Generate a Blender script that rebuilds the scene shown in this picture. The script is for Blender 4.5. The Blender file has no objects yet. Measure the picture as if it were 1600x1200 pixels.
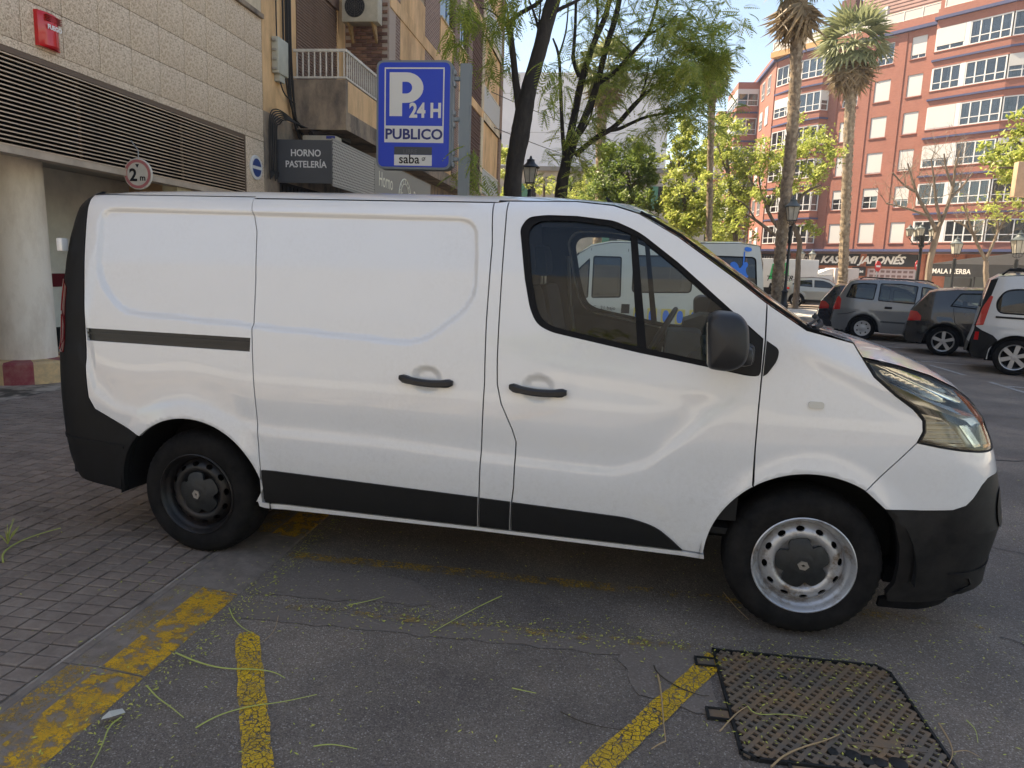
import bpy, bmesh, math, random
import numpy as np
from mathutils import Vector, Matrix, geometry
random.seed(7)
rng = np.random.default_rng(11)
PI = math.pi
scene = bpy.context.scene
COL = scene.collection
R = math.radians

# ------------------------------------------------------------------ camera
F_PX = 1112.0                      # focal length for a 1600 px wide picture
CAM_YAW, CAM_PITCH, CAM_ROLL = R(7.26), R(9.33), R(2.07)
CAM_POS = np.array([0.0, 0.0, 1.62])
def cam_axes():
    cy, sy = math.cos(CAM_YAW), math.sin(CAM_YAW)
    w = np.array([-sy*math.cos(CAM_PITCH), cy*math.cos(CAM_PITCH), -math.sin(CAM_PITCH)])
    r = np.array([cy, sy, 0.0]); u = np.cross(r, w)
    c, s = math.cos(CAM_ROLL), math.sin(CAM_ROLL)
    return c*r+s*u, -s*r+c*u, w
CR, CU, CW = cam_axes()
cam_data = bpy.data.cameras.new('camera')
cam = bpy.data.objects.new('camera', cam_data)
COL.objects.link(cam)
cam_data.sensor_fit = 'HORIZONTAL'; cam_data.sensor_width = 36.0
cam_data.lens = 36.0*F_PX/1600.0
cam_data.clip_start = 0.05; cam_data.clip_end = 2000
cam.matrix_world = Matrix(((CR[0], CU[0], -CW[0], 0), (CR[1], CU[1], -CW[1], 0), (CR[2], CU[2], -CW[2], 1.62), (0, 0, 0, 1)))
scene.camera = cam
scene.render.resolution_x = 1024; scene.render.resolution_y = 768

# ------------------------------------------------------------------ light
SUN_DIR = Vector((-0.93, 0.36, 1.30)).normalized()        # towards the sun
world = bpy.data.worlds.new('World'); scene.world = world; world.use_nodes = True
nt = world.node_tree; nt.nodes.clear()
wo = nt.nodes.new('ShaderNodeOutputWorld'); bg = nt.nodes.new('ShaderNodeBackground')
sky = nt.nodes.new('ShaderNodeTexSky'); sky.sky_type = 'NISHITA'; sky.sun_disc = False
sky.sun_elevation = math.asin(SUN_DIR.z); sky.sun_rotation = math.atan2(SUN_DIR.x, SUN_DIR.y)
sky.altitude = 20; sky.air_density = 1.0; sky.dust_density = 0.6; sky.ozone_density = 3.0
bg.inputs['Strength'].default_value = 0.115
nt.links.new(sky.outputs[0], bg.inputs['Color']); nt.links.new(bg.outputs[0], wo.inputs['Surface'])
sl = bpy.data.lights.new('sun', 'SUN'); sl.energy = 5.0; sl.angle = R(0.6); sl.color = (1.0, 0.95, 0.87)
so = bpy.data.objects.new('sun', sl); COL.objects.link(so)
so.rotation_euler = (-SUN_DIR).to_track_quat('-Z', 'Y').to_euler()
so.location = (-20, 10, 40)
vs = scene.view_settings
scene.display_settings.display_device = 'sRGB'
vs.view_transform = 'Standard'; vs.look = 'None'; vs.gamma = 1.0; vs.use_curve_mapping = False
vs.exposure = 1.5
vs.use_white_balance = True; vs.white_balance_temperature = 8500; vs.white_balance_tint = 11
scene.cycles.max_bounces = 8; scene.cycles.transparent_max_bounces = 24
scene.cycles.glossy_bounces = 3; scene.cycles.diffuse_bounces = 3; scene.cycles.transmission_bounces = 4

# ------------------------------------------------------------------ measuring helpers (photo pixel -> place)
def ray(px, py): return CW + (px-800)/F_PX*CR - (py-600)/F_PX*CU
def G(px, py, z=0.0):
    d = ray(px, py); k = (z-CAM_POS[2])/d[2]; return CAM_POS+k*d
def AX(px, py, x):
    d = ray(px, py); k = x/d[0]; return CAM_POS+k*d
def AY(px, py, y):
    d = ray(px, py); k = y/d[1]; return CAM_POS+k*d
def APL(px, py, p0, t):            # vertical plane through p0 along t (2D)
    d = ray(px, py); n = (-t[1], t[0]); k = (p0[0]*n[0]+p0[1]*n[1])/(d[0]*n[0]+d[1]*n[1])
    p = CAM_POS+k*d; return (p[0]-p0[0])*t[0]+(p[1]-p0[1])*t[1], p[2]

# ------------------------------------------------------------------ object helpers
def thing(name, label, cat, loc=(0, 0, 0), rz=0, group=None):
    o = bpy.data.objects.new(name, None); COL.objects.link(o)
    o.empty_display_size = 0.2
    o.location = loc; o.rotation_euler = (0, 0, rz)
    o['label'] = label; o['category'] = cat
    if group: o['group'] = group
    return o
def tag(o, label, cat, group=None):
    o['label'] = label; o['category'] = cat
    if group: o['group'] = group
    return o
def structure(o): o['kind'] = 'structure'; return o
def stuff(o): o['kind'] = 'stuff'; return o
def mesh_obj(name, verts, faces, mats, parent=None, smooth=False, midx=None, loc=None, normals=None, sharp=None):
    me = bpy.data.meshes.new(name)
    me.from_pydata([tuple(v) for v in verts], [], [tuple(f) for f in faces])
    if not isinstance(mats, (list, tuple)): mats = [mats]
    for m in mats: me.materials.append(m)
    if midx is not None: me.polygons.foreach_set('material_index', list(midx))
    if smooth is True: me.polygons.foreach_set('use_smooth', [True]*len(me.polygons))
    elif smooth: me.polygons.foreach_set('use_smooth', list(smooth))
    me.update()
    if normals is not None:
        me.normals_split_custom_set([tuple(n) for n in normals])
    if sharp is not None:
        me.set_sharp_from_angle(angle=sharp)
    o = bpy.data.objects.new(name, me); COL.objects.link(o)
    if parent: o.parent = parent
    if loc is not None: o.location = loc
    return o
def inst(o, name=None, loc=None, rot=None, scale=None, parent='same'):
    c = bpy.data.objects.new(name or o.name.split('.')[0], o.data); COL.objects.link(c)
    c.parent = o.parent if parent == 'same' else parent
    c.location = loc if loc is not None else o.location
    c.rotation_euler = rot if rot is not None else o.rotation_euler
    if scale is not None: c.scale = scale
    return c
def copy_tree(o, parent=None):
    c = o.copy(); COL.objects.link(c); c.parent = parent
    for ch in list(o.children): copy_tree(ch, c)
    return c
class MB:
    def __init__(s): s.v = []; s.f = []; s.m = []; s.s = []
    def add(s, vs_, fs, mi=0, sm=False):
        n = len(s.v); s.v += [tuple(v) for v in vs_]; s.f += [tuple(i+n for i in f) for f in fs]
        s.m += [mi]*len(fs); s.s += [sm]*len(fs); return s
    def box(s, x0, x1, y0, y1, z0, z1, mi=0, M=None):
        v = [(x, y, z) for x in (x0, x1) for y in (y0, y1) for z in (z0, z1)]
        if M is not None: v = [M @ Vector(p) for p in v]
        return s.add(v, [(0, 1, 3, 2), (4, 6, 7, 5), (0, 4, 5, 1), (2, 3, 7, 6), (0, 2, 6, 4), (1, 5, 7, 3)], mi)
    def bevbox(s, x0, x1, y0, y1, z0, z1, b, mi=0, M=None):
        bm = bmesh.new(); bmesh.ops.create_cube(bm, size=1)
        for v in bm.verts: v.co = Vector(((x0+x1)/2+v.co.x*(x1-x0), (y0+y1)/2+v.co.y*(y1-y0), (z0+z1)/2+v.co.z*(z1-z0)))
        bmesh.ops.bevel(bm, geom=list(bm.edges), offset=b, segments=2, profile=0.6, affect='EDGES')
        vv = [v.co.copy() for v in bm.verts]
        if M is not None: vv = [M @ v for v in vv]
        bm.verts.index_update()
        fs = [[v.index for v in f.verts] for f in bm.faces]; bm.free()
        return s.add(vv, fs, mi, True)
    def prism(s, poly, a, b, axis='y', mi=0, M=None):      # poly in the two other axes, extruded a..b
        n = len(poly)
        def P(p, t):
            q = {'y': (p[0], t, p[1]), 'x': (t, p[0], p[1]), 'z': (p[0], p[1], t)}[axis]
            return M @ Vector(q) if M is not None else q
        v = [P(p, a) for p in poly]+[P(p, b) for p in poly]
        f = [tuple(range(n)), tuple(range(2*n-1, n-1, -1))]+[(i, i+n, (i+1) % n+n, (i+1) % n) for i in range(n)]
        return s.add(v, f, mi)
    def tube(s, pts, rads, seg=8, mi=0, cap=True, jitter=0.0):
        pts = [Vector(p) for p in pts]
        if not isinstance(rads, (list, tuple)): rads = [rads]*len(pts)
        vs_ = []; ref = None
        for i, p in enumerate(pts):
            t = (pts[min(i+1, len(pts)-1)]-pts[max(i-1, 0)]).normalized()
            if ref is None:
                ref = Vector((0, 0, 1)) if abs(t.z) < .9 else Vector((1, 0, 0))
            a = (ref - t*ref.dot(t)).normalized(); ref = a; b = t.cross(a)
            for k in range(seg):
                an = 2*PI*k/seg; rr = rads[i]*(1+(random.uniform(-jitter, jitter) if jitter else 0))
                vs_.append(p+(a*math.cos(an)+b*math.sin(an))*rr)
        fs = []
        for i in range(len(pts)-1):
            for k in range(seg):
                k2 = (k+1) % seg; fs.append((i*seg+k, i*seg+k2, (i+1)*seg+k2, (i+1)*seg+k))
        if cap: fs.append(tuple(range(seg-1, -1, -1))); fs.append(tuple(range((len(pts)-1)*seg, len(pts)*seg)))
        return s.add(vs_, fs, mi, True)
    def lathe(s, prof, seg=32, axis='z', c=(0, 0, 0), mi=0, sm=True):   # prof: (r, h)
        n = len(prof); vs_ = []
        for k in range(seg):
            an = 2*PI*k/seg; ca, sa = math.cos(an), math.sin(an)
            for r_, h in prof:
                q = {'z': (r_*ca, r_*sa, h), 'y': (r_*ca, h, r_*sa), 'x': (h, r_*ca, r_*sa)}[axis]
                vs_.append((q[0]+c[0], q[1]+c[1], q[2]+c[2]))
        fs = []
        for k in range(seg):
            k2 = (k+1) % seg
            for i in range(n-1):
                fs.append((k*n+i, k2*n+i, k2*n+i+1, k*n+i+1))
        return s.add(vs_, fs, mi, sm)
    def build(s, name, mats, parent=None, loc=None, sharp=R(35)):
        return mesh_obj(name, s.v, s.f, mats, parent, s.s, s.m, loc, sharp=sharp if any(s.s) else None)

# polygon helpers -----------------------------------------------------------
def smooth_poly(pts, n=3, closed=True):        # Chaikin corner cutting
    P = [np.array(p, float) for p in pts]
    for _ in range(n):
        Q = []
        m = len(P)
        for i in range(m if closed else m-1):
            a, b = P[i], P[(i+1) % m]
            Q += [a*.75+b*.25, a*.25+b*.75]
        if not closed: Q = [P[0]]+Q[1:-1]+[P[-1]]
        P = Q
    return P
def round_poly(pts, r, n=5):                    # rounds corners by radius r (number or list)
    out = []; m = len(pts)
    for i in range(m):
        p = np.array(pts[i], float); a = np.array(pts[i-1], float)-p; b = np.array(pts[(i+1) % m], float)-p
        la, lb = np.linalg.norm(a), np.linalg.norm(b)
        rr = min(r[i] if isinstance(r, (list, tuple)) else r, la*.49, lb*.49)
        if rr < 1e-4: out.append(p); continue
        p1 = p+a/la*rr; p2 = p+b/lb*rr
        for k in range(n+1):
            t = k/n; out.append((1-t)**2*p1+2*t*(1-t)*p+t*t*p2)
    return out
def resample(poly, step):
    out = []; m = len(poly)
    for i in range(m):
        a, b = np.array(poly[i], float), np.array(poly[(i+1) % m], float)
        k = max(1, int(math.ceil(np.linalg.norm(b-a)/step)))
        for j in range(k): out.append(a+(b-a)*j/k)
    res = []
    for p in out:
        if not res or np.linalg.norm(p-res[-1]) > step*.12: res.append(p)
    if np.linalg.norm(res[0]-res[-1]) < step*.12: res.pop()
    return np.array(res)
def area2(p): 
    x, y = p[:, 0], p[:, 1]; return .5*np.sum(x*np.roll(y, -1)-np.roll(x, -1)*y)
def inset(poly, d):
    p = np.array(poly, float)
    if area2(p) < 0: p = p[::-1]
    t1 = p-np.roll(p, 1, 0); t2 = np.roll(p, -1, 0)-p
    t1 /= np.linalg.norm(t1, axis=1)[:, None]+1e-12; t2 /= np.linalg.norm(t2, axis=1)[:, None]+1e-12
    n = np.stack([-(t1+t2)[:, 1], (t1+t2)[:, 0]], 1); n /= np.linalg.norm(n, axis=1)[:, None]+1e-12
    return p+n*d
def inside(poly, P):
    poly = np.asarray(poly); P = np.asarray(P); c = np.zeros(len(P), bool)
    x, y = P[:, 0], P[:, 1]; j = len(poly)-1
    for i in range(len(poly)):
        xi, yi = poly[i]; xj, yj = poly[j]
        if yi != yj:
            c ^= ((yi > y) != (yj > y)) & (x < (xj-xi)*(y-yi)/(yj-yi)+xi)
        j = i
    return c
def dist_poly(poly, P, closed=True):
    poly = np.asarray(poly); P = np.asarray(P); best = np.full(len(P), 1e9)
    n = len(poly)
    for i in range(n if closed else n-1):
        a = poly[i]; b = poly[(i+1) % n]; ab = b-a; L = max(ab@ab, 1e-12)
        t = np.clip(((P-a)@ab)/L, 0, 1); d = np.hypot(*(P-a-t[:, None]*ab).T); best = np.minimum(best, d)
    return best
def sheet(poly, holes, fun, step=.025, flange=.02, sgn=-1, grid=True, fl_holes=True):
    """panel: outline in (x,z) lifted to y = sgn*fun(x,z); returns verts, faces, smooth flags, loop normals"""
    B = resample(poly, step)
    if area2(B) < 0: B = B[::-1]
    H = []
    for h in holes:
        h = resample(h, step)
        H.append(h if area2(h) < 0 else h[::-1])
    loops = [B]+H
    pts = np.concatenate(loops); n0 = len(pts)
    if grid:
        lo, hi = B.min(0), B.max(0)
        gx, gz = np.meshgrid(np.arange(lo[0]+step*.5, hi[0], step), np.arange(lo[1]+step*.5, hi[1], step))
        g = np.stack([gx.ravel(), gz.ravel()], 1)
        k = inside(B, g); 
        for h in H: k &= ~inside(h, g)
        g = g[k]
        if len(g):
            d = np.min([dist_poly(l, g) for l in loops], axis=0); g = g[d > step*.45]
            pts = np.concatenate([pts, g])
    edges = []; o = 0
    for l in loops:
        edges += [(o+i, o+(i+1) % len(l)) for i in range(len(l))]; o += len(l)
    res = geometry.delaunay_2d_cdt([Vector(p) for p in pts], edges, [], 0, 1e-6)
    V = np.array([tuple(v) for v in res[0]]); Fc = [tuple(f) for f in res[2]]
    cen = np.array([V[list(f)].mean(0) for f in Fc])
    k = inside(B, cen)
    for h in H: k &= ~inside(h, cen)
    Fc = [f for f, q in zip(Fc, k) if q]
    e = 2e-3
    Y = fun(V[:, 0], V[:, 1]); Yx = (fun(V[:, 0]+e, V[:, 1])-fun(V[:, 0]-e, V[:, 1]))/(2*e); Yz = (fun(V[:, 0], V[:, 1]+e)-fun(V[:, 0], V[:, 1]-e))/(2*e)
    N = np.stack([-Yx, np.full_like(Y, sgn), -Yz], 1); N /= np.linalg.norm(N, axis=1)[:, None]
    verts = [(v[0], sgn*y, v[1]) for v, y in zip(V, Y)]
    faces = []; norms = []
    for f in Fc:
        p = V[list(f)]; a = area2(p)
        if (a > 0) != (sgn < 0): f = f[::-1]
        faces.append(f); norms += [N[i] for i in f]
    if flange:
        for li, l in enumerate(loops):
            if li and not fl_holes: continue
            n = len(verts); m = len(l); yl = fun(l[:, 0], l[:, 1])
            for p, y in zip(l, yl): verts.append((p[0], sgn*y, p[1]))
            for p, y in zip(l, yl): verts.append((p[0], sgn*(y-flange), p[1]))
            for i in range(m):
                j = (i+1) % m; a, b = l[i], l[j]; t = (b-a)/(np.linalg.norm(b-a)+1e-9); nn = (t[1], 0, -t[0])
                f = (n+i, n+i+m, n+j+m, n+j)
                if sgn > 0: f = f[::-1]
                faces.append(f); norms += [nn]*4
    return verts, faces, norms
def panel(name, poly, holes, fun, m, parent, step=.025, flange=.02, sgn=-1, gap=0.0, grid=True):
    if gap: poly = inset(resample(poly, step), gap)
    v, f, n = sheet(poly, holes, fun, step, flange, sgn, grid)
    return mesh_obj(name, v, f, m, parent, True, normals=n)
# ------------------------------------------------------------------ materials
MATS = {}
def mat(name, col=(.5, .5, .5), rough=.6, metal=0.0, coat=0.0, spec=.5, bump=0.0, bscale=200, var=0.0, vscale=5, alpha=1.0, trans=0.0, emit=None, col2=None, vdetail=4, ior=1.45, sub=0):
    if name in MATS: return MATS[name]
    m = bpy.data.materials.new(name); m.use_nodes = True; MATS[name] = m
    t = m.node_tree; p = t.nodes['Principled BSDF']
    p.inputs['Base Color'].default_value = (*col, 1); p.inputs['Roughness'].default_value = rough
    p.inputs['Metallic'].default_value = metal; p.inputs['Coat Weight'].default_value = coat
    p.inputs['Coat Roughness'].default_value = 0.04
    p.inputs['Specular IOR Level'].default_value = spec; p.inputs['IOR'].default_value = ior
    if trans: p.inputs['Transmission Weight'].default_value = trans
    if emit: p.inputs['Emission Color'].default_value = (*emit[:3], 1); p.inputs['Emission Strength'].default_value = emit[3]
    if var or bump:
        tc = t.nodes.new('ShaderNodeTexCoord')
    if var:
        n = t.nodes.new('ShaderNodeTexNoise'); n.inputs['Scale'].default_value = vscale; n.inputs['Detail'].default_value = vdetail
        n.inputs['Roughness'].default_value = .65
        t.links.new(tc.outputs['Object'], n.inputs['Vector'])
        r = t.nodes.new('ShaderNodeValToRGB'); r.color_ramp.elements[0].position = .3; r.color_ramp.elements[1].position = .7
        c2 = col2 or tuple(c*(1-var) for c in col)
        c1 = col if col2 else tuple(min(1, c*(1+var)) for c in col)
        r.color_ramp.elements[0].color = (*c2, 1); r.color_ramp.elements[1].color = (*c1, 1)
        t.links.new(n.outputs['Fac'], r.inputs['Fac']); t.links.new(r.outputs[0], p.inputs['Base Color'])
    if bump:
        n2 = t.nodes.new('ShaderNodeTexNoise'); n2.inputs['Scale'].default_value = bscale; n2.inputs['Detail'].default_value = 3
        t.links.new(tc.outputs['Object'], n2.inputs['Vector'])
        b = t.nodes.new('ShaderNodeBump'); b.inputs['Strength'].default_value = bump; b.inputs['Distance'].default_value = .01
        t.links.new(n2.outputs['Fac'], b.inputs['Height']); t.links.new(b.outputs[0], p.inputs['Normal'])
    return m
class NT:
    """tiny node builder on the material m"""
    def __init__(s, name):
        s.m = bpy.data.materials.new(name); s.m.use_nodes = True; MATS[name] = s.m
        s.t = s.m.node_tree; s.p = s.t.nodes['Principled BSDF']; s.tc = s.t.nodes.new('ShaderNodeTexCoord')
    def n(s, typ, **kw):
        o = s.t.nodes.new(typ)
        for k, v in kw.items():
            if k.startswith('_'): setattr(o, k[1:], v)
            else:
                s.set(o.inputs[k.replace('__', ' ')], v)
        return o
    def set(s, sock, v):
        if hasattr(v, 'is_output') or isinstance(v, bpy.types.NodeSocket): s.t.links.new(v, sock)
        else: sock.default_value = v
    def noise(s, scale, detail=4, rough=.6, vec=None, dist=0):
        o = s.n('ShaderNodeTexNoise', Scale=scale, Detail=detail, Roughness=rough, Distortion=dist); s.t.links.new(vec or s.tc.outputs['Object'], o.inputs['Vector']); return o.outputs['Fac']
    def vor(s, scale, feature='F1', vec=None, out='Distance'):
        o = s.n('ShaderNodeTexVoronoi', _feature=feature, Scale=scale); s.t.links.new(vec or s.tc.outputs['Object'], o.inputs['Vector']); return o.outputs[out]
    def ramp(s, fac, stops, interp='LINEAR'):
        o = s.n('ShaderNodeValToRGB'); s.t.links.new(fac, o.inputs['Fac']); cr = o.color_ramp; cr.interpolation = interp
        while len(cr.elements) < len(stops): cr.elements.new(.5)
        for e, (pos, c) in zip(cr.elements, stops):
            e.position = pos; e.color = (*c, 1) if not isinstance(c, float) else (c, c, c, 1)
        return o.outputs[0]
    def mix(s, fac, a, b, mode='MIX'):
        o = s.n('ShaderNodeMix', _data_type='RGBA', _blend_type=mode)
        s.set(o.inputs[0], fac)
        for i, v in ((6, a), (7, b)):
            if isinstance(v, tuple) and len(v) == 3: v = (*v, 1)
            s.set(o.inputs[i], v)
        return o.outputs[2]
    def math(s, op, a, b=0.0, clamp=False):
        o = s.n('ShaderNodeMath', _operation=op, _use_clamp=clamp); s.set(o.inputs[0], a); s.set(o.inputs[1], b); return o.outputs[0]
    def bump(s, h, strength=.5, dist=.01):
        o = s.n('ShaderNodeBump', Strength=strength, Distance=dist); s.t.links.new(h, o.inputs['Height']); s.t.links.new(o.outputs[0], s.p.inputs['Normal']); return o
    def map(s, scale=(1, 1, 1), rot=(0, 0, 0), loc=(0, 0, 0)):
        o = s.n('ShaderNodeMapping'); o.inputs['Scale'].default_value = scale; o.inputs['Rotation'].default_value = rot; o.inputs['Location'].default_value = loc
        s.t.links.new(s.tc.outputs['Object'], o.inputs['Vector']); return o.outputs[0]
    def color(s, v): s.set(s.p.inputs['Base Color'], v); return s
    def rough(s, v): s.set(s.p.inputs['Roughness'], v); return s

def glass_mat(name, tint=(.75, .85, .82), refl=1.0, dark=0.0):
    m = bpy.data.materials.new(name); m.use_nodes = True; MATS[name] = m
    t = m.node_tree; t.nodes.clear()
    o = t.nodes.new('ShaderNodeOutputMaterial'); g = t.nodes.new('ShaderNodeBsdfGlossy'); g.inputs['Roughness'].default_value = .01
    tr = t.nodes.new('ShaderNodeBsdfTransparent'); tr.inputs['Color'].default_value = (*tint, 1)
    f = t.nodes.new('ShaderNodeFresnel'); f.inputs['IOR'].default_value = 1.5
    mu = t.nodes.new('ShaderNodeMath'); mu.operation = 'MULTIPLY_ADD'; mu.inputs[1].default_value = refl; mu.inputs[2].default_value = .02; mu.use_clamp = True
    mx = t.nodes.new('ShaderNodeMixShader')
    t.links.new(f.outputs[0], mu.inputs[0]); t.links.new(mu.outputs[0], mx.inputs[0]); t.links.new(tr.outputs[0], mx.inputs[1]); t.links.new(g.outputs[0], mx.inputs[2]); t.links.new(mx.outputs[0], o.inputs[0])
    return m

# van paint: white with faint dirt and road dust low down
q = NT('van_white_paint')
d = q.noise(2.5, 6, .7); d2 = q.noise(60, 4, .7)
dm = q.math('MULTIPLY', q.ramp(d, [(.42, 0.0), (.75, 1.0)]), q.ramp(d2, [(.4, 0.0), (.7, 1.0)]))
sp = q.n('ShaderNodeSeparateXYZ'); q.t.links.new(q.tc.outputs['Object'], sp.inputs[0])
low = q.n('ShaderNodeMapRange'); q.t.links.new(sp.outputs['Z'], low.inputs[0])
for k, v in ((1, .95), (2, .32), (3, 0.0), (4, 1.0)): low.inputs[k].default_value = v
spl = q.math('MULTIPLY', low.outputs[0], q.ramp(q.noise(38, 8, .8), [(.47, 0.0), (.72, 1.0)]))
spl = q.math('MULTIPLY', spl, q.ramp(q.noise(1.7, 4), [(.35, .25), (.65, 1.0)]))
streak = q.ramp(q.noise(1.0, 6, .7, q.map((22, 1, .9))), [(.60, 0.0), (.78, 1.0)])
c = q.mix(q.math('MULTIPLY', dm, .35), (.71, .72, .73), (.54, .53, .51))
c = q.mix(q.math('MULTIPLY', streak, .05), c, (.50, .50, .49))
q.color(q.mix(q.math('MULTIPLY', spl, .42), c, (.26, .23, .20)))
q.set(q.p.inputs['Roughness'], q.math('ADD', q.math('MULTIPLY', spl, .3), .28))
q.set(q.p.inputs['Coat Weight'], q.math('SUBTRACT', .95, q.math('MULTIPLY', spl, .8))); q.p.inputs['Coat Roughness'].default_value = .03
VW = q.m
q = NT('black_plastic')
q.color(q.mix(q.noise(14, 6, .7), (.0045, .005, .006), (.012, .0125, .0135))).rough(.58); q.p.inputs['Specular IOR Level'].default_value = .3; q.bump(q.noise(900, 2), .12, .002)
BP = q.m
q = NT('van_black_plastic_dusty')
q.color(q.mix(q.ramp(q.noise(7, 7, .7), [(.35, 0.0), (.8, 1.0)]), (.005, .005, .006), (.030, .028, .027))).rough(.6); q.p.inputs['Specular IOR Level'].default_value = .3; q.bump(q.noise(900, 2), .15, .002)
BPD = q.m
RUB = mat('rubber', (.005, .005, .006), .7, spec=.25, bump=.2, bscale=300, var=.4, vscale=20)
q = NT('tyre_rubber')
q.color(q.mix(q.ramp(q.noise(9, 7, .7), [(.35, 0.0), (.75, 1.0)]), (.0045, .0045, .005), (.022, .020, .019))).rough(.85); q.p.inputs['Specular IOR Level'].default_value = .2; q.bump(q.noise(200, 3), .2, .003)
TYRE = q.m
q = NT('steel_rim_silver')
rs = q.ramp(q.noise(12, 7, .75), [(.5, 0.0), (.68, 1.0)])
q.color(q.mix(rs, (.48, .49, .51), (.20, .15, .11))).rough(.38); q.p.inputs['Metallic'].default_value = .55; q.bump(q.noise(150, 3), .12, .003)
RIM = q.m
q = NT('rim_black_rusty')
rs = q.ramp(q.noise(10, 7, .75), [(.5, 0.0), (.75, 1.0)])
q.color(q.mix(rs, (.006, .006, .007), (.035, .020, .014))).rough(.5)
RIMB = q.m
BLK = mat('matte_black', (.006, .006, .007), .8)
DARK = mat('dark_interior', (.018, .019, .021), .8)
DGREY = mat('dark_grey_plastic', (.045, .05, .055), .6, var=.2, vscale=8)
CHROME = mat('chrome', (.78, .77, .73), .14, 1.0)
CHR2 = mat('satin_chrome', (.80, .79, .75), .30, .6)
SILV = mat('silver_badge', (.55, .52, .48), .3, .8)
AMB = mat('amber_lens', (.75, .22, .03), .2)
REDL = mat('tail_red', (.45, .01, .012), .12, coat=1)
DRED = mat('tail_dark_red', (.13, .008, .01), .12, coat=1)
WHT = mat('white_paint_plain', (.75, .75, .74), .5)
GLS = glass_mat('side_glass', (.88, .93, .93), .5)
GLW = glass_mat('windscreen_glass', (.55, .62, .60), 1.3)
GLD = glass_mat('dark_glass', (.10, .115, .12), 1.3)
GLM = glass_mat('car_glass', (.34, .40, .40), 1.4)
LENS = glass_mat('lamp_lens', (.96, .96, .94), .7)
# ================================================================== GROUND
KX = -1.69
def text_obj(name, body, size, m, parent=None, M=None, offset=0.0, shear=0.0, extrude=.002, sx=1.0, align='LEFT', space=1.0):
    cu = bpy.data.curves.new(name, 'FONT'); cu.body = body; cu.size = size; cu.offset = offset; cu.shear = shear; cu.extrude = extrude
    cu.align_x = align; cu.space_character = space; cu.resolution_u = 3
    tmp = bpy.data.objects.new('tmp_text', cu); COL.objects.link(tmp)
    dg = bpy.context.evaluated_depsgraph_get(); me = bpy.data.meshes.new_from_object(tmp.evaluated_get(dg))
    bpy.data.objects.remove(tmp); me.name = name
    me.materials.clear(); me.materials.append(m)
    S = Matrix.Diagonal((sx, 1, 1, 1)); me.transform((M or Matrix.Identity(4)) @ S)
    o = bpy.data.objects.new(name, me); COL.objects.link(o); o.parent = parent
    return o
def frame_m(origin, xdir, ydir):           # matrix mapping text plane (x right, y up) to world
    x = Vector(xdir).normalized(); y = Vector(ydir).normalized(); z = x.cross(y)
    return Matrix(((x.x, y.x, z.x, origin[0]), (x.y, y.y, z.y, origin[1]), (x.z, y.z, z.z, origin[2]), (0, 0, 0, 1)))
# asphalt
q = NT('asphalt')
geo = q.tc.outputs['Object']
v1 = q.vor(210, vec=geo, out='Color'); sp = q.n('ShaderNodeSeparateColor'); q.t.links.new(v1, sp.inputs[0])
agg = q.ramp(sp.outputs[0], [(0, (.135, .105, .084)), (.55, (.205, .164, .134)), (.92, (.26, .215, .18)), (.99, (.42, .37, .32))])
pat = q.ramp(q.noise(.9, 5, .6, geo), [(.36, (.62, .61, .62)), (.5, (.84, .83, .82)), (.64, (1.15, 1.12, 1.08))])
c = q.mix(1.0, agg, pat, 'MULTIPLY')
st = q.ramp(q.noise(2.3, 6, .7, geo, 1.0), [(.62, 0.0), (.72, 1.0)])
c = q.mix(q.math('MULTIPLY', st, .5), c, (.095, .076, .064))
yl = q.ramp(q.noise(5.0, 7, .75, geo), [(.60, 0.0), (.72, 1.0)])
c = q.mix(q.math('MULTIPLY', yl, .22), c, (.20, .15, .035))
q.color(c).rough(.86)
hb = q.math('ADD', q.math('MULTIPLY', q.vor(150, vec=geo), .7), q.math('MULTIPLY', q.noise(30, 4, .6, geo), 1.2))
q.bump(hb, .55, .006); ASPH = q.m
q = NT('asphalt_patch')
v1 = q.vor(160, out='Color'); sp = q.n('ShaderNodeSeparateColor'); q.t.links.new(v1, sp.inputs[0])
q.color(q.mix(q.ramp(q.noise(6, 5, .7), [(.4, 0.0), (.7, 1.0)]), q.ramp(sp.outputs[0], [(0, (.150, .118, .096)), (.8, (.20, .158, .130)), (1, (.28, .235, .20))]), (.19, .152, .124))).rough(.85)
q.bump(q.vor(160), .3, .004); ASPP = q.m
structure(mesh_obj('road', [(-400, -400, 0), (400, -400, 0), (400, 900, 0), (-400, 900, 0)], [(0, 1, 2, 3)], ASPH))
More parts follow.
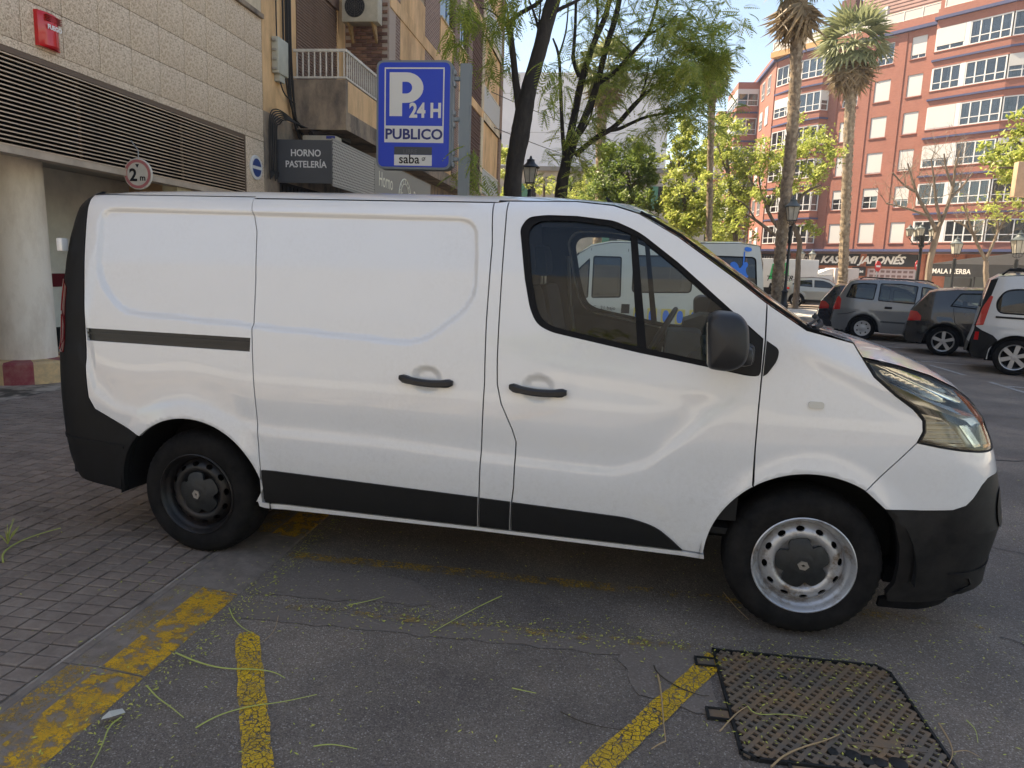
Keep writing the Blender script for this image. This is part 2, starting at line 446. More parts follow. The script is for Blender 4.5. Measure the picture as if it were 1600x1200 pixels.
# repair strips and dark tar seams
def patch_poly(name, pts, z, m, wob=.02, step=.08, kind='structure', seed=0):
    rr = random.Random(seed); P = resample(pts, step)
    P = [(p[0]+rr.uniform(-wob, wob), p[1]+rr.uniform(-wob, wob), z) for p in P]
    o = mesh_obj(name, P, [tuple(range(len(P)))], m); o['kind'] = kind; return o
patch_poly('asphalt_patch', [(-1.67, 2.99), (.45, 3.0), (.50, 2.86), (-1.67, 2.84)], .003, ASPP, .015, seed=1)
patch_poly('asphalt_patch', [(-1.67, 3.42), (-.9, 3.40), (-.7, 3.12), (-1.67, 3.06)], .0035, ASPP, .02, seed=2)
patch_poly('asphalt_patch', [(.12, 2.96), (.50, 2.96), (.50, 2.50), (.20, 2.56)], .0042, ASPP, .02, seed=3)
TAR = mat('tar', (.012, .012, .012), .5)
def strip(name, pts, w, z, m, kind='structure', jit=0, seed=0):
    rr = random.Random(seed); vv = []; ff = []
    P = [np.array(p, float) for p in pts]
    for i, p in enumerate(P):
        t = P[min(i+1, len(P)-1)]-P[max(i-1, 0)]; t /= np.linalg.norm(t); n = np.array([-t[1], t[0]])
        ww = (w[i] if isinstance(w, (list, tuple)) else w)/2
        a = p+n*(ww+rr.uniform(-jit, jit)); b = p-n*(ww+rr.uniform(-jit, jit)); vv += [(*a, z), (*b, z)]
        if i: k = 2*i; ff.append((k-2, k-1, k+1, k))
    o = mesh_obj(name, vv, ff, m); o['kind'] = kind; return o
def wiggle(a, b, n, amp, seed):
    rr = random.Random(seed); return [(a[0]+(b[0]-a[0])*i/n+rr.uniform(-amp, amp), a[1]+(b[1]-a[1])*i/n+rr.uniform(-amp, amp)) for i in range(n+1)]
strip('road_crack', wiggle((3.3, 6.98), (9, 7.35), 60, .02, 4), .018, .0045, TAR, jit=.006)
strip('road_crack', wiggle((1.9, 3.35), (2.7, 2.8), 26, .012, 5), .007, .0045, TAR, jit=.003)
strip('road_crack', wiggle((2.45, 4.6), (3.6, 3.9), 26, .02, 6), .008, .0045, TAR, jit=.003)
strip('road_crack', wiggle((3.8, 9.5), (7.5, 9.1), 40, .03, 8), .012, .0045, TAR, jit=.004)
# worn yellow paint
def paint(name, c1, c2, cover, crack, cscale=38, nsc=9.0):
    q = NT(name); t = q.t
    q.color(q.mix(q.math('MULTIPLY', q.ramp(q.noise(7, 6, .75), [(.45, 0.0), (.75, 1.0)]), .6), q.mix(q.ramp(q.noise(40, 5, .7), [(.35, 0.0), (.7, 1.0)]), c1, c2), (.12, .09, .05))).rough(.7)
    tr = q.n('ShaderNodeBsdfTransparent'); mx = q.n('ShaderNodeMixShader')
    nz = q.n('ShaderNodeTexNoise', Scale=nsc, Detail=8, Roughness=.76); t.links.new(q.tc.outputs['Object'], nz.inputs['Vector'])
    wv = q.n('ShaderNodeVectorMath', _operation='ADD'); t.links.new(q.tc.outputs['Object'], wv.inputs[0])
    n3 = q.n('ShaderNodeTexNoise', Scale=16.0, Detail=2); t.links.new(q.tc.outputs['Object'], n3.inputs['Vector'])
    sc = q.n('ShaderNodeVectorMath', _operation='SCALE'); sc.inputs['Scale'].default_value = .05; t.links.new(n3.outputs['Color'], sc.inputs[0]); t.links.new(sc.outputs[0], wv.inputs[1])
    vd = q.vor(cscale, 'DISTANCE_TO_EDGE', wv.outputs[0]); ck = q.ramp(vd, [(crack*.5, 0.0), (crack, 1.0)])
    vd2 = q.vor(cscale*2.7, 'DISTANCE_TO_EDGE', wv.outputs[0]); ck2 = q.ramp(vd2, [(crack*.3, 0.0), (crack*.8, 1.0)])
    cv = q.ramp(nz.outputs['Fac'], [(cover-.05, 0.0), (cover+.05, 1.0)])
    f = q.math('MULTIPLY', q.math('MULTIPLY', cv, ck), q.math('MAXIMUM', ck2, .3))
    out = [n for n in t.nodes if n.type == 'OUTPUT_MATERIAL'][0]
    t.links.new(f, mx.inputs[0]); t.links.new(tr.outputs[0], mx.inputs[1]); t.links.new(q.p.outputs[0], mx.inputs[2]); t.links.new(mx.outputs[0], out.inputs[0])
    return q.m
YP1 = paint('yellow_paint_cracked', (.80, .48, .015), (.66, .37, .02), .38, .07)
YP2 = paint('yellow_paint_worn', (.62, .34, .03), (.42, .24, .03), .465, .10)
YP3 = paint('yellow_paint_faint', (.56, .34, .06), (.36, .22, .04), .54, .12)
YPK = paint('kerb_yellow', (.80, .44, .02), (.66, .31, .015), .478, .03, 60, 15.0)
def seg(a, b, n): return [(a[0]+(b[0]-a[0])*i/n, a[1]+(b[1]-a[1])*i/n) for i in range(n+1)]
strip('yellow_road_line', seg((-1.475, 2.72), (-.55, 1.12), 30), [.05]+[.098]*30, .0075, YP1, jit=.004, seed=1)
strip('yellow_road_line', seg((.56, 2.92), (-.55, 1.18), 30), .092, .0078, YP1, jit=.004, seed=2)
strip('yellow_road_line', seg((-1.66, 3.55), (.15, 3.50), 30), .085, .0075, YP2, jit=.006, seed=3)
strip('yellow_road_line', seg((.15, 3.50), (1.9, 3.46), 30), .085, .0079, YP3, jit=.006, seed=4)
strip('yellow_road_line', seg((-1.58, 2.97), (.45, 2.97), 30), .06, .0084, YP3, jit=.006, seed=5)
WP = paint('white_paint_worn', (.55, .54, .52), (.40, .39, .38), .36, .06, 30)
for a, b in (((6.42, 11.6), (6.44, 12.75)), ((6.40, 13.5), (6.40, 14.9)), ((6.40, 16.0), (6.4, 17.2)), ((6.35, 9.4), (6.38, 10.7)), ((6.40, 18.4), (6.40, 19.6)), ((6.4, 21.0), (6.4, 22.4))):
    strip('white_bay_mark', [a, b], .09, .0075, WP)
for y in (15.55, 18.75, 21.9, 12.3):
    strip('white_bay_line', [(6.5, y), (10.9, y-4.4*math.tan(R(22)))], .10, .0082, WP)
# distant pavements
q = NT('pavement_light'); q.color(q.mix(q.ramp(q.noise(3, 5, .7), [(.35, 0.0), (.7, 1.0)]), (.52, .50, .46), (.40, .38, .35))).rough(.8); q.bump(q.noise(60, 4), .3, .01); PAVL = q.m
KST = mat('kerb_stone_light', (.36, .34, .31), .8, var=.3, vscale=4, bump=.3, bscale=60)
def slab(name, pts, z0, z1, m): 
    mb = MB(); mb.prism(pts, z0, z1, 'z'); return structure(mb.build(name, m))
slab('pavement', [(7.35, 28.7), (60, 28.7), (60, 35.5), (7.35, 35.5)], -.05, .13, PAVL)
slab('pavement', [(11.9, -3), (60, -3), (60, 28.70), (11.9, 28.70)], -.05, .125, PAVL)
slab('pavement', [(-40, -30), (40, -30), (40, -4.2), (-40, -4.2)], -.05, .12, PAVL)  # unseen pale plaza added behind the camera to bounce sunlight onto the van
for i in range(13):
    MB().bevbox(7.2, 7.35, 28.7+i*.52, 29.21+i*.52, -.05, .14, .012).build('kerb_stone', KST)['kind'] = 'structure'
for i in range(9):
    MB().bevbox(7.36+i*.52, 7.87+i*.52, 28.55, 28.70, -.05, .14, .012).build('kerb_stone', KST)['kind'] = 'structure'
# far pavement along the red building, set out with its facade
RT = np.array([0.68199836, -0.7313537]); RP0 = np.array([24.08938254, 64.38993781]); RN = np.array([-.7313537, -.68199836])   # along, origin, outward
def RW(u, n=0.0, z=0.0): p = RP0+RT*u+RN*n; return (p[0], p[1], z)
slab('pavement', [RW(-13.6, 9)[:2], RW(40, 9)[:2], RW(40, -1)[:2], RW(-13.6, -1)[:2], (11.0, 120), (8.5, 120)], -.05, .15, PAVL)
# left pavement, pavers, kerb ------------------------------------------------
q = NT('paver_stone')
oi = q.n('ShaderNodeObjectInfo')
big = q.ramp(q.noise(1.1, 5, .65), [(.35, (.18, .132, .105)), (.65, (.31, .232, .186))])
ge = q.n('ShaderNodeNewGeometry')
rnd = q.math('MULTIPLY_ADD', ge.outputs['Random Per Island'], .34); 
rn = rnd.node; rn.inputs[2].default_value = .82
c = q.mix(1.0, big, (1, 1, 1), 'MULTIPLY')
m2 = q.n('ShaderNodeVectorMath', _operation='SCALE'); q.t.links.new(c, m2.inputs[0]); q.t.links.new(rnd, m2.inputs['Scale'])
wn = q.ramp(q.noise(22, 7, .75), [(.45, 0.0), (.7, 1.0)])
q.color(q.mix(q.math('MULTIPLY', wn, .4), m2.outputs[0], (.42, .345, .28))).rough(.8); q.bump(q.noise(70, 6, .75), .7, .008); PAV = q.m
q = NT('paver_joint'); q.color(q.mix(q.ramp(q.noise(3.0, 5, .6), [(.42, 0.0), (.60, 1.0)]), (.09, .072, .054), (.50, .41, .33))).rough(.95); JNT = q.m
slab('pavement', [(-2.05, -4.1), (-2.05, 70), (-7.5, 70), (-7.5, -4.1)], -.05, .012, JNT)
# (geometry of the pavers is in world space so one material varies over them)
px0, px1, py0, py1 = .118, .084, 0, 0
rr = random.Random(3)
cells = []
x = -2.065
ix = 0
while x > -6.15:
    y = .85; iy = 0
    while y < 12.6:
        cells.append((x-.118, y)); y += .0845
    x -= .120
cells.sort(key=lambda c: (c[0]+2.3)**2*1.0+(c[1]-2.6)**2)
pv = []; big_v = []; big_f = []
near = [c for c in cells if c[1] > 1.35 and c[0] > -3.4 or (c[1] > 2.2 and c[0] > -4.3)]
near_set = set(near[:300])
pmesh = []
def paver_geom(x, y, w, d, rr, b=.006):
    h = .0225+rr.uniform(-.0025, .0025); tx, ty = rr.uniform(-.012, .012), rr.uniform(-.012, .012); j = lambda: rr.uniform(-.0015, .0015)
    P = [(x+j(), y+j()), (x+w+j(), y+j()), (x+w+j(), y+d+j()), (x+j(), y+d+j())]
    cx, cy = x+w/2, y+d/2
    def hz(p): return h+tx*(p[0]-cx)+ty*(p[1]-cy)
    top = [(p[0]+(b if p[0] < cx else -b), p[1]+(b if p[1] < cy else -b)) for p in P]
    v = [(p[0], p[1], hz(p)-.5*b) for p in P]+[(p[0], p[1], hz(p)) for p in top]+[(p[0], p[1], .004) for p in P]
    f = [(4, 5, 6, 7)]+[(i, (i+1) % 4, 4+(i+1) % 4, 4+i) for i in range(4)]+[(8+i, 8+(i+1) % 4, (i+1) % 4, i) for i in range(4)]
    return v, f
pave_root = structure(bpy.data.objects.new('pavement', None)); COL.objects.link(pave_root)
for c in cells:
    v, f = paver_geom(c[0], c[1], .112, .0765, rr)
    if c in near_set: mesh_obj('paver', v, f, PAV, pave_root)
    else: n = len(big_v); big_v += v; big_f += [tuple(i+n for i in q_) for q_ in f]
o = stuff(mesh_obj('pavers', big_v, big_f, PAV, pave_root))
# kerb stones
q = NT('kerb_concrete')
q.color(q.mix(q.ramp(q.noise(14, 7, .7), [(.4, 0.0), (.7, 1.0)]), (.185, .145, .118), (.28, .225, .185))).rough(.85); q.bump(q.noise(80, 5, .7), .5, .006); KRB = q.m
prof = [(-2.048, -.03), (-2.048, .021), (-2.035, .026), (-2.012, .026), (-2.006, .022), (-2.000, .026), (-1.885, .026), (-1.86, .022), (-1.70, .006), (-1.692, .001), (-1.692, -.03)]
ky = [-13.51+.72*i for i in range(90)]
kr = structure(bpy.data.objects.new('kerb', None)); COL.objects.link(kr)
for i, y in enumerate(ky):
    if y > 34: break
    if y < -3.9: continue
    mb = MB(); mb.prism([(p[0], p[1]+rr.uniform(-.0006, .0006)) for p in prof], y+.003, y+.717, 'y'); mb.build('kerb_stone', KRB, kr)
    if abs(y-3.05) < .1: continue
    vv = []; ff = []
    for k, (xx, zz) in enumerate(((-1.872, .0252), (-1.86, .0236), (-1.70, .0076), (-1.6915, .0026))):
        vv += [(xx, y+.006, zz), (xx, y+.714, zz)]
        if k: ff.append((2*k-2, 2*k, 2*k+1, 2*k-1))
    mesh_obj('kerb_paint', vv, ff, YPK, kr)
    vv = [(-1.998, y+.01, .0275), (-1.888, y+.01, .0275), (-1.888, y+.71, .0275), (-1.998, y+.71, .0275)]
    mesh_obj('kerb_paint', vv, [(0, 1, 2, 3)], YP3 if i % 3 else YP2, kr)
# iron grate -----------------------------------------------------------------
q = NT('cast_iron'); q.color(q.mix(q.ramp(q.noise(7, 6, .7), [(.42, 0.0), (.68, 1.0)]), (.17, .135, .105), (.30, .18, .095))).rough(.6); q.p.inputs['Metallic'].default_value = .3; q.bump(q.noise(150, 4), .3, .003); IRON = q.m
IRB = mat('iron_black', (.012, .012, .012), .6)
gx0, gx1, gy0, gy1 = .545, 1.255, 2.265, 2.965
gr = tag(thing('manhole_grate', 'x', 'grate', (0, 0, 0)), 'square cast iron lattice grate set in the asphalt by the front wheel', 'grate')
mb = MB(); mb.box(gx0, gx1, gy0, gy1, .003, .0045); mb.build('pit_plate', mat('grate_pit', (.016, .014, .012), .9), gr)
mb = MB()
outl = [(gx0, gy0+.03), (gx0+.05, gy0), (gx1, gy0), (gx1, gy1-.05), (gx1-.04, gy1), (gx0, gy1)]
for i in range(len(outl)):
    a, b = np.array(outl[i]), np.array(outl[(i+1) % len(outl)]); t = (b-a)/np.linalg.norm(b-a); n = np.array([-t[1], t[0]])*.0052
    mb.prism([tuple(a-n-t*.006), tuple(b-n+t*.006), tuple(b+n+t*.006), tuple(a+n-t*.006)], .002, .016, 'z')
mb.build('grate_frame', IRB, gr)
for cy, cx in ((2.86, gx0), (2.50, gx0)):
    mb = MB(); mb.box(cx-.085, cx-.007, cy-.03, cy+.03, .003, .008, 1)
    mb.box(cx-.09, cx-.08, cy-.035, cy+.035, .003, .014).box(cx-.08, cx-.007, cy-.035, cy-.027, .003, .014).box(cx-.08, cx-.007, cy+.027, cy+.035, .003, .014)
    mb.build('hinge_lug', [IRB, IRON], gr)
mb = MB(); mb.box(.70, .82, gy0-.11, gy0-.008, .003, .008, 1); mb.box(.69, .70, gy0-.11, gy0-.008, .003, .014).box(.82, .83, gy0-.11, gy0-.008, .003, .014); mb.build('hinge_lug', [IRB, IRON], gr)
# diamond lattice of flat bars, tall family then cross family (2 mm lower)
G0 = np.array([gx0+.010, gy0+.010]); G1 = np.array([gx1-.010, gy1-.010])
def clipline(p, d):
    ts = []
    t0, t1 = -9, 9
    for k in range(2):
        if abs(d[k]) < 1e-9: continue
        a, b = (G0[k]-p[k])/d[k], (G1[k]-p[k])/d[k]; t0 = max(t0, min(a, b)); t1 = min(t1, max(a, b))
    return (t0, t1) if t1 > t0+.02 else None
for fam, (ang, pitch, w, z) in enumerate(((R(52), .0365, .0165, .0142), (R(-38), .0335, .0150, .0128))):
    d = np.array([math.cos(ang), math.sin(ang)]); n = np.array([-d[1], d[0]]); c0 = (G0+G1)/2
    for k in range(-20, 21):
        p = c0+n*pitch*k; r_ = clipline(p, d)
        if not r_: continue
        a, b = p+d*r_[0], p+d*r_[1]; w2 = n*w/2
        MB().prism([tuple(a-w2), tuple(b-w2), tuple(b+w2), tuple(a+w2)], .0045+fam*.0004, z, 'z').build('grate_bar', IRON, gr)
for (cx, cy, r_) in ((.86, 2.345, .018), (.925, 2.34, .026), (.965, 2.322, .024), (1.005, 2.318, .024), (1.065, 2.325, .030), (.80, 2.79, .014)):
    MB().lathe([(.0005, .017), (r_*.9, .017), (r_, .0155), (r_, .006)], 18, 'z', (cx, cy, 0)).build('grate_boss', IRB, gr)
MB().box(.93, 1.19, 2.40, 2.445, .006, .0158).build('name_plate', IRON, gr)
for body, x_, s_ in (('EN 124', .945, .024), ('D400', 1.11, .024)):
    text_obj('plate_lettering', body, s_, IRB, gr, Matrix.Translation((x_, 2.414, .0166)), offset=.0005, extrude=.0004)
# ================================================================== LEFT BUILDINGS
XA, XB = -6.2, -5.14
def tex_granite():
    q = NT('granite'); v = q.vor(75, out='Color'); sp = q.n('ShaderNodeSeparateColor'); q.t.links.new(v, sp.inputs[0])
    c = q.ramp(sp.outputs[0], [(0, (.40, .29, .20)), (.35, (.62, .485, .36)), (.75, (.74, .59, .45)), (1, (.82, .69, .54))])
    ge = q.n('ShaderNodeNewGeometry'); w = q.ramp(q.noise(1.2, 5, .6), [(.3, (.80, .79, .77)), (.7, (1, 1, 1))])
    q.color(q.mix(1.0, c, w, 'MULTIPLY')).rough(.65); q.bump(q.noise(120, 3), .15, .004); return q.m
GRAN = tex_granite()
q = NT('orange_stucco')
w = q.ramp(q.noise(1.3, 7, .7, q.map((1, 1, .35))), [(.36, (.62, .60, .58)), (.55, (1, 1, 1))])
q.color(q.mix(1.0, q.ramp(q.noise(.6, 4), [(.3, (.72, .45, .23)), (.7, (.78, .51, .29))]), w, 'MULTIPLY')).rough(.85); q.bump(q.noise(40, 5), .2, .01); STUC = q.m
q = NT('cream_stucco'); q.color(q.mix(q.ramp(q.noise(1.5, 6, .7, q.map((1, 1, .3))), [(.38, 0.0), (.65, 1.0)]), (.46, .38, .28), (.76, .63, .45))).rough(.85); CREAM = q.m
q = NT('sooty_concrete'); q.color(q.mix(q.ramp(q.noise(2.2, 7, .7, q.map((1, 1, .5))), [(.38, 0.0), (.66, 1.0)]), (.13, .105, .09), (.38, .29, .21))).rough(.9); q.bump(q.noise(50, 5), .3, .01); SOOT = q.m
def brickmat(name, c1, c2, mort, bw=.25, bh=.07, ms=.010, axis='x'):
    q = NT(name); sp = q.n('ShaderNodeSeparateXYZ'); q.t.links.new(q.tc.outputs['Object'], sp.inputs[0]); cb = q.n('ShaderNodeCombineXYZ')
    q.t.links.new(sp.outputs['Y' if axis == 'x' else 'X'], cb.inputs[0]); q.t.links.new(sp.outputs['Z'], cb.inputs[1])
    b = q.n('ShaderNodeTexBrick'); q.t.links.new(cb.outputs[0], b.inputs['Vector'])
    for k, v in (('Color1', (*c1, 1)), ('Color2', (*c2, 1)), ('Mortar', (*mort, 1)), ('Scale', 1.0), ('Mortar Size', ms), ('Brick Width', bw), ('Row Height', bh), ('Bias', 0.0)): b.inputs[k].default_value = v
    q.color(q.mix(1.0, b.outputs['Color'], q.ramp(q.noise(.7, 5), [(.3, (.8, .8, .8)), (.7, (1, 1, 1))]), 'MULTIPLY')).rough(.85); q.bump(b.outputs['Fac'], .4, -.008); return q.m
BRX = brickmat('brown_brick', (.24, .135, .105), (.18, .10, .08), (.38, .31, .26))
SHUT = mat('shutter_brown', (.20, .13, .10), .6, var=.15, vscale=3)
SHUTT = mat('shutter_tan', (.36, .26, .16), .6)
RAIL = mat('railing_cream', (.62, .58, .52), .5, var=.15, vscale=6)
DRK = mat('opening_dark', (.02, .02, .022), .9)
GREYP = mat('light_grey_metal', (.30, .32, .34), .5, .3, var=.1, vscale=4)
# --- garage building
gb = thing('garage_building', 'granite clad building with brown louvres above its car park entrance', 'building', (XA, 0, 0))
def LX(y0, y1, z0, z1, d0, d1, m, name, parent=gb, bev=0):       # box on facade plane: d = proud of plane (+x)
    mb = MB(); (mb.bevbox(d0, d1, y0, y1, z0, z1, bev) if bev else mb.box(d0, d1, y0, y1, z0, z1)); return mb.build(name, m, parent)
YE = 12.49
# masonry core (opening from y -8 to 11.83 below z 2.72..3.6 louvre)
LX(1.0, YE, 3.66, 21.0, -.40, -.034, mat('core', (.3, .26, .2), .9), 'wall')
LX(11.84, YE, 0, 3.66, -.40, -.034, mat('core', (.3, .26, .2), .9), 'wall')
LX(1.0, 1.6, 0, 3.66, -.40, -.034, mat('core', (.3, .26, .2), .9), 'wall')
# granite tiles: rows and columns read off the photo
rows = [(3.755, 4.198), (4.204, 4.656), (4.662, 5.158), (5.164, 5.70)]
cols = [1.23+.593*i for i in range(19)]+[YE]
tile_cache = {}
for ri, (z0, z1) in enumerate(rows):
    for i in range(len(cols)-1):
        y0, y1 = cols[i]+.004, cols[i+1]-.004
        key = (round(y1-y0, 3), round(z1-z0, 3))
        if key not in tile_cache:
            tile_cache[key] = MB().bevbox(-.032, 0, 0, y1-y0, 0, z1-z0, .004).build('granite_tile', GRAN, gb, (0, y0, z0))
        else: inst(tile_cache[key], loc=(0, y0, z0))
for z0, z1 in ((0.0, .85), (.86, 1.7), (1.71, 2.70), (2.71, 3.652)):
    MB().bevbox(-.032, 0, 11.844, YE-.004, z0, z1, .004).build('granite_tile', GRAN, gb)
LX(1.0, YE, 5.78, 21.0, -.034, -.004, CREAM, 'upper_cladding'); LX(1.0, YE, 5.704, 5.778, -.034, .05, SOOT, 'ledge'); LX(1.0, YE-.004, 3.662, 3.750, -.033, .0, GRAN, 'granite_band')
for k in range(5):                           # upper storeys (out of frame): window bands
    z = 7.9+2.9*k
    for y in (2.5, 6, 9.5): LX(y, y+1.8, z, z+1.4, -.03, .002, DRK, 'window')
LX(1.0, YE+.02, 20.9, 21.2, -.5, .12, STUC, 'parapet')
MB().prism([(0, 5.83), (0, 5.90), (.06, 5.90)], 1.6, YE, 'y').build('ledge', SOOT, gb) if False else None
# slanted ledge at the top right of the tile field
# louvres
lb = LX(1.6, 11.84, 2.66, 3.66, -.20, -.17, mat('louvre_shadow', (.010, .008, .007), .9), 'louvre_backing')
LX(1.6, 11.84, 3.60, 3.658, -.17, -.002, mat('louvre_brown', (.16, .115, .085), .5, .3), 'louvre_frame')
LX(11.80, 11.838, 2.70, 3.598, -.17, -.002, mat('louvre_brown', (.16, .115, .085), .5, .3), 'louvre_frame')
LM = mat('louvre_slat', (.62, .49, .37), .45, .25, var=.2, vscale=2)
n = 21
s0 = None
for i in range(n):
    z = 2.70+.90*i/(n-1)-.005
    if s0 is None:
        mb = MB(); mb.prism([(-.150, .020), (-.146, .026), (-.012, -.004), (-.004, -.004), (-.004, -.016), (-.012, -.016)], 1.6, 11.79, 'y'); s0 = mb.build('louvre_slat', LM, gb, (0, 0, z))
    else: inst(s0, loc=(0, 0, z))
for y in (2.5, 4.0, 5.5, 8.1, 10.2): LX(y, y+.05, 2.70, 3.60, -.168, -.155, mat('louvre_brown', (.16, .115, .085), .5, .3), 'louvre_post')
LX(1.6, 11.84, 2.60, 2.69, -.20, -.01, mat('lintel_brown', (.44, .35, .27), .6, var=.2, vscale=3), 'lintel')
# interior of the entrance
gw = mat('garage_wall_grey', (.85, .80, .72), .85, var=.2, vscale=1)
LX(1.6, 16.0, 0, 3.3, -3.1, -3.0, gw, 'inner_wall')
LX(15.9, 16.0, 0, 3.3, -2.99, -.45, gw, 'inner_wall')
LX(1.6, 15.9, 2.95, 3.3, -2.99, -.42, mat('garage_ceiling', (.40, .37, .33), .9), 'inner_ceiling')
LX(1.5, 1.6, 0, 3.3, -2.99, -.4, gw, 'inner_wall')
LX(12.0, 15.89, 1.50, 1.66, -6.48, -.46, mat('stripe_red', (.16, .012, .02), .7), 'red_stripe') if False else None
MB().box(-2.97, -.46, 15.86, 15.898, 1.02, 1.24).build('red_stripe', mat('stripe_red', (.16, .012, .02), .7), gb)
MB().box(-2.97, -.46, 15.86, 15.898, .0, .34).build('black_plinth', BLK, gb)
MB().box(-2.999, -2.97, 1.7, 15.85, 1.02, 1.24).build('red_stripe', mat('stripe_red', (.16, .012, .02), .7), gb)
MB().box(-2.999, -2.97, 1.7, 15.85, .0, .34).build('black_plinth', BLK, gb)
structure(MB().box(XA-6.5, -7.5, 1.6, 16, -.05, .012).build('garage_floor', mat('garage_floor_grey', (.30, .26, .23), .8, var=.2, vscale=2)))
# pipes under the ceiling
MB().tube([(-.9, 7.2, 2.86), (-.9, 15.8, 2.86)], .045, 8).build('pipe', GREYP, gb)
MB().tube([(-1.3, 6.2, 2.80), (-1.3, 15.8, 2.84)], .03, 8).build('pipe', GREYP, gb)
MB().box(-.35, -.12, 10.0, 10.35, 2.30, 2.62).build('lamp_box', mat('lamp_cream', (.50, .44, .30), .6), gb)
# column with striped base
col = thing('entrance_column', 'thick round cream column with a red and yellow striped base at the garage entrance', 'column', (-7.22, 8.06, 0))
q = NT('column_paint'); q.color(q.mix(q.ramp(q.noise(3, 7, .7, q.map((1, 1, .4))), [(.45, 0.0), (.75, 1.0)]), (.86, .76, .64), (.62, .51, .40))).rough(.7); q.bump(q.noise(20, 4), .1, .01)
MB().lathe([(.335, .27), (.30, 3.0)], 40).build('shaft', q.m, col, sharp=R(60))
q = NT('striped_red'); q.color(q.mix(q.ramp(q.noise(9, 6, .7), [(.4, 0.0), (.7, 1.0)]), (.30, .055, .065), (.38, .15, .13))).rough(.8); SR = q.m
q = NT('striped_yellow'); q.color(q.mix(q.ramp(q.noise(9, 6, .7), [(.4, 0.0), (.7, 1.0)]), (.74, .50, .25), (.45, .32, .20))).rough(.8); SY_ = q.m
k = 12
for i in range(k):
    mb = MB(); vv = []
    for j in range(5):
        a = 2*PI*(i+j/4)/k+.30
        for r_, z in ((.60, 0), (.60, .255), (.575, .28), (.33, .282)): vv.append((r_*math.cos(a), r_*math.sin(a), z))
    ff = [(j*4+q_, (j+1)*4+q_, (j+1)*4+q_+1, j*4+q_+1) for j in range(4) for q_ in range(3)]
    mb.add(vv, ff, 0, True); mb.build('base_stripe', SR if i % 2 else SY_, col)
# alarm box
al = thing('alarm_box', 'red fire alarm box with white lettering on the granite wall', 'alarm', (XA, 0, 0))
REDP = mat('alarm_red', (.55, .012, .018), .25, coat=.5)
pr = []
for i in range(9):
    t = i/8; pr.append((7.34+.30*t, .045+.075*math.sin(PI*t)))
mb = MB(); vv = []
ys = pr; zc = [(3.78, .8), (3.80, 1.0), (4.08, 1.0), (4.12, .95), (4.14, .72)]
mb = MB(); vv = []
for z, s in zc:
    for y, d in ys: vv.append((.0+d*s, y, z))
m_ = len(ys); ff = [(i*m_+j, i*m_+j+1, (i+1)*m_+j+1, (i+1)*m_+j) for i in range(len(zc)-1) for j in range(m_-1)]
for j in range(m_): pass
mb.add(vv, ff, 0, True); mb.box(0, .045, 7.34, 7.64, 3.78, 4.14)
mb.build('housing', REDP, al)
for kk in range(4): MB().box(.09, .122, 7.38, 7.60, 4.045+.018*kk, 4.051+.018*kk).build('rib', mat('alarm_dark', (.3, .01, .012), .4), al)
text_obj('lettering', 'FUEGO', .062, WHT, al, frame_m((.119, 7.392, 3.965), (0, 1, 0), (0, 0, 1)), offset=.003, extrude=.001)
# round no parking badge on the pier
nb = thing('round_sign', 'small round blue sign with a white bar on the granite pier', 'sign', (XA, 12.16, 3.17))
MB().lathe([(.0, .03), (.20, .03), (.21, .02), (.21, 0)], 32, 'x').build('disc', mat('enamel_white', (.62, .62, .60), .4), nb)
for s_ in (-1, 1):
    pts = [(.155*math.cos(a), .155*math.sin(a)) for a in np.linspace(R(10), R(170), 14)]
    MB().prism([(p[0], s_*p[1]) for p in pts], .031, .034, 'x').build('blue_half', mat('enamel_blue', (.02, .055, .20), .4), nb)
# hanging height sign
hs = thing('height_sign', 'round white two metre height limit sign with a pink border hung over the garage ramp', 'sign', tuple(AY(216, 272, 8.75)))
DS = .188
MB().lathe([(.0, -.012), (DS, -.012), (DS+.008, -.006), (DS+.008, .012), (0, .012)], 40, 'y').build('disc', mat('sign_white_dirty', (.55, .52, .46), .5, var=.12, vscale=6), hs)
v, f, n_ = sheet([(DS*.96*math.cos(a), DS*.96*math.sin(a)) for a in np.linspace(0, 2*PI, 40, endpoint=False)], [[(DS*.77*math.cos(a), DS*.77*math.sin(a)) for a in np.linspace(0, 2*PI, 40, endpoint=False)]], lambda a, b: a*0+.0145, .1, 0, -1, False)
MB().add(v, f).build('border_ring', mat('sign_faded_red', (.45, .15, .15), .5), hs)
MB().prism([(-.026, .122), (.026, .122), (0, .075)], -.0150, -.0142, 'y').build('triangle_mark', BLK, hs)
text_obj('digit', '2', .215, BLK, hs, frame_m((-.115, -.0142, -.085), (1, 0, 0), (0, 0, 1)), offset=.006, extrude=.0008)
text_obj('letter', 'm', .105, BLK, hs, frame_m((.028, -.0142, -.080), (1, 0, 0), (0, 0, 1)), offset=.003, extrude=.0008)
MB().tube([(0, .02, .16), (0, .02, .30), (-.12, .06, .42)], .006, 6).build('hanger', GREYP, hs)
# --- bakery building ---------------------------------------------------------
bk = thing('bakery_building', 'orange rendered apartment block with brown brick panels and corner balcony above the bakery', 'building', (0, 0, 0))
def WB(x0, x1, y0, y1, z0, z1, m, name, parent=bk): return MB().box(x0, x1, y0, y1, z0, z1).build(name, m, parent)
WB(XA-.4, XA-.003, YE+.01, 16.45, 4.2, 22.0, STUC, 'wall')          # recessed corner wall
WB(XA-.4, XA-.003, YE+.01, 16.45, 0, 4.2, SOOT, 'wall')
WB(XA-8, XA-.4, YE+.5, 34, 0, 22.0, STUC, 'wall')                    # body of the block
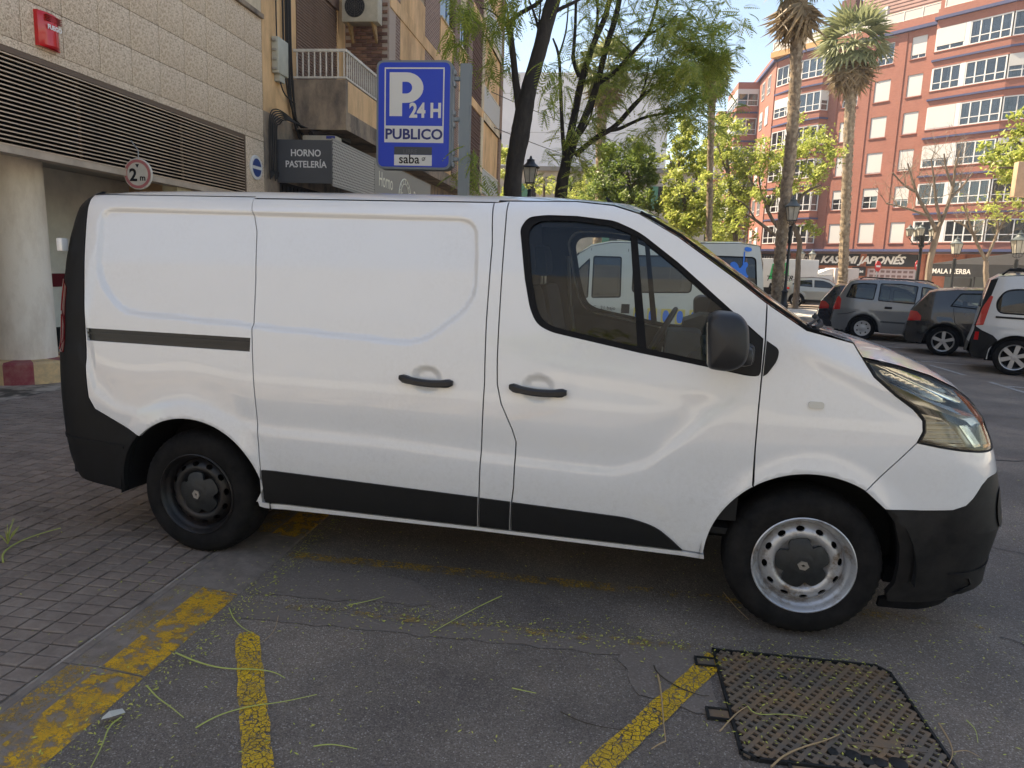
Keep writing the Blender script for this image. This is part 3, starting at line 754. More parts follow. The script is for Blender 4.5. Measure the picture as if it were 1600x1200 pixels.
# grilled doorway under the sign
WB(XA-.02, XA+.01, 13.1, 15.6, 0, 3.05, DRK, 'shop_opening')
for i in range(14): MB().box(XA+.012, XA+.03, 13.15+i*.17, 13.17+i*.17, 0, 3.0).build('grille_bar', BLK, bk)
# shuttered window behind the balcony
sh = MB().box(XA-.02, XA+.002, 13.9, 15.95, 5.05, 7.0).build('shutter', SHUT, bk)
s0 = None
for i in range(34):
    z = 5.07+.056*i
    if s0 is None: s0 = MB().prism([(XA+.003, 0), (XA+.024, .008), (XA+.024, .040), (XA+.003, .050)], 13.9, 15.95, 'y').build('shutter_slat', SHUT, sh, (0, 0, z))
    else: inst(s0, loc=(0, 0, z))
WB(XA-.01, XA+.06, 13.85, 16.0, 7.0, 7.35, SHUT, 'shutter_box')
WB(XA-.01, XA+.045, 15.96, 16.40, 4.2, 22, STUC, 'pilaster')
# brick wall facing the camera
YC = 16.42
WB(XA-.4, XB-.001, YC+.012, YC+.5, 0, 22, mat('mortar', (.42, .34, .29), .95), 'brick_wall_core')
rb = random.Random(5); bcs = [mat('brick_a', (.18, .095, .075), .8, var=.2, vscale=9), mat('brick_b', (.14, .075, .06), .8, var=.2, vscale=9), mat('brick_c', (.22, .12, .085), .8, var=.2, vscale=9)]
bm_ = [MB().bevbox(0, .232, -.012, .02, 0, .066, .004).build('brick', m, bk, (XA+.05, YC, 4.30)) for m in bcs]
first = True
for r_ in range(40):
    z = 4.30+.0775*r_
    for c_ in range(5):
        x = XA+.055+.2435*c_-(.122 if r_ % 2 else 0)
        if x+.232 > XB-.002 or x < XA-.02: continue
        s = rb.choice(bm_); inst(s, loc=(x, YC+rb.uniform(-.003, .003), z))
for b_ in bm_: bpy.data.objects.remove(b_)
WB(XA, XB-.002, YC-.004, YC+.012, 7.42, 22, brickmat('brown_brick_y', (.125, .068, .052), (.095, .052, .042), (.25, .20, .17), axis='y'), 'brick_panel')
# balcony
YD = 13.72
WB(XA, XB, YD, YC+.2, 4.19, 4.45, SOOT, 'balcony_slab'); 
WB(XA, XB+.02, YD-.02, YC+.2, 4.10, 4.19, SOOT, 'balcony_slab_edge')
WB(XA, XB-.003, YD+.003, YD+.12, 4.45, 5.02, SOOT, 'balcony_parapet')
WB(XB-.12, XB-.004, YD+.12, 19.0, 4.45, 5.02, STUC, 'balcony_parapet')
WB(XA, XB+.01, YC+.2, 33.0, 4.10, 4.42, SOOT, 'soffit_slab')
rl = bpy.data.objects.new('railing', None); COL.objects.link(rl); rl.parent = bk
MB().box(XA, XB, YD+.03, YD+.075, 5.53, 5.58).build('top_rail', RAIL, rl); MB().box(XA, XB, YD+.035, YD+.07, 5.05, 5.085).build('bottom_rail', RAIL, rl)
MB().box(XB-.045, XB, YD+.08, 17.2, 5.53, 5.58).build('top_rail', RAIL, rl); MB().box(XB-.04, XB-.005, YD+.08, 17.2, 5.05, 5.085).build('bottom_rail', RAIL, rl)
b0 = MB().box(0, .022, 0, .022, 5.085, 5.53).build('baluster', RAIL, rl, (XA+.06, YD+.04, 0))
for i in range(1, 9): inst(b0, loc=(XA+.06+.117*i, YD+.04, 0))
for i in range(0, 26): inst(b0, loc=(XB-.034, YD+.12+.118*i, 0))
# facade plane XB from YC to 33
WB(XB-.4, XB-.05, YC+.5, 33.2, 4.42, 22.0, STUC, 'wall')
WB(XB-.9, XB-.5, 17.0, 33.2, 0, 4.10, SOOT, 'wall')
W2 = lambda y0, y1, z0, z1, d, m, name: WB(XB-.05, XB+d, y0, y1, z0, z1, m, name)
for s, zf in enumerate((4.42, 7.52, 10.62, 13.72, 16.82)):
    zt = zf+3.1-.28
    WB(XB-.05, XB+.02, YC+.05, 33.2, zt, zt+.30, STUC, 'floor_band')
    def ww(y0, y1, z0, z1, d, m, name): return WB(XB-.048, XB+d, y0, y1, z0, z1-.002, m, name)
    ww(YC+.52, 17.28, zf, zt, -.004, BRX, 'brick_panel')
    ww(19.55, 21.20, zf, zt, -.004, BRX, 'brick_panel')
    ww(17.29, 19.54, zf+1.95, zt, .0, STUC, 'spandrel'); ww(17.29, 19.54, zf, zf+.75, .0, STUC, 'spandrel')
    w_ = ww(17.30, 19.53, zf+.75, zf+1.95, -.035, SHUTT, 'window_shutter')
    for k in range(14): MB().box(XB-.034, XB-.022, 17.31, 19.52, zf+.77+.084*k, zf+.835+.084*k).build('shutter_slat', SHUTT, w_) if s < 2 else None
    for (a, b) in ((21.21, 22.90), (23.62, 25.05)):
        ww(a, b, zf, zf+1.05, .02, STUC, 'spandrel'); ww(a, b, zf+1.05, zf+1.10, .06, CREAM, 'window_sill')
        w_ = ww(a+.05, b-.05, zf+1.10, zt-.55, -.03, GLD, 'window_pane'); ww(a, b, zt-.55, zt, -.01, CREAM, 'roller_blind')
        MB().box(XB-.03, XB-.015, (a+b)/2-.03, (a+b)/2+.03, zf+1.10, zt-.55).build('window_bar', mat('frame_blue', (.02, .08, .25), .5), w_)
    ww(22.90, 23.62, zf, zt+.28, .07, BRX, 'brick_pier'); ww(25.05, 25.75, zf, zt+.28, .07, BRX, 'brick_pier')
    # pierced screen
    sc = ww(25.76, 28.0, zf+.05, zt, -.03, mat('screen_dark', (.05, .03, .026), .9), 'screen_panel')
    if s < 3:
        g = MB()
        for r_ in range(11):
            z = zf+.08+.245*r_
            for k in range(9):
                y = 25.78+.248*k; g.box(XB-.03, XB+.02, y, y+.035, z, z+.245)
                g.prism([(y+.14, z+.05), (y+.20, z+.12), (y+.14, z+.19), (y+.08, z+.12)], XB-.03, XB+.012, 'x')
            g.box(XB-.03, XB+.022, 25.77, 28.0, z-.018, z+.018)
        stuff(g.build('screen_blocks', mat('screen_brown', (.17, .10, .08), .85), bk))
    ww(28.01, 28.5, zf, zt, .03, CREAM, 'rendered_panel')
    # end balcony
    WB(XB-1.2, XB+.03, 28.5, 33.2, zf-.28, zf-.02, CREAM, 'balcony_slab')
    WB(XB-1.2, XB-1.1, 28.5, 33.2, zf, zt, BRX, 'brick_panel')
    WB(XB-.03, XB+.01, 28.55, 33.1, zf+.05, zf+.95, mat('panel_grey', (.45, .46, .46), .5), 'balcony_panel')
    WB(XB-.04, XB+.02, 28.5, 33.15, zf+.96, zf+1.01, RAIL, 'balcony_rail')
    WB(XB-1.11, XB-1.09, 29.6, 30.6, zf+.1, zt-.4, DRK, 'balcony_door')
WB(XB-1.2, XB+.03, 32.6, 33.2, 4.4, 22, brickmat('brown_brick_y2', (.30, .17, .12), (.24, .135, .10), (.35, .29, .24), axis='y'), 'brick_pier')
WB(XA-8, XB+.1, YE+.5, 33.3, 22, 22.3, STUC, 'parapet')
# bakery sign: box with dark end, perforated side and grey name panel
bs = thing('bakery_sign', 'dark grey box sign of the bakery with perforated side panel wrapping the shop front', 'sign', (0, 0, 0))
SG = mat('sign_charcoal', (.085, .090, .10), .45)
MB().box(XA+.005, XB, 13.0, 13.04, 3.02, 3.79).build('end_panel', SG, bs)
for body, z_ in (('HORNO', 3.50), ('PASTELERÍA', 3.30)):
    text_obj('lettering', body, .17 if body == 'HORNO' else .165, WHT, bs, frame_m(((XA+XB)/2+.03, 12.997, z_), (1, 0, 0), (0, 0, 1)), offset=.003, extrude=.001, align='CENTER', sx=.92)
MB().box(XB-.03, XB-.012, 13.04, 15.46, 3.02, 3.80).build('inner_box', mat('sign_inner', (.05, .05, .05), .8), bs)
mb = MB()
PERF = mat('perforated_metal', (.48, .46, .43), .5, .1)
ny, nz = 30, 14
for r_ in range(nz+1):
    z = 3.04+.74*r_/nz; mb.box(XB-.011, XB, 13.06, 15.44, z-.012, z+.012)
for r_ in range(nz):
    z = 3.04+.74*r_/nz
    for k in range(ny):
        y = 13.06+2.38*(k+(.5 if r_ % 2 else 0))/ny; mb.box(XB-.011, XB-.0005, y, min(15.44, y+.028), z+.012, z+.74/nz-.012)
stuff(mb.build('perforated_panel', PERF, bs))
MB().box(XB-.02, XB, 15.46, 20.4, 3.02, 3.80).build('name_panel', mat('sign_grey', (.30, .29, .27), .5), bs)
MB().box(XB-.02, XB+.004, 13.04, 20.4, 3.80, 3.84).build('trim', mat('sign_grey', (.30, .29, .27), .5), bs)
MB().box(XB-.02, XB+.004, 13.04, 20.4, 2.98, 3.02).build('trim', mat('sign_grey', (.30, .29, .27), .5), bs)
CRW = mat('sign_cream', (.85, .82, .70), .5)
text_obj('lettering', 'Horno', .46, CRW, bs, frame_m((XB+.003, 15.72, 3.30), (0, 1, 0), (0, 0, 1)), extrude=.001, sx=.85)
text_obj('lettering', 'Villanueva', .17, CRW, bs, frame_m((XB+.003, 17.22, 3.22), (0, 1, 0), (0, 0, 1)), extrude=.001, sx=.9) if False else None
mb = MB(); mb.tube([(XB+.003, 17.80+.52*math.cos(a), 3.24+.44*math.sin(a)) for a in np.linspace(R(5), R(175), 20)], .014, 5); mb.tube([(XB+.003, 17.80+.36*math.cos(a), 3.26+.30*math.sin(a)) for a in np.linspace(R(5), R(175), 16)], .010, 5)
mb.build('emblem_arch', CRW, bs)
for k in range(7): MB().tube([(XB+.003, 17.80+.37*math.cos(R(20+k*23)), 3.26+.31*math.sin(R(20+k*23))), (XB+.003, 17.80+.51*math.cos(R(20+k*23)), 3.25+.42*math.sin(R(20+k*23)))], .010, 4).build('emblem_ray', CRW, bs)
text_obj('lettering', 'Villegas', .16, CRW, bs, frame_m((XB+.003, 17.42, 3.24), (0, 1, 0), (0, 0, 1)), extrude=.001)
text_obj('lettering', 'Pastelería', .46, CRW, bs, frame_m((XB+.003, 18.6, 3.16), (0, 1, 0), (0, 0, 1)), extrude=.001, sx=.8)
# condensers
def condenser(loc, sx_, label, legs=True):
    a = thing('air_conditioner', label, 'air conditioner', loc)
    MB().bevbox(0, sx_, 0, .32, 0, .62, .02).build('casing', mat('ac_cream', (.42, .38, .30), .6, var=.15, vscale=5), a)
    cx = sx_*.36
    MB().lathe([(.0, -.004), (.225, -.004), (.225, .01)], 28, 'y', (cx, -.002, .31)).build('fan_opening', DRK, a)
    for r_ in (.06, .10, .14, .18, .215): MB().tube([(cx+r_*math.cos(t), -.012, .31+r_*math.sin(t)) for t in np.linspace(0, 2*PI, 25)], .004, 4, cap=False).build('guard_ring', mat('guard_grey', (.10, .09, .08), .5), a)
    for t in range(0, 360, 30): MB().tube([(cx, -.012, .31), (cx+.215*math.cos(R(t)), -.012, .31+.215*math.sin(R(t)))], .003, 4).build('guard_spoke', mat('guard_grey', (.10, .09, .08), .5), a)
    MB().box(sx_*.72, sx_*.98, -.006, -.001, .56, .61).build('badge_strip', mat('badge_blue', (.03, .05, .25), .4), a)
    if legs:
        for x in (.10, sx_-.16):
            MB().prism([(.30, -.005), (.02, -.005), (.36, -.34), (.38, -.30)], x, x+.045, 'x').build('bracket', mat('bracket_rust', (.30, .19, .09), .7, var=.3, vscale=8), a)
    return a
p = AY(534, 34, 15.75)
condenser((p[0], 15.75, p[2]), .80, 'large cream air conditioner hung on rusty brackets above the corner balcony')
condenser((XA+.30, 13.45, 3.33), .66, 'cream air conditioner lying on top of the bakery sign box', False)
# meter box, cables
mbx = thing('meter_box', 'cream metal junction box with clips on the orange wall', 'box', (XA, 12.85, 4.92))
MB().bevbox(0, .13, 0, .42, 0, .62, .02).build('cover', mat('box_cream', (.42, .42, .36), .5, var=.12, vscale=5), mbx)
MB().box(0, .10, .10, .32, -.12, 0).build('cable_gland', mat('box_cream', (.42, .42, .36), .5), mbx)
for k in range(4): MB().bevbox(.02, .10, -.03, .0, .05+.16*k, .09+.16*k, .008).build('clip', mat('clip_grey', (.3, .29, .26), .5), mbx)
CB = mat('cable_black', (.018, .016, .016), .6)
def cable(pts, r_, label, grp='black cables on the bakery wall'):
    P = [np.array(p, float) for p in pts]; P = smooth_poly(P, 2, False)
    o = MB().tube([tuple(p) for p in P], r_, 6).build('cable', CB); tag(o, label, 'cable', grp); return o
for k, (yy, r_, zb) in enumerate(((13.25, .020, 4.25), (13.36, .016, 4.1), (13.44, .022, 3.9), (13.52, .014, 4.0), (13.57, .018, 3.85), (12.98, .014, 4.6))):
    cable([(XA+.03+.01*(k % 2), yy, 12), (XA+.03, yy+.02, 8), (XA+.05, yy-.03, 6.0), (XA+.04, yy+.02, 5.2), (XA+.06, yy+.12 if k < 5 else yy, zb+.4), (XA+.10, yy+.35 if k < 5 else yy+.1, zb), (XA+.15, yy+.5, zb-.08)], r_, ['leftmost thick black cable down the orange wall beside the balcony', 'second black cable down the orange wall beside the balcony', 'thickest black cable down the orange wall in the middle of the bundle', 'thin black cable right in the wall bundle', 'rightmost black cable of the wall bundle touching the balcony', 'lone thin black cable next to the cream junction box'][k])
for k in range(7):
    y = 12.60+.05*k
    cable([(XA+.35+.02*k, 13.3, 4.05), (XA+.16, 12.95, 4.28-.02*k), (XA+.06, y+.10, 4.28-.04*k), (XA+.05, y, 4.05), (XA+.05, y+.02*(k % 3), 3.5), (XA+.06, y-.01, 2.95+.05*(k % 4)), (XA+.05, y+.06, 3.2)], .011, 'thin black cable looping beside the charcoal bakery sign in the tangle of alike cables', 'looping black cables beside the bakery sign')
cable([(XA+.4, 13.6, 4.0), (XA+.5, 14.0, 4.12), (XA+.8, 14.6, 4.02)], .06, 'thick grey cable bundle behind the bakery sign')
# --- unseen building added behind the camera: hides bright sky, shows in reflections
# --- distant pale building closing the side street
rbk = thing('unseen_building', 'plain buff unseen block added behind the viewer for reflections and bounced light', 'building')
MB().box(-45, 45, -40, -31, 0, 17).build('wall', mat('buff_render', (.42, .42, .42), .85, var=.2, vscale=.4), rbk)
fb = thing('pale_building', 'tall plain white rendered building rising behind the near trees', 'building', (0, 0, 0))
MB().box(-12, 4.2, 62, 80, 0, 17.6).build('wall', mat('white_render', (.62, .62, .64), .8, var=.08, vscale=.3), fb)
for z in (12.8, 9.0, 15.9): MB().box(-12, 4.21, 61.985, 62, z, z+.05).build('joint', mat('joint_grey', (.40, .40, .42), .8), fb)
lb_ = thing('low_building', 'low grey building with green shutters behind the lantern', 'building', (0, 0, 0))
MB().box(-9, 6.5, 52, 60, 0, 8.4).build('wall', mat('grey_render', (.36, .34, .31), .85, var=.25, vscale=.8), lb_)
MB().box(-9.2, 6.7, 51.7, 60, 8.4, 8.7).build('roof_edge', mat('roof_grey', (.2, .2, .2), .8), lb_)
for x in (-6.5, -3.6, -.6, 2.6, 4.6):
    for z in (3.2, 6.0): 
        w_ = MB().box(x, x+1.1, 51.95, 52, z, z+1.5).build('window', DRK, lb_); MB().box(x, x+.54, 51.90, 51.949, z, z+1.5).build('shutter', mat('shutter_green', (.06, .20, .14), .6), w_)
# ================================================================== RED APARTMENT BUILDING
rdb = thing('red_apartment_building', 'red brick apartment block with white glazed bays and blue ledges across the street', 'building', (0, 0, 0))
q = NT('red_brick_far')
sp = q.n('ShaderNodeSeparateXYZ'); q.t.links.new(q.tc.outputs['Object'], sp.inputs[0])
cb = q.n('ShaderNodeCombineXYZ'); q.t.links.new(q.math('ADD', sp.outputs['X'], q.math('MULTIPLY', sp.outputs['Y'], -.7)), cb.inputs[0]); q.t.links.new(sp.outputs['Z'], cb.inputs[1])
b = q.n('ShaderNodeTexBrick'); q.t.links.new(cb.outputs[0], b.inputs['Vector'])
for k, v in (('Color1', (.34, .118, .082, 1)), ('Color2', (.29, .098, .068, 1)), ('Mortar', (.30, .15, .115, 1)), ('Scale', 1.0), ('Mortar Size', .008), ('Brick Width', .25), ('Row Height', .07)): b.inputs[k].default_value = v
q.color(q.mix(1.0, b.outputs['Color'], q.ramp(q.noise(.35, 6, .6), [(.3, (.86, .86, .86)), (.7, (1.05, 1.05, 1.05))]), 'MULTIPLY')).rough(.85); RBR = q.m
BLU = mat('ledge_blue', (.045, .055, .13), .6)
WFR = mat('window_white', (.60, .60, .59), .5)
BLND = mat('blind_white', (.52, .51, .49), .6, bump=.2, bscale=8)
CURT = mat('curtain_white', (.50, .52, .53), .8, var=.3, vscale=2)
ROOM = mat('room_dark', (.18, .20, .21), .9)
GLF = glass_mat('window_glass_far', (.62, .66, .68), 1.6)
PAVB = mat('ledge_red', (.30, .10, .07), .8)
UM = Matrix(((RT[0], RN[0], 0, RP0[0]), (RT[1], RN[1], 0, RP0[1]), (0, 0, 1, 0), (0, 0, 0, 1)))       # (u, outward, z) -> world
DET = UM.to_3x3().determinant()
def flipf(mb):
    if DET < 0: mb.f = [tuple(f[::-1]) for f in mb.f]
    return mb
def RB(u0, u1, n0, n1, z0, z1, m, name, parent=rdb, M=None):
    return flipf(MB().box(u0, u1, n0, n1, z0, z1, M=(M or UM))).build(name, m, parent)
rw = random.Random(9)
def window(u0, u1, z0, z1, n=0.0, M=None, blind=None, cols=2, transom=.33, fr=.07, curtain=None, prnt=None):
    """frame with muxes, glass, blind as one window with sub-parts"""
    M = M or UM
    mb = MB()
    mb.box(u0, u0+fr, n-.04, n+.045, z0, z1, M=M); mb.box(u1-fr, u1, n-.04, n+.045, z0, z1, M=M)
    mb.box(u0+fr, u1-fr, n-.04, n+.045, z0, z0+fr, M=M); mb.box(u0+fr, u1-fr, n-.04, n+.045, z1-fr, z1, M=M)
    for k in range(1, cols):
        uc = u0+(u1-u0)*k/cols; mb.box(uc-fr*.5, uc+fr*.5, n-.03, n+.035, z0+fr, z1-fr, M=M)
    if transom:
        zc = z0+(z1-z0)*transom; mb.box(u0+fr, u1-fr, n-.03, n+.03, zc-.03, zc+.03, M=M)
    w = flipf(mb).build('window', WFR, prnt or rdb)
    flipf(MB().box(u0+fr*.5, u1-fr*.5, n-.022, n-.016, z0+fr*.5, z1-fr*.5, M=M)).build('pane', GLF, w)
    bl = rw.random() if blind is None else blind
    if bl > .02:
        zb = z1-(z1-z0)*bl; flipf(MB().box(u0+.03, u1-.03, n+.046, n+.062, zb, z1-.01, M=M)).build('blind', BLND, w)
    cu = rw.random() if curtain is None else curtain
    if cu > .35:
        mb = MB(); k = 10; a, b_ = (u0+.05, u1-.05) if cu > .7 else ((u0+.05, (u0+u1)/2) if cu > .5 else ((u0+u1)/2, u1-.05))
        for i in range(k):
            ua = a+(b_-a)*i/k; mb.box(ua, ua+(b_-a)/k*.92, n-.14-.03*(i % 2), n-.12-.03*(i % 2), z0+.05, z1-.05, M=M)
        flipf(mb).build('curtain', CURT, w)
    flipf(MB().box(u0+.02, u1-.02, n-.5, n-.48, z0, z1, M=M)).build('room', ROOM, w)
    return w
ZS = [4.75+2.93*k for k in range(6)]         # window sills
WH = 1.72
# shell of main range: wall built as strips round the window openings
wins = [(-6.55, -5.15), (-3.75, -2.40), (-1.02, .18)]
def wallstrips(us, u0, u1, n0, n1, z0, z1, M=None, name='wall'):
    """wall with window openings us x ZS; solid pieces only"""
    mb = MB(); M = M or UM
    edges = [u0]+[e for w_ in us for e in w_]+[u1]
    for i in range(0, len(edges), 2): mb.box(edges[i], edges[i+1], n0, n1, z0, z1, M=M)
    for a, b_ in us:
        zz = [z0]+[v for s in ZS if s < z1 for v in (s, s+WH)]+[z1]
        for i in range(0, len(zz), 2): mb.box(a+.002, b_-.002, n0, n1-.003, zz[i], zz[i+1], M=M)
    return flipf(mb).build(name, RBR, rdb)
wallstrips(wins, -8.3, 1.15, -.45, 0.0, 4.2, 21.85)
for u in (-7.3, -4.45, -1.72, .66): RB(u-.35, u+.35, .002, .06, 4.25, 21.6, RBR, 'pilaster')
blinds = {(0, 0): .98, (1, 0): .98, (2, 0): .98, (0, 1): .45, (1, 1): .40, (2, 1): .62, (0, 2): .97, (1, 2): .95, (2, 2): .90, (0, 3): .97, (1, 3): .97, (2, 3): .96, (0, 4): .0, (1, 4): .97, (2, 4): .97, (0, 5): .3, (1, 5): .0, (2, 5): .82}
for c_, (a, b_) in enumerate(wins):
    for s, z in enumerate(ZS):
        window(a, b_, z, z+WH, -.12, blind=blinds[(c_, s)])
        RB(a-.06, b_+.06, .0, .07, z-.07, z-.003, PAVB, 'window_sill')
# glazed bays
def bay(u0, u1, prot, side_l, side_r, groups, storeys=6, zroof=21.85, left_bevel=False, tag_='bay'):
    for s in range(storeys):
        z = ZS[s]; zp0, zp1 = (z-.90, z) ; zt = z+WH; zh = zt+.30
        PL = [(u0-side_l, 0.0), (u0, prot), (u1, prot), (u1+side_r, 0.0), (u1+side_r, -.4), (u0-side_l, -.4)]
        def pr(za, zb, grow, m, name):
            g = grow; poly = [(u0-side_l-g, -.01), (u0-g*.6, prot+g), (u1+g*.6, prot+g), (u1+side_r+g, -.01)]
            n0 = len(poly); mb = MB(); v = [UM @ Vector((p[0], p[1], za)) for p in poly]+[UM @ Vector((p[0], p[1], zb)) for p in poly]
            f = [tuple(range(n0)), tuple(range(2*n0-1, n0-1, -1))]+[(i, i+n0, (i+1) % n0+n0, (i+1) % n0) for i in range(n0)]
            mb.add(v, f); o = mb.build(name, m, rdb)
            bmx = bmesh.new(); bmx.from_mesh(o.data); bmesh.ops.recalc_face_normals(bmx, faces=bmx.faces); bmx.to_mesh(o.data); bmx.free(); return o
        pr(zp0+.30, zp1-.06, 0, RBR, 'bay_parapet'); pr(zp1-.06, zp1, .05, PAVB, 'bay_ledge')
        pr(zp0+.16, zp0+.30, .12, BLU, 'blue_ledge'); pr(zp0-.02+.0, zp0+.16, 0, RBR, 'bay_soffit')
        if s == storeys-1: pr(zt, zroof-.12, 0, RBR, 'bay_lintel'); pr(zroof-.12, zroof+.10, .22, BLU, 'blue_cornice')
        else: pr(zt, ZS[s+1]-.92, 0, RBR if s % 2 else RBR, 'bay_lintel')
        # corner posts
        for a, b_, bl, cols, cu in groups[s % len(groups)]:
            window(a, b_, z, zt, prot-.06, blind=bl, cols=cols, curtain=cu, fr=.09)
        # piers between groups
        gs = groups[s % len(groups)]
        for i in range(len(gs)-1): RB(gs[i][1]+.002, gs[i+1][0]-.002, prot-.14, prot, z+.002, zt-.002, WFR, 'white_pier')
        # side facets
        for sd, L, uu, un in ((-1, side_l, u0-side_l, u0), (1, side_r, u1+side_r, u1)):
            if L < .05: 
                RB(uu-.01, uu+.08 if sd < 0 else uu+.01, 0, prot-.15, z, zt, WFR, 'white_post'); continue
            ln = math.hypot(L, prot)
            if sd < 0: o_ = (uu, 0.0); dx = np.array([L, prot])/ln
            else: o_ = (un, prot); dx = np.array([L, -prot])/ln
            nx = np.array([-dx[1], dx[0]])
            Ml = UM @ Matrix(((dx[0], nx[0], 0, o_[0]), (dx[1], nx[1], 0, o_[1]), (0, 0, 1, 0), (0, 0, 0, 1)))
            window(.03, ln-.03, z, zt, -.06, M=Ml, blind=[.0, .0, .25, 0, .5, 0][s], cols=max(1, int(ln/.75)), curtain=.8, fr=.08)
gR = [[(1.22, 3.30, 0, 3, .8), (3.62, 6.42, 0, 4, .8)], [(1.22, 3.30, 0, 2, .3), (3.62, 6.42, 0, 4, .8)], [(1.22, 3.30, .62, 2, .1), (3.62, 6.42, 0, 4, .5)],
      [(1.22, 3.30, .95, 2, .1), (3.62, 6.42, 0, 4, .9)], [(1.22, 3.30, 0, 3, .45), (3.62, 6.42, 0, 4, .6)], [(1.22, 3.30, .78, 2, .2), (3.62, 6.42, 0, 4, .9)]]
bay(1.15, 6.5, .70, .04, 2.6, gR)
gL = [[(-11.1, -8.25, 0, 4, .3)], [(-11.1, -8.25, 0, 4, .6)], [(-11.1, -8.25, 0, 4, .9)], [(-11.1, -8.25, 0, 4, .5)], [(-11.1, -8.25, 0, 4, .4)], [(-11.1, -8.25, 0, 4, .9)]]
bay(-11.2, -8.2, .70, 2.3, .35, gL)
for z in ZS: RB(-11.65, -11.15, .48, .66, z+.002, z+WH-.002, WFR, 'white_pier')
RB(-13.6, -8.3, -.6, -.35, 4.2, 21.85, RBR, 'wall')
RB(1.2, 9.2, -.6, -.35, 4.2, 21.85, RBR, 'wall')
wallstrips([(10.2, 11.5), (13.2, 14.5)], 9.1, 16.0, -.45, 0, 4.2, 21.85)
for a, b_ in ((10.2, 11.5), (13.2, 14.5)):
    for z in ZS: window(a, b_, z, z+WH, -.12)
bay(17.0, 22.5, .7, .9, .9, [[(17.1, 19.4, None, 3, None), (19.7, 22.4, 0, 4, None)]])
RB(16.0, 40, -.6, -.35, 4.2, 21.85, RBR, 'wall')
# cornice on the flat range, block behind, terraces, tiled roof
RB(-8.0, 1.0, .001, .30, 21.62, 21.87, BLU, 'blue_cornice'); RB(8.95, 16.1, .001, .28, 21.70, 21.90, BLU, 'blue_cornice')
RB(-13.6, 40, -14, -.6, 4.2, 21.80, RBR, 'block'); RB(-13.6, 40, -14, .0, 21.87, 22.0, PAVB, 'roof_slab')
RB(-13.8, -8.1, .001, .82, 21.96, 22.45, mat('terrace_ochre', (.48, .27, .12), .8), 'terrace_edge')
RB(-8.0, 1.1, -.30, -.05, 22.0, 22.55, RBR, 'terrace_parapet')
RB(1.2, 9.2, -.05, .85, 21.96, 22.50, RBR, 'terrace_parapet')
for (a, b_, n_, z0) in ((-8.0, 1.0, -.15, 22.55), (-13.6, -8.1, .7, 22.45), (1.6, 9.0, .7, 22.5)):
    r_ = bpy.data.objects.new('terrace_railing', None); COL.objects.link(r_); r_.parent = rdb
    RB(a, b_, n_-.03, n_+.03, z0+.78, z0+.84, RAIL, 'top_rail', r_); RB(a, b_, n_-.03, n_+.03, z0+.06, z0+.12, RAIL, 'bottom_rail', r_)
    k = int((b_-a)/1.5)
    for i in range(k+1): RB(a+(b_-a)*i/k-.04, a+(b_-a)*i/k+.04, n_-.04, n_+.04, z0, z0+.85, RAIL, 'post', r_)
    for i in range(k): RB(a+(b_-a)*i/k+.05, a+(b_-a)*(i+1)/k-.05, n_-.008, n_+.008, z0+.12, z0+.78, mat('rail_mesh', (.50, .47, .44), .7), 'infill_panel', r_)
TILE = mat('roof_tile', (.155, .075, .065), .7, var=.25, vscale=1.5)
mb = MB()
def roofp(u0, u1, n0, n1, z0, z1):
    v = [UM @ Vector(p) for p in ((u0, n0, z0), (u1, n0, z0), (u1, n1, z1), (u0, n1, z1))]
    rf = MB().add(v, [(0, 1, 2, 3)]).build('roof', TILE, rdb)
    k = int((z1-z0)/.42)
    for i in range(k):
        t = i/k; n_ = n0+(n1-n0)*t; z = z0+(z1-z0)*t; RB(u0, u1, n_-.02, n_+.05, z, z+.07, TILE, 'tile_course', rf)
roofp(-9.6, 22, -1.9, -6.0, 22.6, 27.4); roofp(-13, -9.7, -3.0, -7.0, 22.6, 25.6)
RB(-8.9, -7.6, -3.4, -2.2, 22.6, 26.4, BRX if False else mat('chimney_brown', (.13, .06, .05), .8), 'chimney'); RB(.9, 2.0, -1.2, .0, 22.0, 24.6, RBR, 'chimney')
RB(-6.8, -4.6, -2.6, -2.2, 23.5, 24.9, WFR, 'dormer'); RB(-6.6, -4.8, -2.19, -2.15, 23.7, 24.7, ROOM, 'dormer_pane')
# ground floor
RB(-13.6, 40, -.9, -.35, .1, 4.2, mat('shop_brick', (.34, .12, .07), .85, var=.2, vscale=2), 'ground_floor_wall')
RB(-14.0, 9.3, -.34, .95, 4.02, 4.22, BLU, 'blue_canopy'); RB(-14, 9.3, -.34, .80, 3.86, 4.018, mat('canopy_dark', (.12, .07, .06), .8), 'canopy_soffit')
RB(9.3, 40, -.34, .5, 4.02, 4.22, BLU, 'blue_canopy')
for u in (-10.2, -3.35, 1.55, 4.5, 9.0): RB(u, u+.55, -.34, -.10, .1, 3.85, mat('shop_brick', (.34, .12, .07), .85), 'pier')
RB(-9.6, -3.4, -.345, -.30, .1, 2.5, ROOM, 'shop_window'); RB(-2.7, 1.4, -.345, -.32, .1, 2.6, mat('menu_wall', (.40, .33, .35), .7), 'menu_wall')
kas = tag(thing('restaurant_sign', 'x', 'sign'), 'long black fascia sign with white slanted KASUMI JAPONÉS lettering', 'sign')
BSG = mat('sign_black', (.02, .02, .022), .5)
RB(-7.5, 1.45, -.30, -.12, 2.80, 3.84, BSG, 'board', kas); RB(-13.6, -7.55, -.30, -.14, 2.80, 3.80, mat('sign_dark_grey', (.05, .045, .045), .5), 'board', kas)
def utext(name, body, u, n, z, size, m, parent, **kw):
    o = Vector(RW(u, n, z)); return text_obj(name, body, size, m, parent, frame_m(o, (RT[0], RT[1], 0), (0, 0, 1)), **kw)
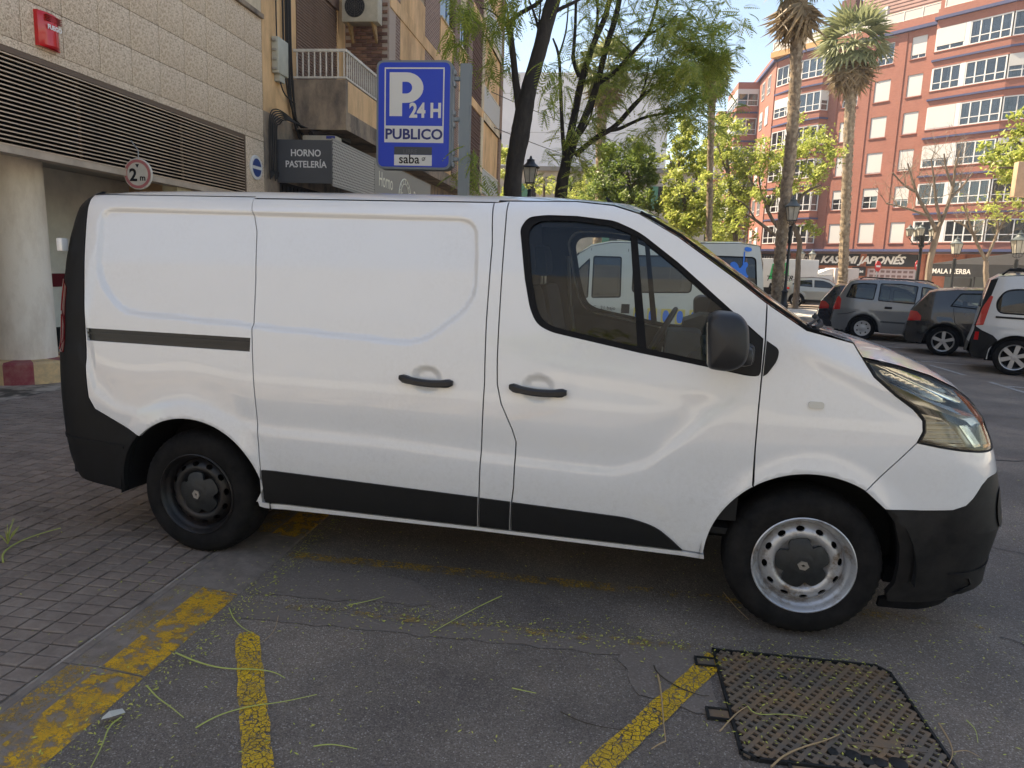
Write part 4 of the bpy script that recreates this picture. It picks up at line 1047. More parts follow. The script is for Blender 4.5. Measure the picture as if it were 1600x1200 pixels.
utext('lettering', 'KASUMI JAPONÉS', -7.1, -.10, 3.03, .86, WHT, kas, offset=.030, shear=.3, extrude=.02, sx=1.12)
utext('lettering', 'HAMBURGUESA  DE', -13.3, -.12, 3.05, .74, mat('sign_text_dim', (.42, .40, .38), .6), kas, offset=.02, shear=.3, extrude=.02, sx=.78)
RB(-3.9, -2.75, -.12, .05, 1.95, 2.7, BSG, 'hanging_board', kas); utext('lettering', 'KASUMI', -3.82, .06, 2.22, .27, WHT, kas, offset=.008, extrude=.01)
mn = mat('menu_picture', (.16, .10, .10), .6)
s0 = None
for r_ in range(5):
    for c_ in range(8):
        if c_ > 6 and r_ == 2: continue
        RB(-2.5+.48*c_, -2.17+.48*c_, -.319, -.31, .75+.38*r_, .95+.38*r_, mn, 'menu_picture')
def RU(px, py, n):
    d = ray(px, py); k = (RP0+RN*n)@RN/(d[:2]@RN); p = CAM_POS+k*d; return float((p[:2]-RP0)@RT), float(p[2])
# awning of the bar
aw = tag(thing('awning', 'x', 'awning'), 'black awning with small white MALA HIERBA lettering over the bar terrace', 'awning')
def quadu(ps, m, name, parent, thick=.05):
    v = [UM @ Vector(p) for p in ps]; v2 = [p-Vector((0, 0, thick)) for p in v]; n0 = len(v)
    mb = MB(); mb.add(v+v2, [tuple(range(n0)), tuple(range(2*n0-1, n0-1, -1))]+[(i, i+n0, (i+1) % n0+n0, (i+1) % n0) for i in range(n0)]); return mb.build(name, m, parent)
AWB = mat('awning_black', (.010, .010, .011), .75, var=.3, vscale=3)
# pavilion roof standing on the pavement in front of the bar
ua, zva = RU(1455, 412, 4.6); _, zvb = RU(1455, 431, 4.6); ub = ua+9
quadu([(ua, 4.6, zva), (ub, 4.6, zva), (ub-.6, .9, zva+1.5), (ua+1.0, .9, zva+.55)], AWB, 'canopy', aw)
RB(ua, ub, 4.58, 4.63, zvb, zva, AWB, 'valance', aw); RB(ua, ua+.05, .95, 4.57, zvb, zva-.03, AWB, 'valance', aw)
utext('lettering', 'MALA HIERBA', ua+.15, 4.64, zvb+.20, .50, mat('awning_text', (.62, .60, .56), .6), aw, offset=.008, extrude=.01, sx=.85)
for u in (ua+.05, ua+3.0, ua+6, ua+8.9): RB(u, u+.09, 4.50, 4.57, .15, zvb, BLK, 'post', aw)
dk = RB(4.0, 9.0, .3, .4, .15, 2.5, mat('bar_dark', (.035, .04, .042), .4), 'bar_window'); RB(4.6, 5.9, .42, .46, .15, 2.0, BSG, 'bar_board'); utext('bar_board_lettering', 'MALA HIERBA', 4.75, .47, 1.2, .18, WHT, rdb, extrude=.005)
# left wing running away along the street
UL = Matrix(((0, -1, 0, 14.80), (-1, 0, 0, 74.34), (0, 0, 1, 0), (0, 0, 0, 1)))       # u runs towards -y (to the right in view), outward = -x
LWX = 14.80
def LB(x0, x1, y0, y1, z0, z1, m, name, parent=rdb): return MB().box(x0, x1, y0, y1, z0, z1).build(name, m, parent)
LB(LWX, LWX+9, 74.36, 112, 0, 21.8, RBR, 'wing'); LB(LWX-.3, LWX+9, 74.30, 112, 21.8, 22.05, BLU, 'blue_cornice'); LB(LWX-.1, LWX+8, 74.36, 112, 22.05, 22.6, RBR, 'terrace_parapet')
UW = Matrix(((0, -1, 0, LWX), (-1, 0, 0, 0), (0, 0, 1, 0), (0, 0, 0, 1)))
def wingbay(y0, y1, prot, inset_=.0):
    # bay faces -x, its near facet faces -y
    for s in range(6):
        z = ZS[s]; zt = z+WH
        LB(LWX-prot, LWX, y0, y1, z-.60, z-.06, RBR, 'bay_parapet'); LB(LWX-prot-.1, LWX, y0-.1, y1, z-.76, z-.60, BLU, 'blue_ledge'); LB(LWX-prot, LWX, y0, y1, z-.95, z-.76, RBR, 'bay_soffit')
        LB(LWX-prot-.03, LWX, y0-.03, y1, z-.06, z, PAVB, 'bay_ledge')
        LB(LWX-prot, LWX, y0, y1, zt, z+1.98 if s < 5 else 21.8, RBR, 'bay_lintel')
        Mf = Matrix(((1, 0, 0, LWX-prot), (0, -1, 0, y0), (0, 0, 1, 0), (0, 0, 0, 1)))      # near face, u->+x, outward -y
        window(.02, prot-.02, z, zt, -.06, M=Mf, blind=rw.choice([0, 0, .3, .6]), cols=2, fr=.08)
        Ms = Matrix(((0, -1, 0, LWX-prot), (-1, 0, 0, y1), (0, 0, 1, 0), (0, 0, 0, 1)))     # street face
        window(.02, y1-y0-.02, z, zt, -.06, M=Ms, blind=rw.choice([0, 0, .5]), cols=4, fr=.09)
wingbay(82.0, 88.5, 2.2); wingbay(96, 102.5, 2.2)
for s in range(6):
    z = ZS[s]
    for y in (76.2, 78.9):
        Ms = Matrix(((0, -1, 0, LWX), (-1, 0, 0, y+1.3), (0, 0, 1, 0), (0, 0, 0, 1))); window(0, 1.3, z, z+WH, .02, M=Ms, blind=rw.choice([0, .5, .95]), cols=2)
ocb = thing('ochre_building', 'ochre apartment block further along the street behind the yellow green trees', 'building')
MB().box(16.5, 28, 116, 150, 0, 19).build('wall', mat('ochre_render', (.50, .34, .18), .85, var=.15, vscale=.5), ocb)
for s in range(5):
    for y in (118, 122, 126, 130, 134):
        MB().box(16.42, 16.5, y, y+1.3, 3.5+3*s, 5.1+3*s).build('window', ROOM, ocb)
    MB().box(15.8, 16.5, 117, 136, 3.2+3*s, 3.35+3*s).build('balcony', RAIL, ocb)
fbb = thing('far_building', 'pale buildings closing the far end of the avenue', 'building')
MB().box(-30, 12, 210, 225, 0, 17).build('wall', mat('far_render', (.46, .44, .42), .85), fbb)
# ================================================================== THE WHITE VAN
VAN_POS = (-2.065, 4.365, 0.008); VAN_YAW = R(-5.2)
A = np.array
def sdf_recess(P, poly, w):                    # 1 well inside poly, 0 outside, smooth over w
    d = dist_poly(poly, P); s = np.where(inside(poly, P), d, -d); t = np.clip(s/w, 0, 1)
    return t*t*(3-2*t)
EMB1 = np.array(round_poly([(-.60, 1.855), (.36, 1.850), (.36, 1.262), (-.40, 1.29), (-.58, 1.47)], [.09, 0, 0, .1, .12]))
EMB2 = np.array(round_poly([(.36, 1.850), (1.525, 1.842), (1.56, 1.44), (1.29, 1.215), (.36, 1.262)], [0, .10, .12, .12, 0]))
EMB = np.array(round_poly([(-.60, 1.855), (1.525, 1.842), (1.56, 1.44), (1.29, 1.215), (-.40, 1.29), (-.58, 1.47)], [.09, .10, .12, .12, .1, .12]))
CREASE = np.array([(-.64, 1.1), (-.577, .995), (-.542, .876), (-.426, .807), (-.289, .783), (-.147, .830), (.008, .858), (.157, .830), (.338, .765), (.466, .742), (1.113, .736), (1.603, .712), (2.065, .700), (2.243, .700), (2.384, .750), (2.518, .868), (2.644, 1.0), (2.80, 1.12), (3.3, 1.2)])
def bell(d, w): return np.exp(-(d/w)**2)
SZ = [.10, .25, .40, .60, .85, 1.0, 1.15, 1.3, 1.6, 1.8, 1.88, 1.93, 1.955]
SY = [.85, .90, .935, .962, .972, .968, .955, .935, .875, .825, .795, .74, .66]
# smooth spline table of the side profile
_zz = np.linspace(.1, 1.955, 400); _yy = np.interp(_zz, SZ, SY)
_k = np.exp(-np.linspace(-2, 2, 31)**2); _k /= _k.sum()
_yp = np.concatenate([np.linspace(_yy[0]-.02, _yy[0], 15), _yy, np.linspace(_yy[-1], _yy[-1]-.06, 15)])
_yy = np.convolve(_yp, _k, 'valid')
def base_side(z): return np.interp(z, _zz, _yy)
XFZ = ([.1, .20, .27, .35, .56, .75, .86, .93, 1.03, 1.12, 1.2, 1.28, 1.35, 1.5, 2], [3.88, 3.91, 4.02, 4.018, 4.047, 4.006, 3.975, 3.95, 3.90, 3.82, 3.74, 3.62, 3.5, 3.4, 3.3])
def xf(z): return np.interp(z, *XFZ)
XRZ = ([.2, .3, .42, .5, .73, 1.0, 1.4, 1.55, 1.7, 1.85, 1.92, 1.97], [-.84, -.88, -.935, -.955, -.965, -.965, -.968, -.965, -.950, -.915, -.875, -.82])
def xr(z): return np.interp(z, *XRZ)
def ends(x, z):
    r = np.clip((x-3.0)/(xf(z)-3.0), 0, .9999); a = (1-r**8)**.4545
    r = np.clip((-.3-x)/(-.3-xr(z)), 0, .9999); b = (1-r**8)**.4545
    return a*b
FRONT_HANDLE = (1.87, 1.062); SLIDE_HANDLE = (1.325, 1.068)
def vanY(x, z, detail=True):
    x = np.asarray(x, float); z = np.asarray(z, float)
    y = base_side(z)
    # gentle taper of the nose in plan
    y = y - .035*np.clip((x-2.9)/.8, 0, 1)**2
    if detail:
        P = np.stack([x.ravel(), z.ravel()], 1)
        e = sdf_recess(P, EMB, .030).reshape(x.shape)
        y = y - .021*e
        dc = (z-np.interp(x, CREASE[:, 0], CREASE[:, 1]))
        fade = np.clip((3.1-x)/.6, 0, 1)
        # step at the crease: concave above, proud lip below
        y = y + .008*fade/(1+np.exp(np.clip(dc/.010, -40, 40))) - .005*fade*bell(dc-.07, .09)
        for cx in (0.02, 3.10):                       # arch flares
            d = np.hypot(x-cx, z-.343); y = y + .014*np.clip(1-np.abs(d-.44)/.09, 0, 1)**1.5*(z > .3)
        # fender shoulder running down to the lamp
        y = y + .012*bell(z-(1.36-.42*(x-2.9)), .05)*np.clip((x-2.9)/.2, 0, 1)*np.clip((3.7-x)/.3, 0, 1)
        # swage below the front window
        y = y + .003*bell(z-(1.17-.10*(x-1.9)), .045)*np.clip((x-1.75)/.2, 0, 1)*np.clip((2.95-x)/.3, 0, 1)
        for hx, hz in (FRONT_HANDLE, SLIDE_HANDLE):
            d = np.hypot((x-hx)/.088, (z-hz)/.070); t_ = np.clip((1-d)/.55, 0, 1); y = y - .020*t_*t_*(3-2*t_)
    return y*ends(x, z)
def vanYo(off):
    return lambda x, z: vanY(x, z)+off

van = thing('panel_van', 'white panel van with black bumper and steel wheels parked across the kerb in the foreground', 'van', VAN_POS, VAN_YAW)
def arc(cx, cz, r, a0, a1, n=26): return [(cx+r*math.cos(R(a0+(a1-a0)*i/n)), cz+r*math.sin(R(a0+(a1-a0)*i/n))) for i in range(n+1)]
GAP = .0032
WIN = round_poly([(1.727, 1.790), (1.757, 1.846), (1.845, 1.858), (1.99, 1.856), (2.163, 1.838), (2.283, 1.788), (2.461, 1.659), (2.578, 1.563), (2.722, 1.444), (2.843, 1.345), (2.843, 1.180), (2.78, 1.182), (2.603, 1.211), (2.322, 1.252), (2.03, 1.302), (1.915, 1.322), (1.845, 1.352), (1.806, 1.42), (1.77, 1.56)], [.02, .05, .03, 0, .03, .05, 0, 0, 0, 0, .03, .02, 0, 0, 0, .03, .05, .04, .0])
GLASS_POLY = round_poly([(1.764, 1.775), (1.792, 1.822), (1.852, 1.834), (1.987, 1.834), (2.151, 1.815), (2.284, 1.765), (2.463, 1.631), (2.580, 1.535), (2.70, 1.435), (2.655, 1.225), (2.603, 1.232), (2.322, 1.275), (2.03, 1.325), (1.925, 1.345), (1.865, 1.375), (1.835, 1.43), (1.80, 1.56)], [.03, .03, 0, 0, .02, .03, 0, 0, .02, .02, 0, 0, 0, .02, .03, .03, 0])
quarter = [(-.715, 1.925), (.291, 1.925), (.347, 1.747), (.371, 1.49), (.380, 1.299), (.391, 1.171), (.410, .912), (.424, .712), (.434, .54), (.418, .34), (.375, .34)] + arc(.02, .343, .425, 12, 134)+[(-.551, .776), (-.585, .837), (-.592, .907), (-.612, 1.215), (-.648, 1.519), (-.678, 1.80), (-.690, 1.87)]
slot = [(-.605, 1.209), (.3785, 1.211), (.3785, 1.141), (-.597, 1.143)]
slide = [(.291, 1.915), (1.580, 1.915), (1.600, 1.72), (1.603, 1.36), (1.613, 1.063), (1.608, .754), (1.601, .505), (1.596, .348), (.441, .348), (.434, .54), (.424, .712), (.410, .912), (.391, 1.171), (.380, 1.299), (.371, 1.49), (.347, 1.747)]
pillar = [(1.580, 1.915), (1.650, 1.924), (1.656, 1.809), (1.661, 1.511), (1.664, 1.364), (1.668, 1.186), (1.675, 1.067), (1.698, .978), (1.755, .861), (1.776, .80), (1.772, .578), (1.763, .494), (1.757, .348), (1.596, .348), (1.601, .505), (1.608, .754), (1.613, 1.063), (1.603, 1.36), (1.600, 1.72)]
door = [(1.650, 1.924), (1.97, 1.928), (2.15, 1.910), (2.273, 1.872), (2.454, 1.772), (2.574, 1.690), (2.723, 1.588), (2.848, 1.496), (2.851, 1.341), (2.847, 1.177), (2.844, 1.038), (2.845, .868), (2.848, .70)]+arc(3.10, .343, .432, 125, 176)+[(2.665, .348), (1.757, .348), (1.763, .494), (1.772, .578), (1.776, .80), (1.755, .861), (1.698, .978), (1.675, 1.067), (1.668, 1.186), (1.664, 1.364), (1.661, 1.511), (1.656, 1.809)]
fender = [(2.848, 1.496), (3.017, 1.390), (3.205, 1.347), (3.246, 1.284), (3.295, 1.211), (3.379, 1.142), (3.46, 1.086), (3.502, 1.04), (3.508, .995), (3.489, .945), (3.308, .722)]+arc(3.10, .343, .432, 61, 125)+[(2.845, .868), (2.844, 1.038), (2.847, 1.177), (2.851, 1.341)]
wbump = [(3.489, .945), (3.578, .930), (3.678, .917), (3.776, .908), (3.925, .900), (3.948, .80), (3.836, .801), (3.813, .796), (3.784, .770), (3.750, .713), (3.722, .681), (3.669, .661), (3.539, .652), (3.395, .648), (3.308, .722)]
bbump = [(3.395, .648), (3.539, .652), (3.669, .661), (3.722, .681), (3.750, .713), (3.784, .770), (3.813, .796), (3.836, .801), (3.948, .80), (3.965, .70), (3.975, .62), (3.978, .55), (3.965, .47), (3.95, .40), (3.945, .33), (3.93, .27), (3.86, .225), (3.7, .20), (3.48, .195), (3.466, .240), (3.489, .288), (3.490, .391), (3.477, .486), (3.439, .595)]
rblack = [(-.715, 1.925), (-.70, 1.948), (-.78, 1.945), (-.86, 1.885), (-.915, 1.72), (-.930, 1.55), (-.935, 1.40), (-.935, 1.02), (-.948, .73), (-.938, .50), (-.92, .42), (-.86, .37), (-.43, .318), (-.412, .35)]+arc(.02, .343, .432, 178, 134)[:-1]+[(-.285, .655), (-.551, .776), (-.585, .837), (-.592, .907), (-.612, 1.215), (-.648, 1.519), (-.678, 1.80), (-.690, 1.87)]
lampP = round_poly([(3.246, 1.284), (3.295, 1.211), (3.379, 1.142), (3.46, 1.086), (3.502, 1.04), (3.508, .995), (3.489, .945), (3.578, .930), (3.678, .917), (3.776, .908), (3.925, .900), (3.88, .98), (3.80, 1.07), (3.737, 1.115), (3.653, 1.165), (3.522, 1.222), (3.393, 1.258), (3.315, 1.272)], 0)
for sgn in (-1, 1):
    o = panel('rear_quarter_panel', quarter, [slot] if sgn < 0 else [], vanY, VW, van, .014, .022, sgn, GAP)
    if sgn < 0:
        mb = MB(); v, f, n = sheet(inset(A(slot), -.004), [], vanYo(-.016), .03, 0, sgn); mb.add(v, f, 0, True)
        v, f, n = sheet([(-.6, 1.19), (.378, 1.192), (.378, 1.180), (-.598, 1.18)], [], vanYo(-.004), .03, .014, sgn); mb.add(v, f, 0, True)
        v, f, n = sheet([(-.6, 1.165), (.378, 1.166), (.378, 1.158), (-.598, 1.158)], [], vanYo(-.010), .03, .008, sgn); mb.add(v, f, 0, True)
        mb.build('sliding_door_rail', mat('gloss_black', (.008, .009, .012), .25), van)
    sd = panel('sliding_door' if sgn < 0 else 'side_panel', slide, [], vanY, VW, van, .013, .022, sgn, GAP)
    panel('door_pillar', pillar, [], vanY, VW, van, .022, .022, sgn, GAP)
    fd = panel('front_door', door, [WIN], vanY, VW, van, .014, .03, sgn, GAP)
    fe = panel('front_fender', fender, [], vanY, VW, van, .022, .022, sgn, GAP)
    panel('front_bumper', wbump, [], vanYo(.002), VW, van, .018, .03, sgn, .002)
    panel('bumper_cladding', bbump, [], vanYo(.001), BPD, van, .018, .04, sgn, .001)
    panel('rear_corner_cladding', rblack, [], vanYo(.003), BP, van, .02, .03, sgn, .001)
    # black lower door mouldings
    for pl in ([(.444, .534), (1.595, .509), (1.590, .352), (.446, .352)], [(1.607, .507), (1.757, .503), (1.751, .352), (1.602, .352)],
               round_poly([(1.768, .502), (2.328, .487), (2.45, .455), (2.523, .398), (2.573, .352), (1.763, .352)], [0, .08, .05, .05, 0, 0])):
        panel('door_moulding', pl, [], vanYo(.012), BP, van, .03, .016, sgn, .001)
    # window: rubber frame, glass, divider, sail panel
    fr = panel('window_frame', inset(resample(WIN, .03), -.004), [inset(resample(GLASS_POLY, .03), .002)], vanYo(-.006), RUB, van, .03, .014, sgn)
    panel('window_glass', inset(resample(GLASS_POLY, .05), -.006), [], vanYo(-.016), GLS, van, .06, 0, sgn)
    panel('window_divider', [(2.236, 1.80), (2.268, 1.79), (2.353, 1.25), (2.312, 1.252)], [], vanYo(-.012), RUB, van, .04, .02, sgn)
    panel('mirror_sail', round_poly([(2.70, 1.452), (2.745, 1.418), (2.838, 1.342), (2.838, 1.184), (2.78, 1.188), (2.66, 1.208)], .01), [], vanYo(.001), BP, van, .03, .02, sgn)
    panel('mirror_sail', round_poly([(2.857, 1.338), (2.911, 1.304), (2.906, 1.255), (2.868, 1.195), (2.853, 1.185)], [0, .02, .03, .01, 0]), [], vanYo(.005), BP, van, .02, .01, sgn)
    # dark inner shell closes the gaps
    shell = [(-.70, 1.90), (1.97, 1.915), (2.15, 1.895), (2.45, 1.755), (2.85, 1.475), (3.2, 1.33), (3.24, 1.27), (3.46, 1.07), (3.47, .95), (3.30, .70)]+arc(3.10, .343, .445, 55, 176)+[(2.6, .36), (.43, .36)]+arc(.02, .343, .445, 12, 170)+[(-.5, .36), (-.85, .42), (-.9, .73), (-.86, 1.4), (-.78, 1.75)]
    panel('inner_shell', shell, [inset(resample(WIN, .03), -.012)], lambda x, z: vanY(x, z, False)-.050, BLK, van, .08, 0, sgn)
    # side sill strip
    mb = MB(); v, f, n = sheet([(.395, .345), (2.668, .345), (2.672, .322), (1.6, .328), (.43, .316), (.40, .32)], [], lambda x, z: vanY(x, z)+.006, .04, .05, sgn); mb.add(v, f, 0, True)
    mb.build('side_sill', VW, van)
    # side indicator
    panel('side_indicator', round_poly([(3.045, 1.092), (3.108, 1.092), (3.108, 1.062), (3.045, 1.062)], .013), [], vanYo(.008), mat('indicator_clear', (.5, .5, .47), .15, coat=1), van, .01, .01, sgn)
    # handles
    for k, (hx, hz) in enumerate((FRONT_HANDLE, SLIDE_HANDLE)):
        if sgn > 0 and k: continue
        hy = float(vanY(A([hx+.13]), A([hz]))[0])
        n = 14; mb = MB(); rows = []
        for i in range(n+1):
            t = i/n; x = hx-.135+.27*t
            yy = float(vanY(A([x]), A([hz-.01]), False)[0])+.012+.016*math.sin(PI*min(1, max(0, t)))**.6
            zc = hz-.006-.012*math.sin(PI*t)**1.0-.010*t+.006; h = .0165 if .18 < t < .8 else .019
            e = .55 if i in (0, n) else 1
            rows.append([(x, sgn*yy, zc-h*e), (x, sgn*(yy+.010*e), zc-h*.5*e), (x, sgn*(yy+.010*e), zc+h*.5*e), (x, sgn*yy, zc+h*e), (x, sgn*(yy-.020), zc+h*e), (x, sgn*(yy-.020), zc-h*e)])
        vv = [p for r_ in rows for p in r_]; ff = []
        for i in range(n):
            for j in range(6):
                a, b = i*6+j, i*6+(j+1) % 6; ff.append((a, b, b+6, a+6) if sgn > 0 else (a, a+6, b+6, b))
        ff += [tuple(range(6)), tuple(range(n*6+5, n*6-1, -1))]
        mb.add(vv, ff, 0, True); h = mb.build('door_handle', mat('handle_black', (.016, .017, .020), .42), (fd if k == 0 else sd))
    # tail lamp
    tl = panel('tail_lamp', [(-.940, 1.50), (-.86, 1.49), (-.765, 1.42), (-.755, 1.07), (-.945, 1.06), (-.950, 1.30)], [], vanYo(.008), DRED, van, .015, .01, sgn)
    for z0, z1 in ((1.08, 1.27), (1.29, 1.46)):
        panel('red_lens', [(-.945, z1), (-.80, z1), (-.805, z0), (-.948, z0)], [], vanYo(.012), REDL, tl, .02, .004, sgn)
    mb = MB(); mb.bevbox(-.822, -.785, -.885 if sgn < 0 else .84, -.84 if sgn < 0 else .885, 1.61, 1.68, .008); mb.build('door_hinge', VW, van)
    # step line in the rear bumper
    mb = MB(); v, f, n = sheet([(-.925, .600), (-.38, .572), (-.38, .586), (-.93, .618)], [], vanYo(.009), .03, .01, sgn); mb.add(v, f, 0, True); mb.build('bumper_ridge', BP, van)
    # headlamp
    hl = bpy.data.objects.new('headlamp', None); COL.objects.link(hl); hl.parent = van
    panel('lamp_seal', lampP, [inset(resample(lampP, .02), .012)], vanYo(.003), BLK, hl, .02, .02, sgn)
    panel('lamp_glass', inset(resample(lampP, .02), .008), [], vanYo(.004), LENS, hl, .02, 0, sgn)
    panel('lamp_bowl', inset(resample(lampP, .02), .004), [], lambda x, z: vanY(x, z)-.070-.012*np.sin(x*30+z*9), CHR2, hl, .015, 0, sgn)
    # upper reflector blade, ribbed indicator tray, projector
    panel('reflector_blade', [(3.27, 1.262), (3.36, 1.19), (3.50, 1.125), (3.66, 1.065), (3.80, 1.035), (3.84, 1.0), (3.78, 1.065), (3.66, 1.145), (3.52, 1.205), (3.39, 1.245)], [], lambda x, z: vanY(x, z)-.030-.025*np.sin((z+.42*x)*60), CHROME, hl, .012, .02, sgn)
    panel('dark_bezel', [(3.31, 1.212), (3.40, 1.150), (3.47, 1.105), (3.58, 1.075), (3.70, 1.035), (3.735, 1.005), (3.66, 1.022), (3.58, 1.05), (3.47, 1.07), (3.40, 1.125)], [], lambda x, z: vanY(x, z)-.026, mat('lamp_dark', (.02, .022, .025), .2), hl, .02, .02, sgn)
    panel('indicator_tray', [(3.515, 1.04), (3.60, 1.035), (3.645, 1.0), (3.70, .935), (3.60, .945), (3.505, .96)], [], lambda x, z: vanY(x, z)-.030-.006*np.sin(z*330), mat('tray_cream', (.55, .52, .42), .25, .4), hl, .006, .02, sgn)
    panel('reflector_fin', [(3.66, 1.02), (3.70, 1.02), (3.775, .93), (3.74, .925)], [], lambda x, z: vanY(x, z)-.018, CHROME, hl, .02, .03, sgn)
    panel('projector_housing', round_poly([(3.775, 1.01), (3.885, .985), (3.90, .925), (3.79, .93)], .02), [], lambda x, z: vanY(x, z)-.035, mat('lamp_dark', (.02, .022, .025), .2), hl, .012, .03, sgn)
    panel('marker_lens', round_poly([(3.865, .985), (3.895, .98), (3.908, .93), (3.88, .93)], .01), [], lambda x, z: vanY(x, z)-.020, mat('lamp_maroon', (.12, .01, .02), .1), hl, .012, .02, sgn)
    panel('amber_bulb', round_poly([(3.79, .932), (3.85, .926), (3.85, .914), (3.79, .919)], .004), [], lambda x, z: vanY(x, z)-.016, AMB, hl, .012, .01, sgn)
    # bumper details: lower lip, fog recess
    mb = MB(); v, f, n = sheet([(3.70, .36), (3.95, .385), (3.948, .33), (3.925, .255), (3.86, .225), (3.74, .262), (3.82, .30), (3.80, .335)], [], lambda x, z: vanY(x, z)+.012, .015, .02, sgn); mb.add(v, f, 0, True); mb.build('bumper_lip', BPD, van)
    mb = MB(); v, f, n = sheet([(3.45, .20), (3.52, .222), (3.80, .205), (3.78, .165), (3.62, .15), (3.45, .155)], [], lambda x, z: vanY(x, z)-.012, .03, .03, sgn); mb.add(v, f, 0, True); mb.build('air_dam', RUB, van)
    mb = MB(); v, f, n = sheet(smooth_poly([(3.905, .735), (3.965, .71), (3.972, .60), (3.93, .545), (3.895, .60), (3.885, .68)], 2), [smooth_poly([(3.93, .665), (3.958, .655), (3.960, .61), (3.935, .60), (3.925, .63)], 2)], lambda x, z: vanY(x, z)+.014, .012, .02, sgn, True); mb.add(v, f, 0, True); mb.build('fog_lamp_surround', BPD, van)
    # wheel housing
    for cx in (0.02, 3.10):
        mb = MB(); n = 30; vv = []; ff = []
        for i in range(n+1):
            a = R(-4+188*i/n)
            for yy, rr in ((.955, .452), (.90, .452), (.60, .44), (.60, .02)):
                vv.append((cx+rr*math.cos(a), sgn*yy, .343+rr*math.sin(a)))
        for i in range(n):
            for j in range(3):
                ff.append((i*4+j, i*4+j+1, (i+1)*4+j+1, (i+1)*4+j))
        mb.add(vv, ff, 0, True); mb.build('wheel_arch_liner', BLK, van)

# roof, windscreen, bonnet, nose, tail: lofts across the width
def loft(name, stations, m, ns=24, sp=1.0, parent=van, flip=False):
    """stations: (near xyz, centre xz, kx, kz)"""
    vv = []; ff = []; c = ns+1
    for (nx, ny, nz), (cx, cz), kx, kz in stations:
        for j in range(c):
            s = -1+2*j/ns; s = math.copysign(abs(s)**sp, s)
            vv.append((cx+(nx-cx)*abs(s)**kx, ny*s, cz+(nz-cz)*abs(s)**kz))
    for i in range(len(stations)-1):
        for j in range(ns):
            f = (i*c+j, (i+1)*c+j, (i+1)*c+j+1, i*c+j+1); ff.append(f[::-1] if flip else f)
    return mesh_obj(name, vv, ff, m, parent, True, sharp=R(50))
def sy(x, z): return float(vanY(A([x]), A([z]), False)[0])
st = []
for x, z, cx, cz in ((-.695, 1.925, -.79, 1.925), (-.62, 1.925, -.68, 1.950), (-.5, 1.925, -.55, 1.965), (-.2, 1.925, -.2, 1.974), (.3, 1.925, .3, 1.976), (.9, 1.925, .9, 1.976), (1.4, 1.925, 1.4, 1.972), (1.8, 1.926, 1.85, 1.968), (1.97, 1.928, 2.05, 1.955), (2.15, 1.912, 2.27, 1.935), (2.273, 1.874, 2.37, 1.885)):
    st.append(((x, sy(max(x, -.5), z)-.001, z+.002), (cx, cz), 2.5, 7))
loft('roof', st, VW, 48, .75)
# roof gutter strip above the sliding door
mb = MB(); v, f, n = sheet([(.291, 1.9185), (1.60, 1.9185), (1.60, 1.932), (.291, 1.932)], [], vanYo(.001), .05, .0); mb.add(v, f, 0, True); mb.build('roof_gutter', VW, van)
wsE = [(2.273, 1.874), (2.454, 1.774), (2.574, 1.692), (2.723, 1.590), (2.848, 1.498), (3.017, 1.392), (3.06, 1.382)]
wsC = [(2.37, 1.885), (2.57, 1.775), (2.69, 1.69), (2.84, 1.587), (2.96, 1.500), (3.13, 1.385), (3.18, 1.360)]
loft('windscreen', [((e[0], sy(*e)-.012, e[1]+.001), c_, 2.2, 6) for e, c_ in zip(wsE, wsC)], GLW, 32)
# black edge seal along each A pillar
for sgn in (-1, 1):
    mb = MB(); mb.tube([(e[0]+.006, sgn*(sy(*e)-.004), e[1]+.006) for e in wsE], .007, 6); mb.build('windscreen_seal', RUB, van)
bnE = [(3.06, 1.388), (3.205, 1.347), (3.244, 1.290), (3.315, 1.278), (3.393, 1.262), (3.522, 1.226), (3.653, 1.170), (3.737, 1.120), (3.80, 1.074), (3.88, .984), (3.918, .905)]
bnC = [(3.18, 1.362), (3.27, 1.345), (3.32, 1.335), (3.40, 1.315), (3.49, 1.290), (3.61, 1.245), (3.72, 1.185), (3.80, 1.130), (3.86, 1.075), (3.93, .985), (3.965, .905)]
loft('bonnet', [((e[0], sy(*e)+.002, e[1]+.002), c_, 2.5, 4.5) for e, c_ in zip(bnE, bnC)], VW, 40, .8)
# nose fascia (between the two side sheets) and tail
def face(name, zs, m, front=True, yl=.55, off=0.0):
    vv = []; ff = []; n = 20
    for z in zs:
        ys = float(base_side(z))
        if front: ys -= .035
        for j in range(n+1):
            y = -1+2*j/n; y = y*(.62 if front else .92)*ys
            r = (1-(abs(y)/ys)**2.2)**.125
            vv.append(((3.0+(xf(z)-3.0)*r+off) if front else (-.3-(-.3-xr(z))*r-off), y, z))
    for i in range(len(zs)-1):
        for j in range(n):
            a = i*(n+1)+j; f = (a, a+1, a+n+2, a+n+1); ff.append(f if front else f[::-1])
    return mesh_obj(name, vv, ff, m, van, True, sharp=R(50))
face('front_bumper', np.linspace(.795, .905, 5), VW)
face('front_grille', [.80, .82, .84, .86], mat('grille_black', (.01, .01, .01), .4), off=.006)
face('bumper_cladding', [.20, .23, .27, .31, .36, .42, .5, .56, .62, .7, .75, .80], BPD, off=.001)
face('rear_door', [.62, .8, 1.0, 1.2, 1.4, 1.55, 1.7, 1.8, 1.86, 1.905], VW, False, off=.002)
face('rear_bumper', [.33, .37, .42, .5, .56, .62], BP, False, off=.004)
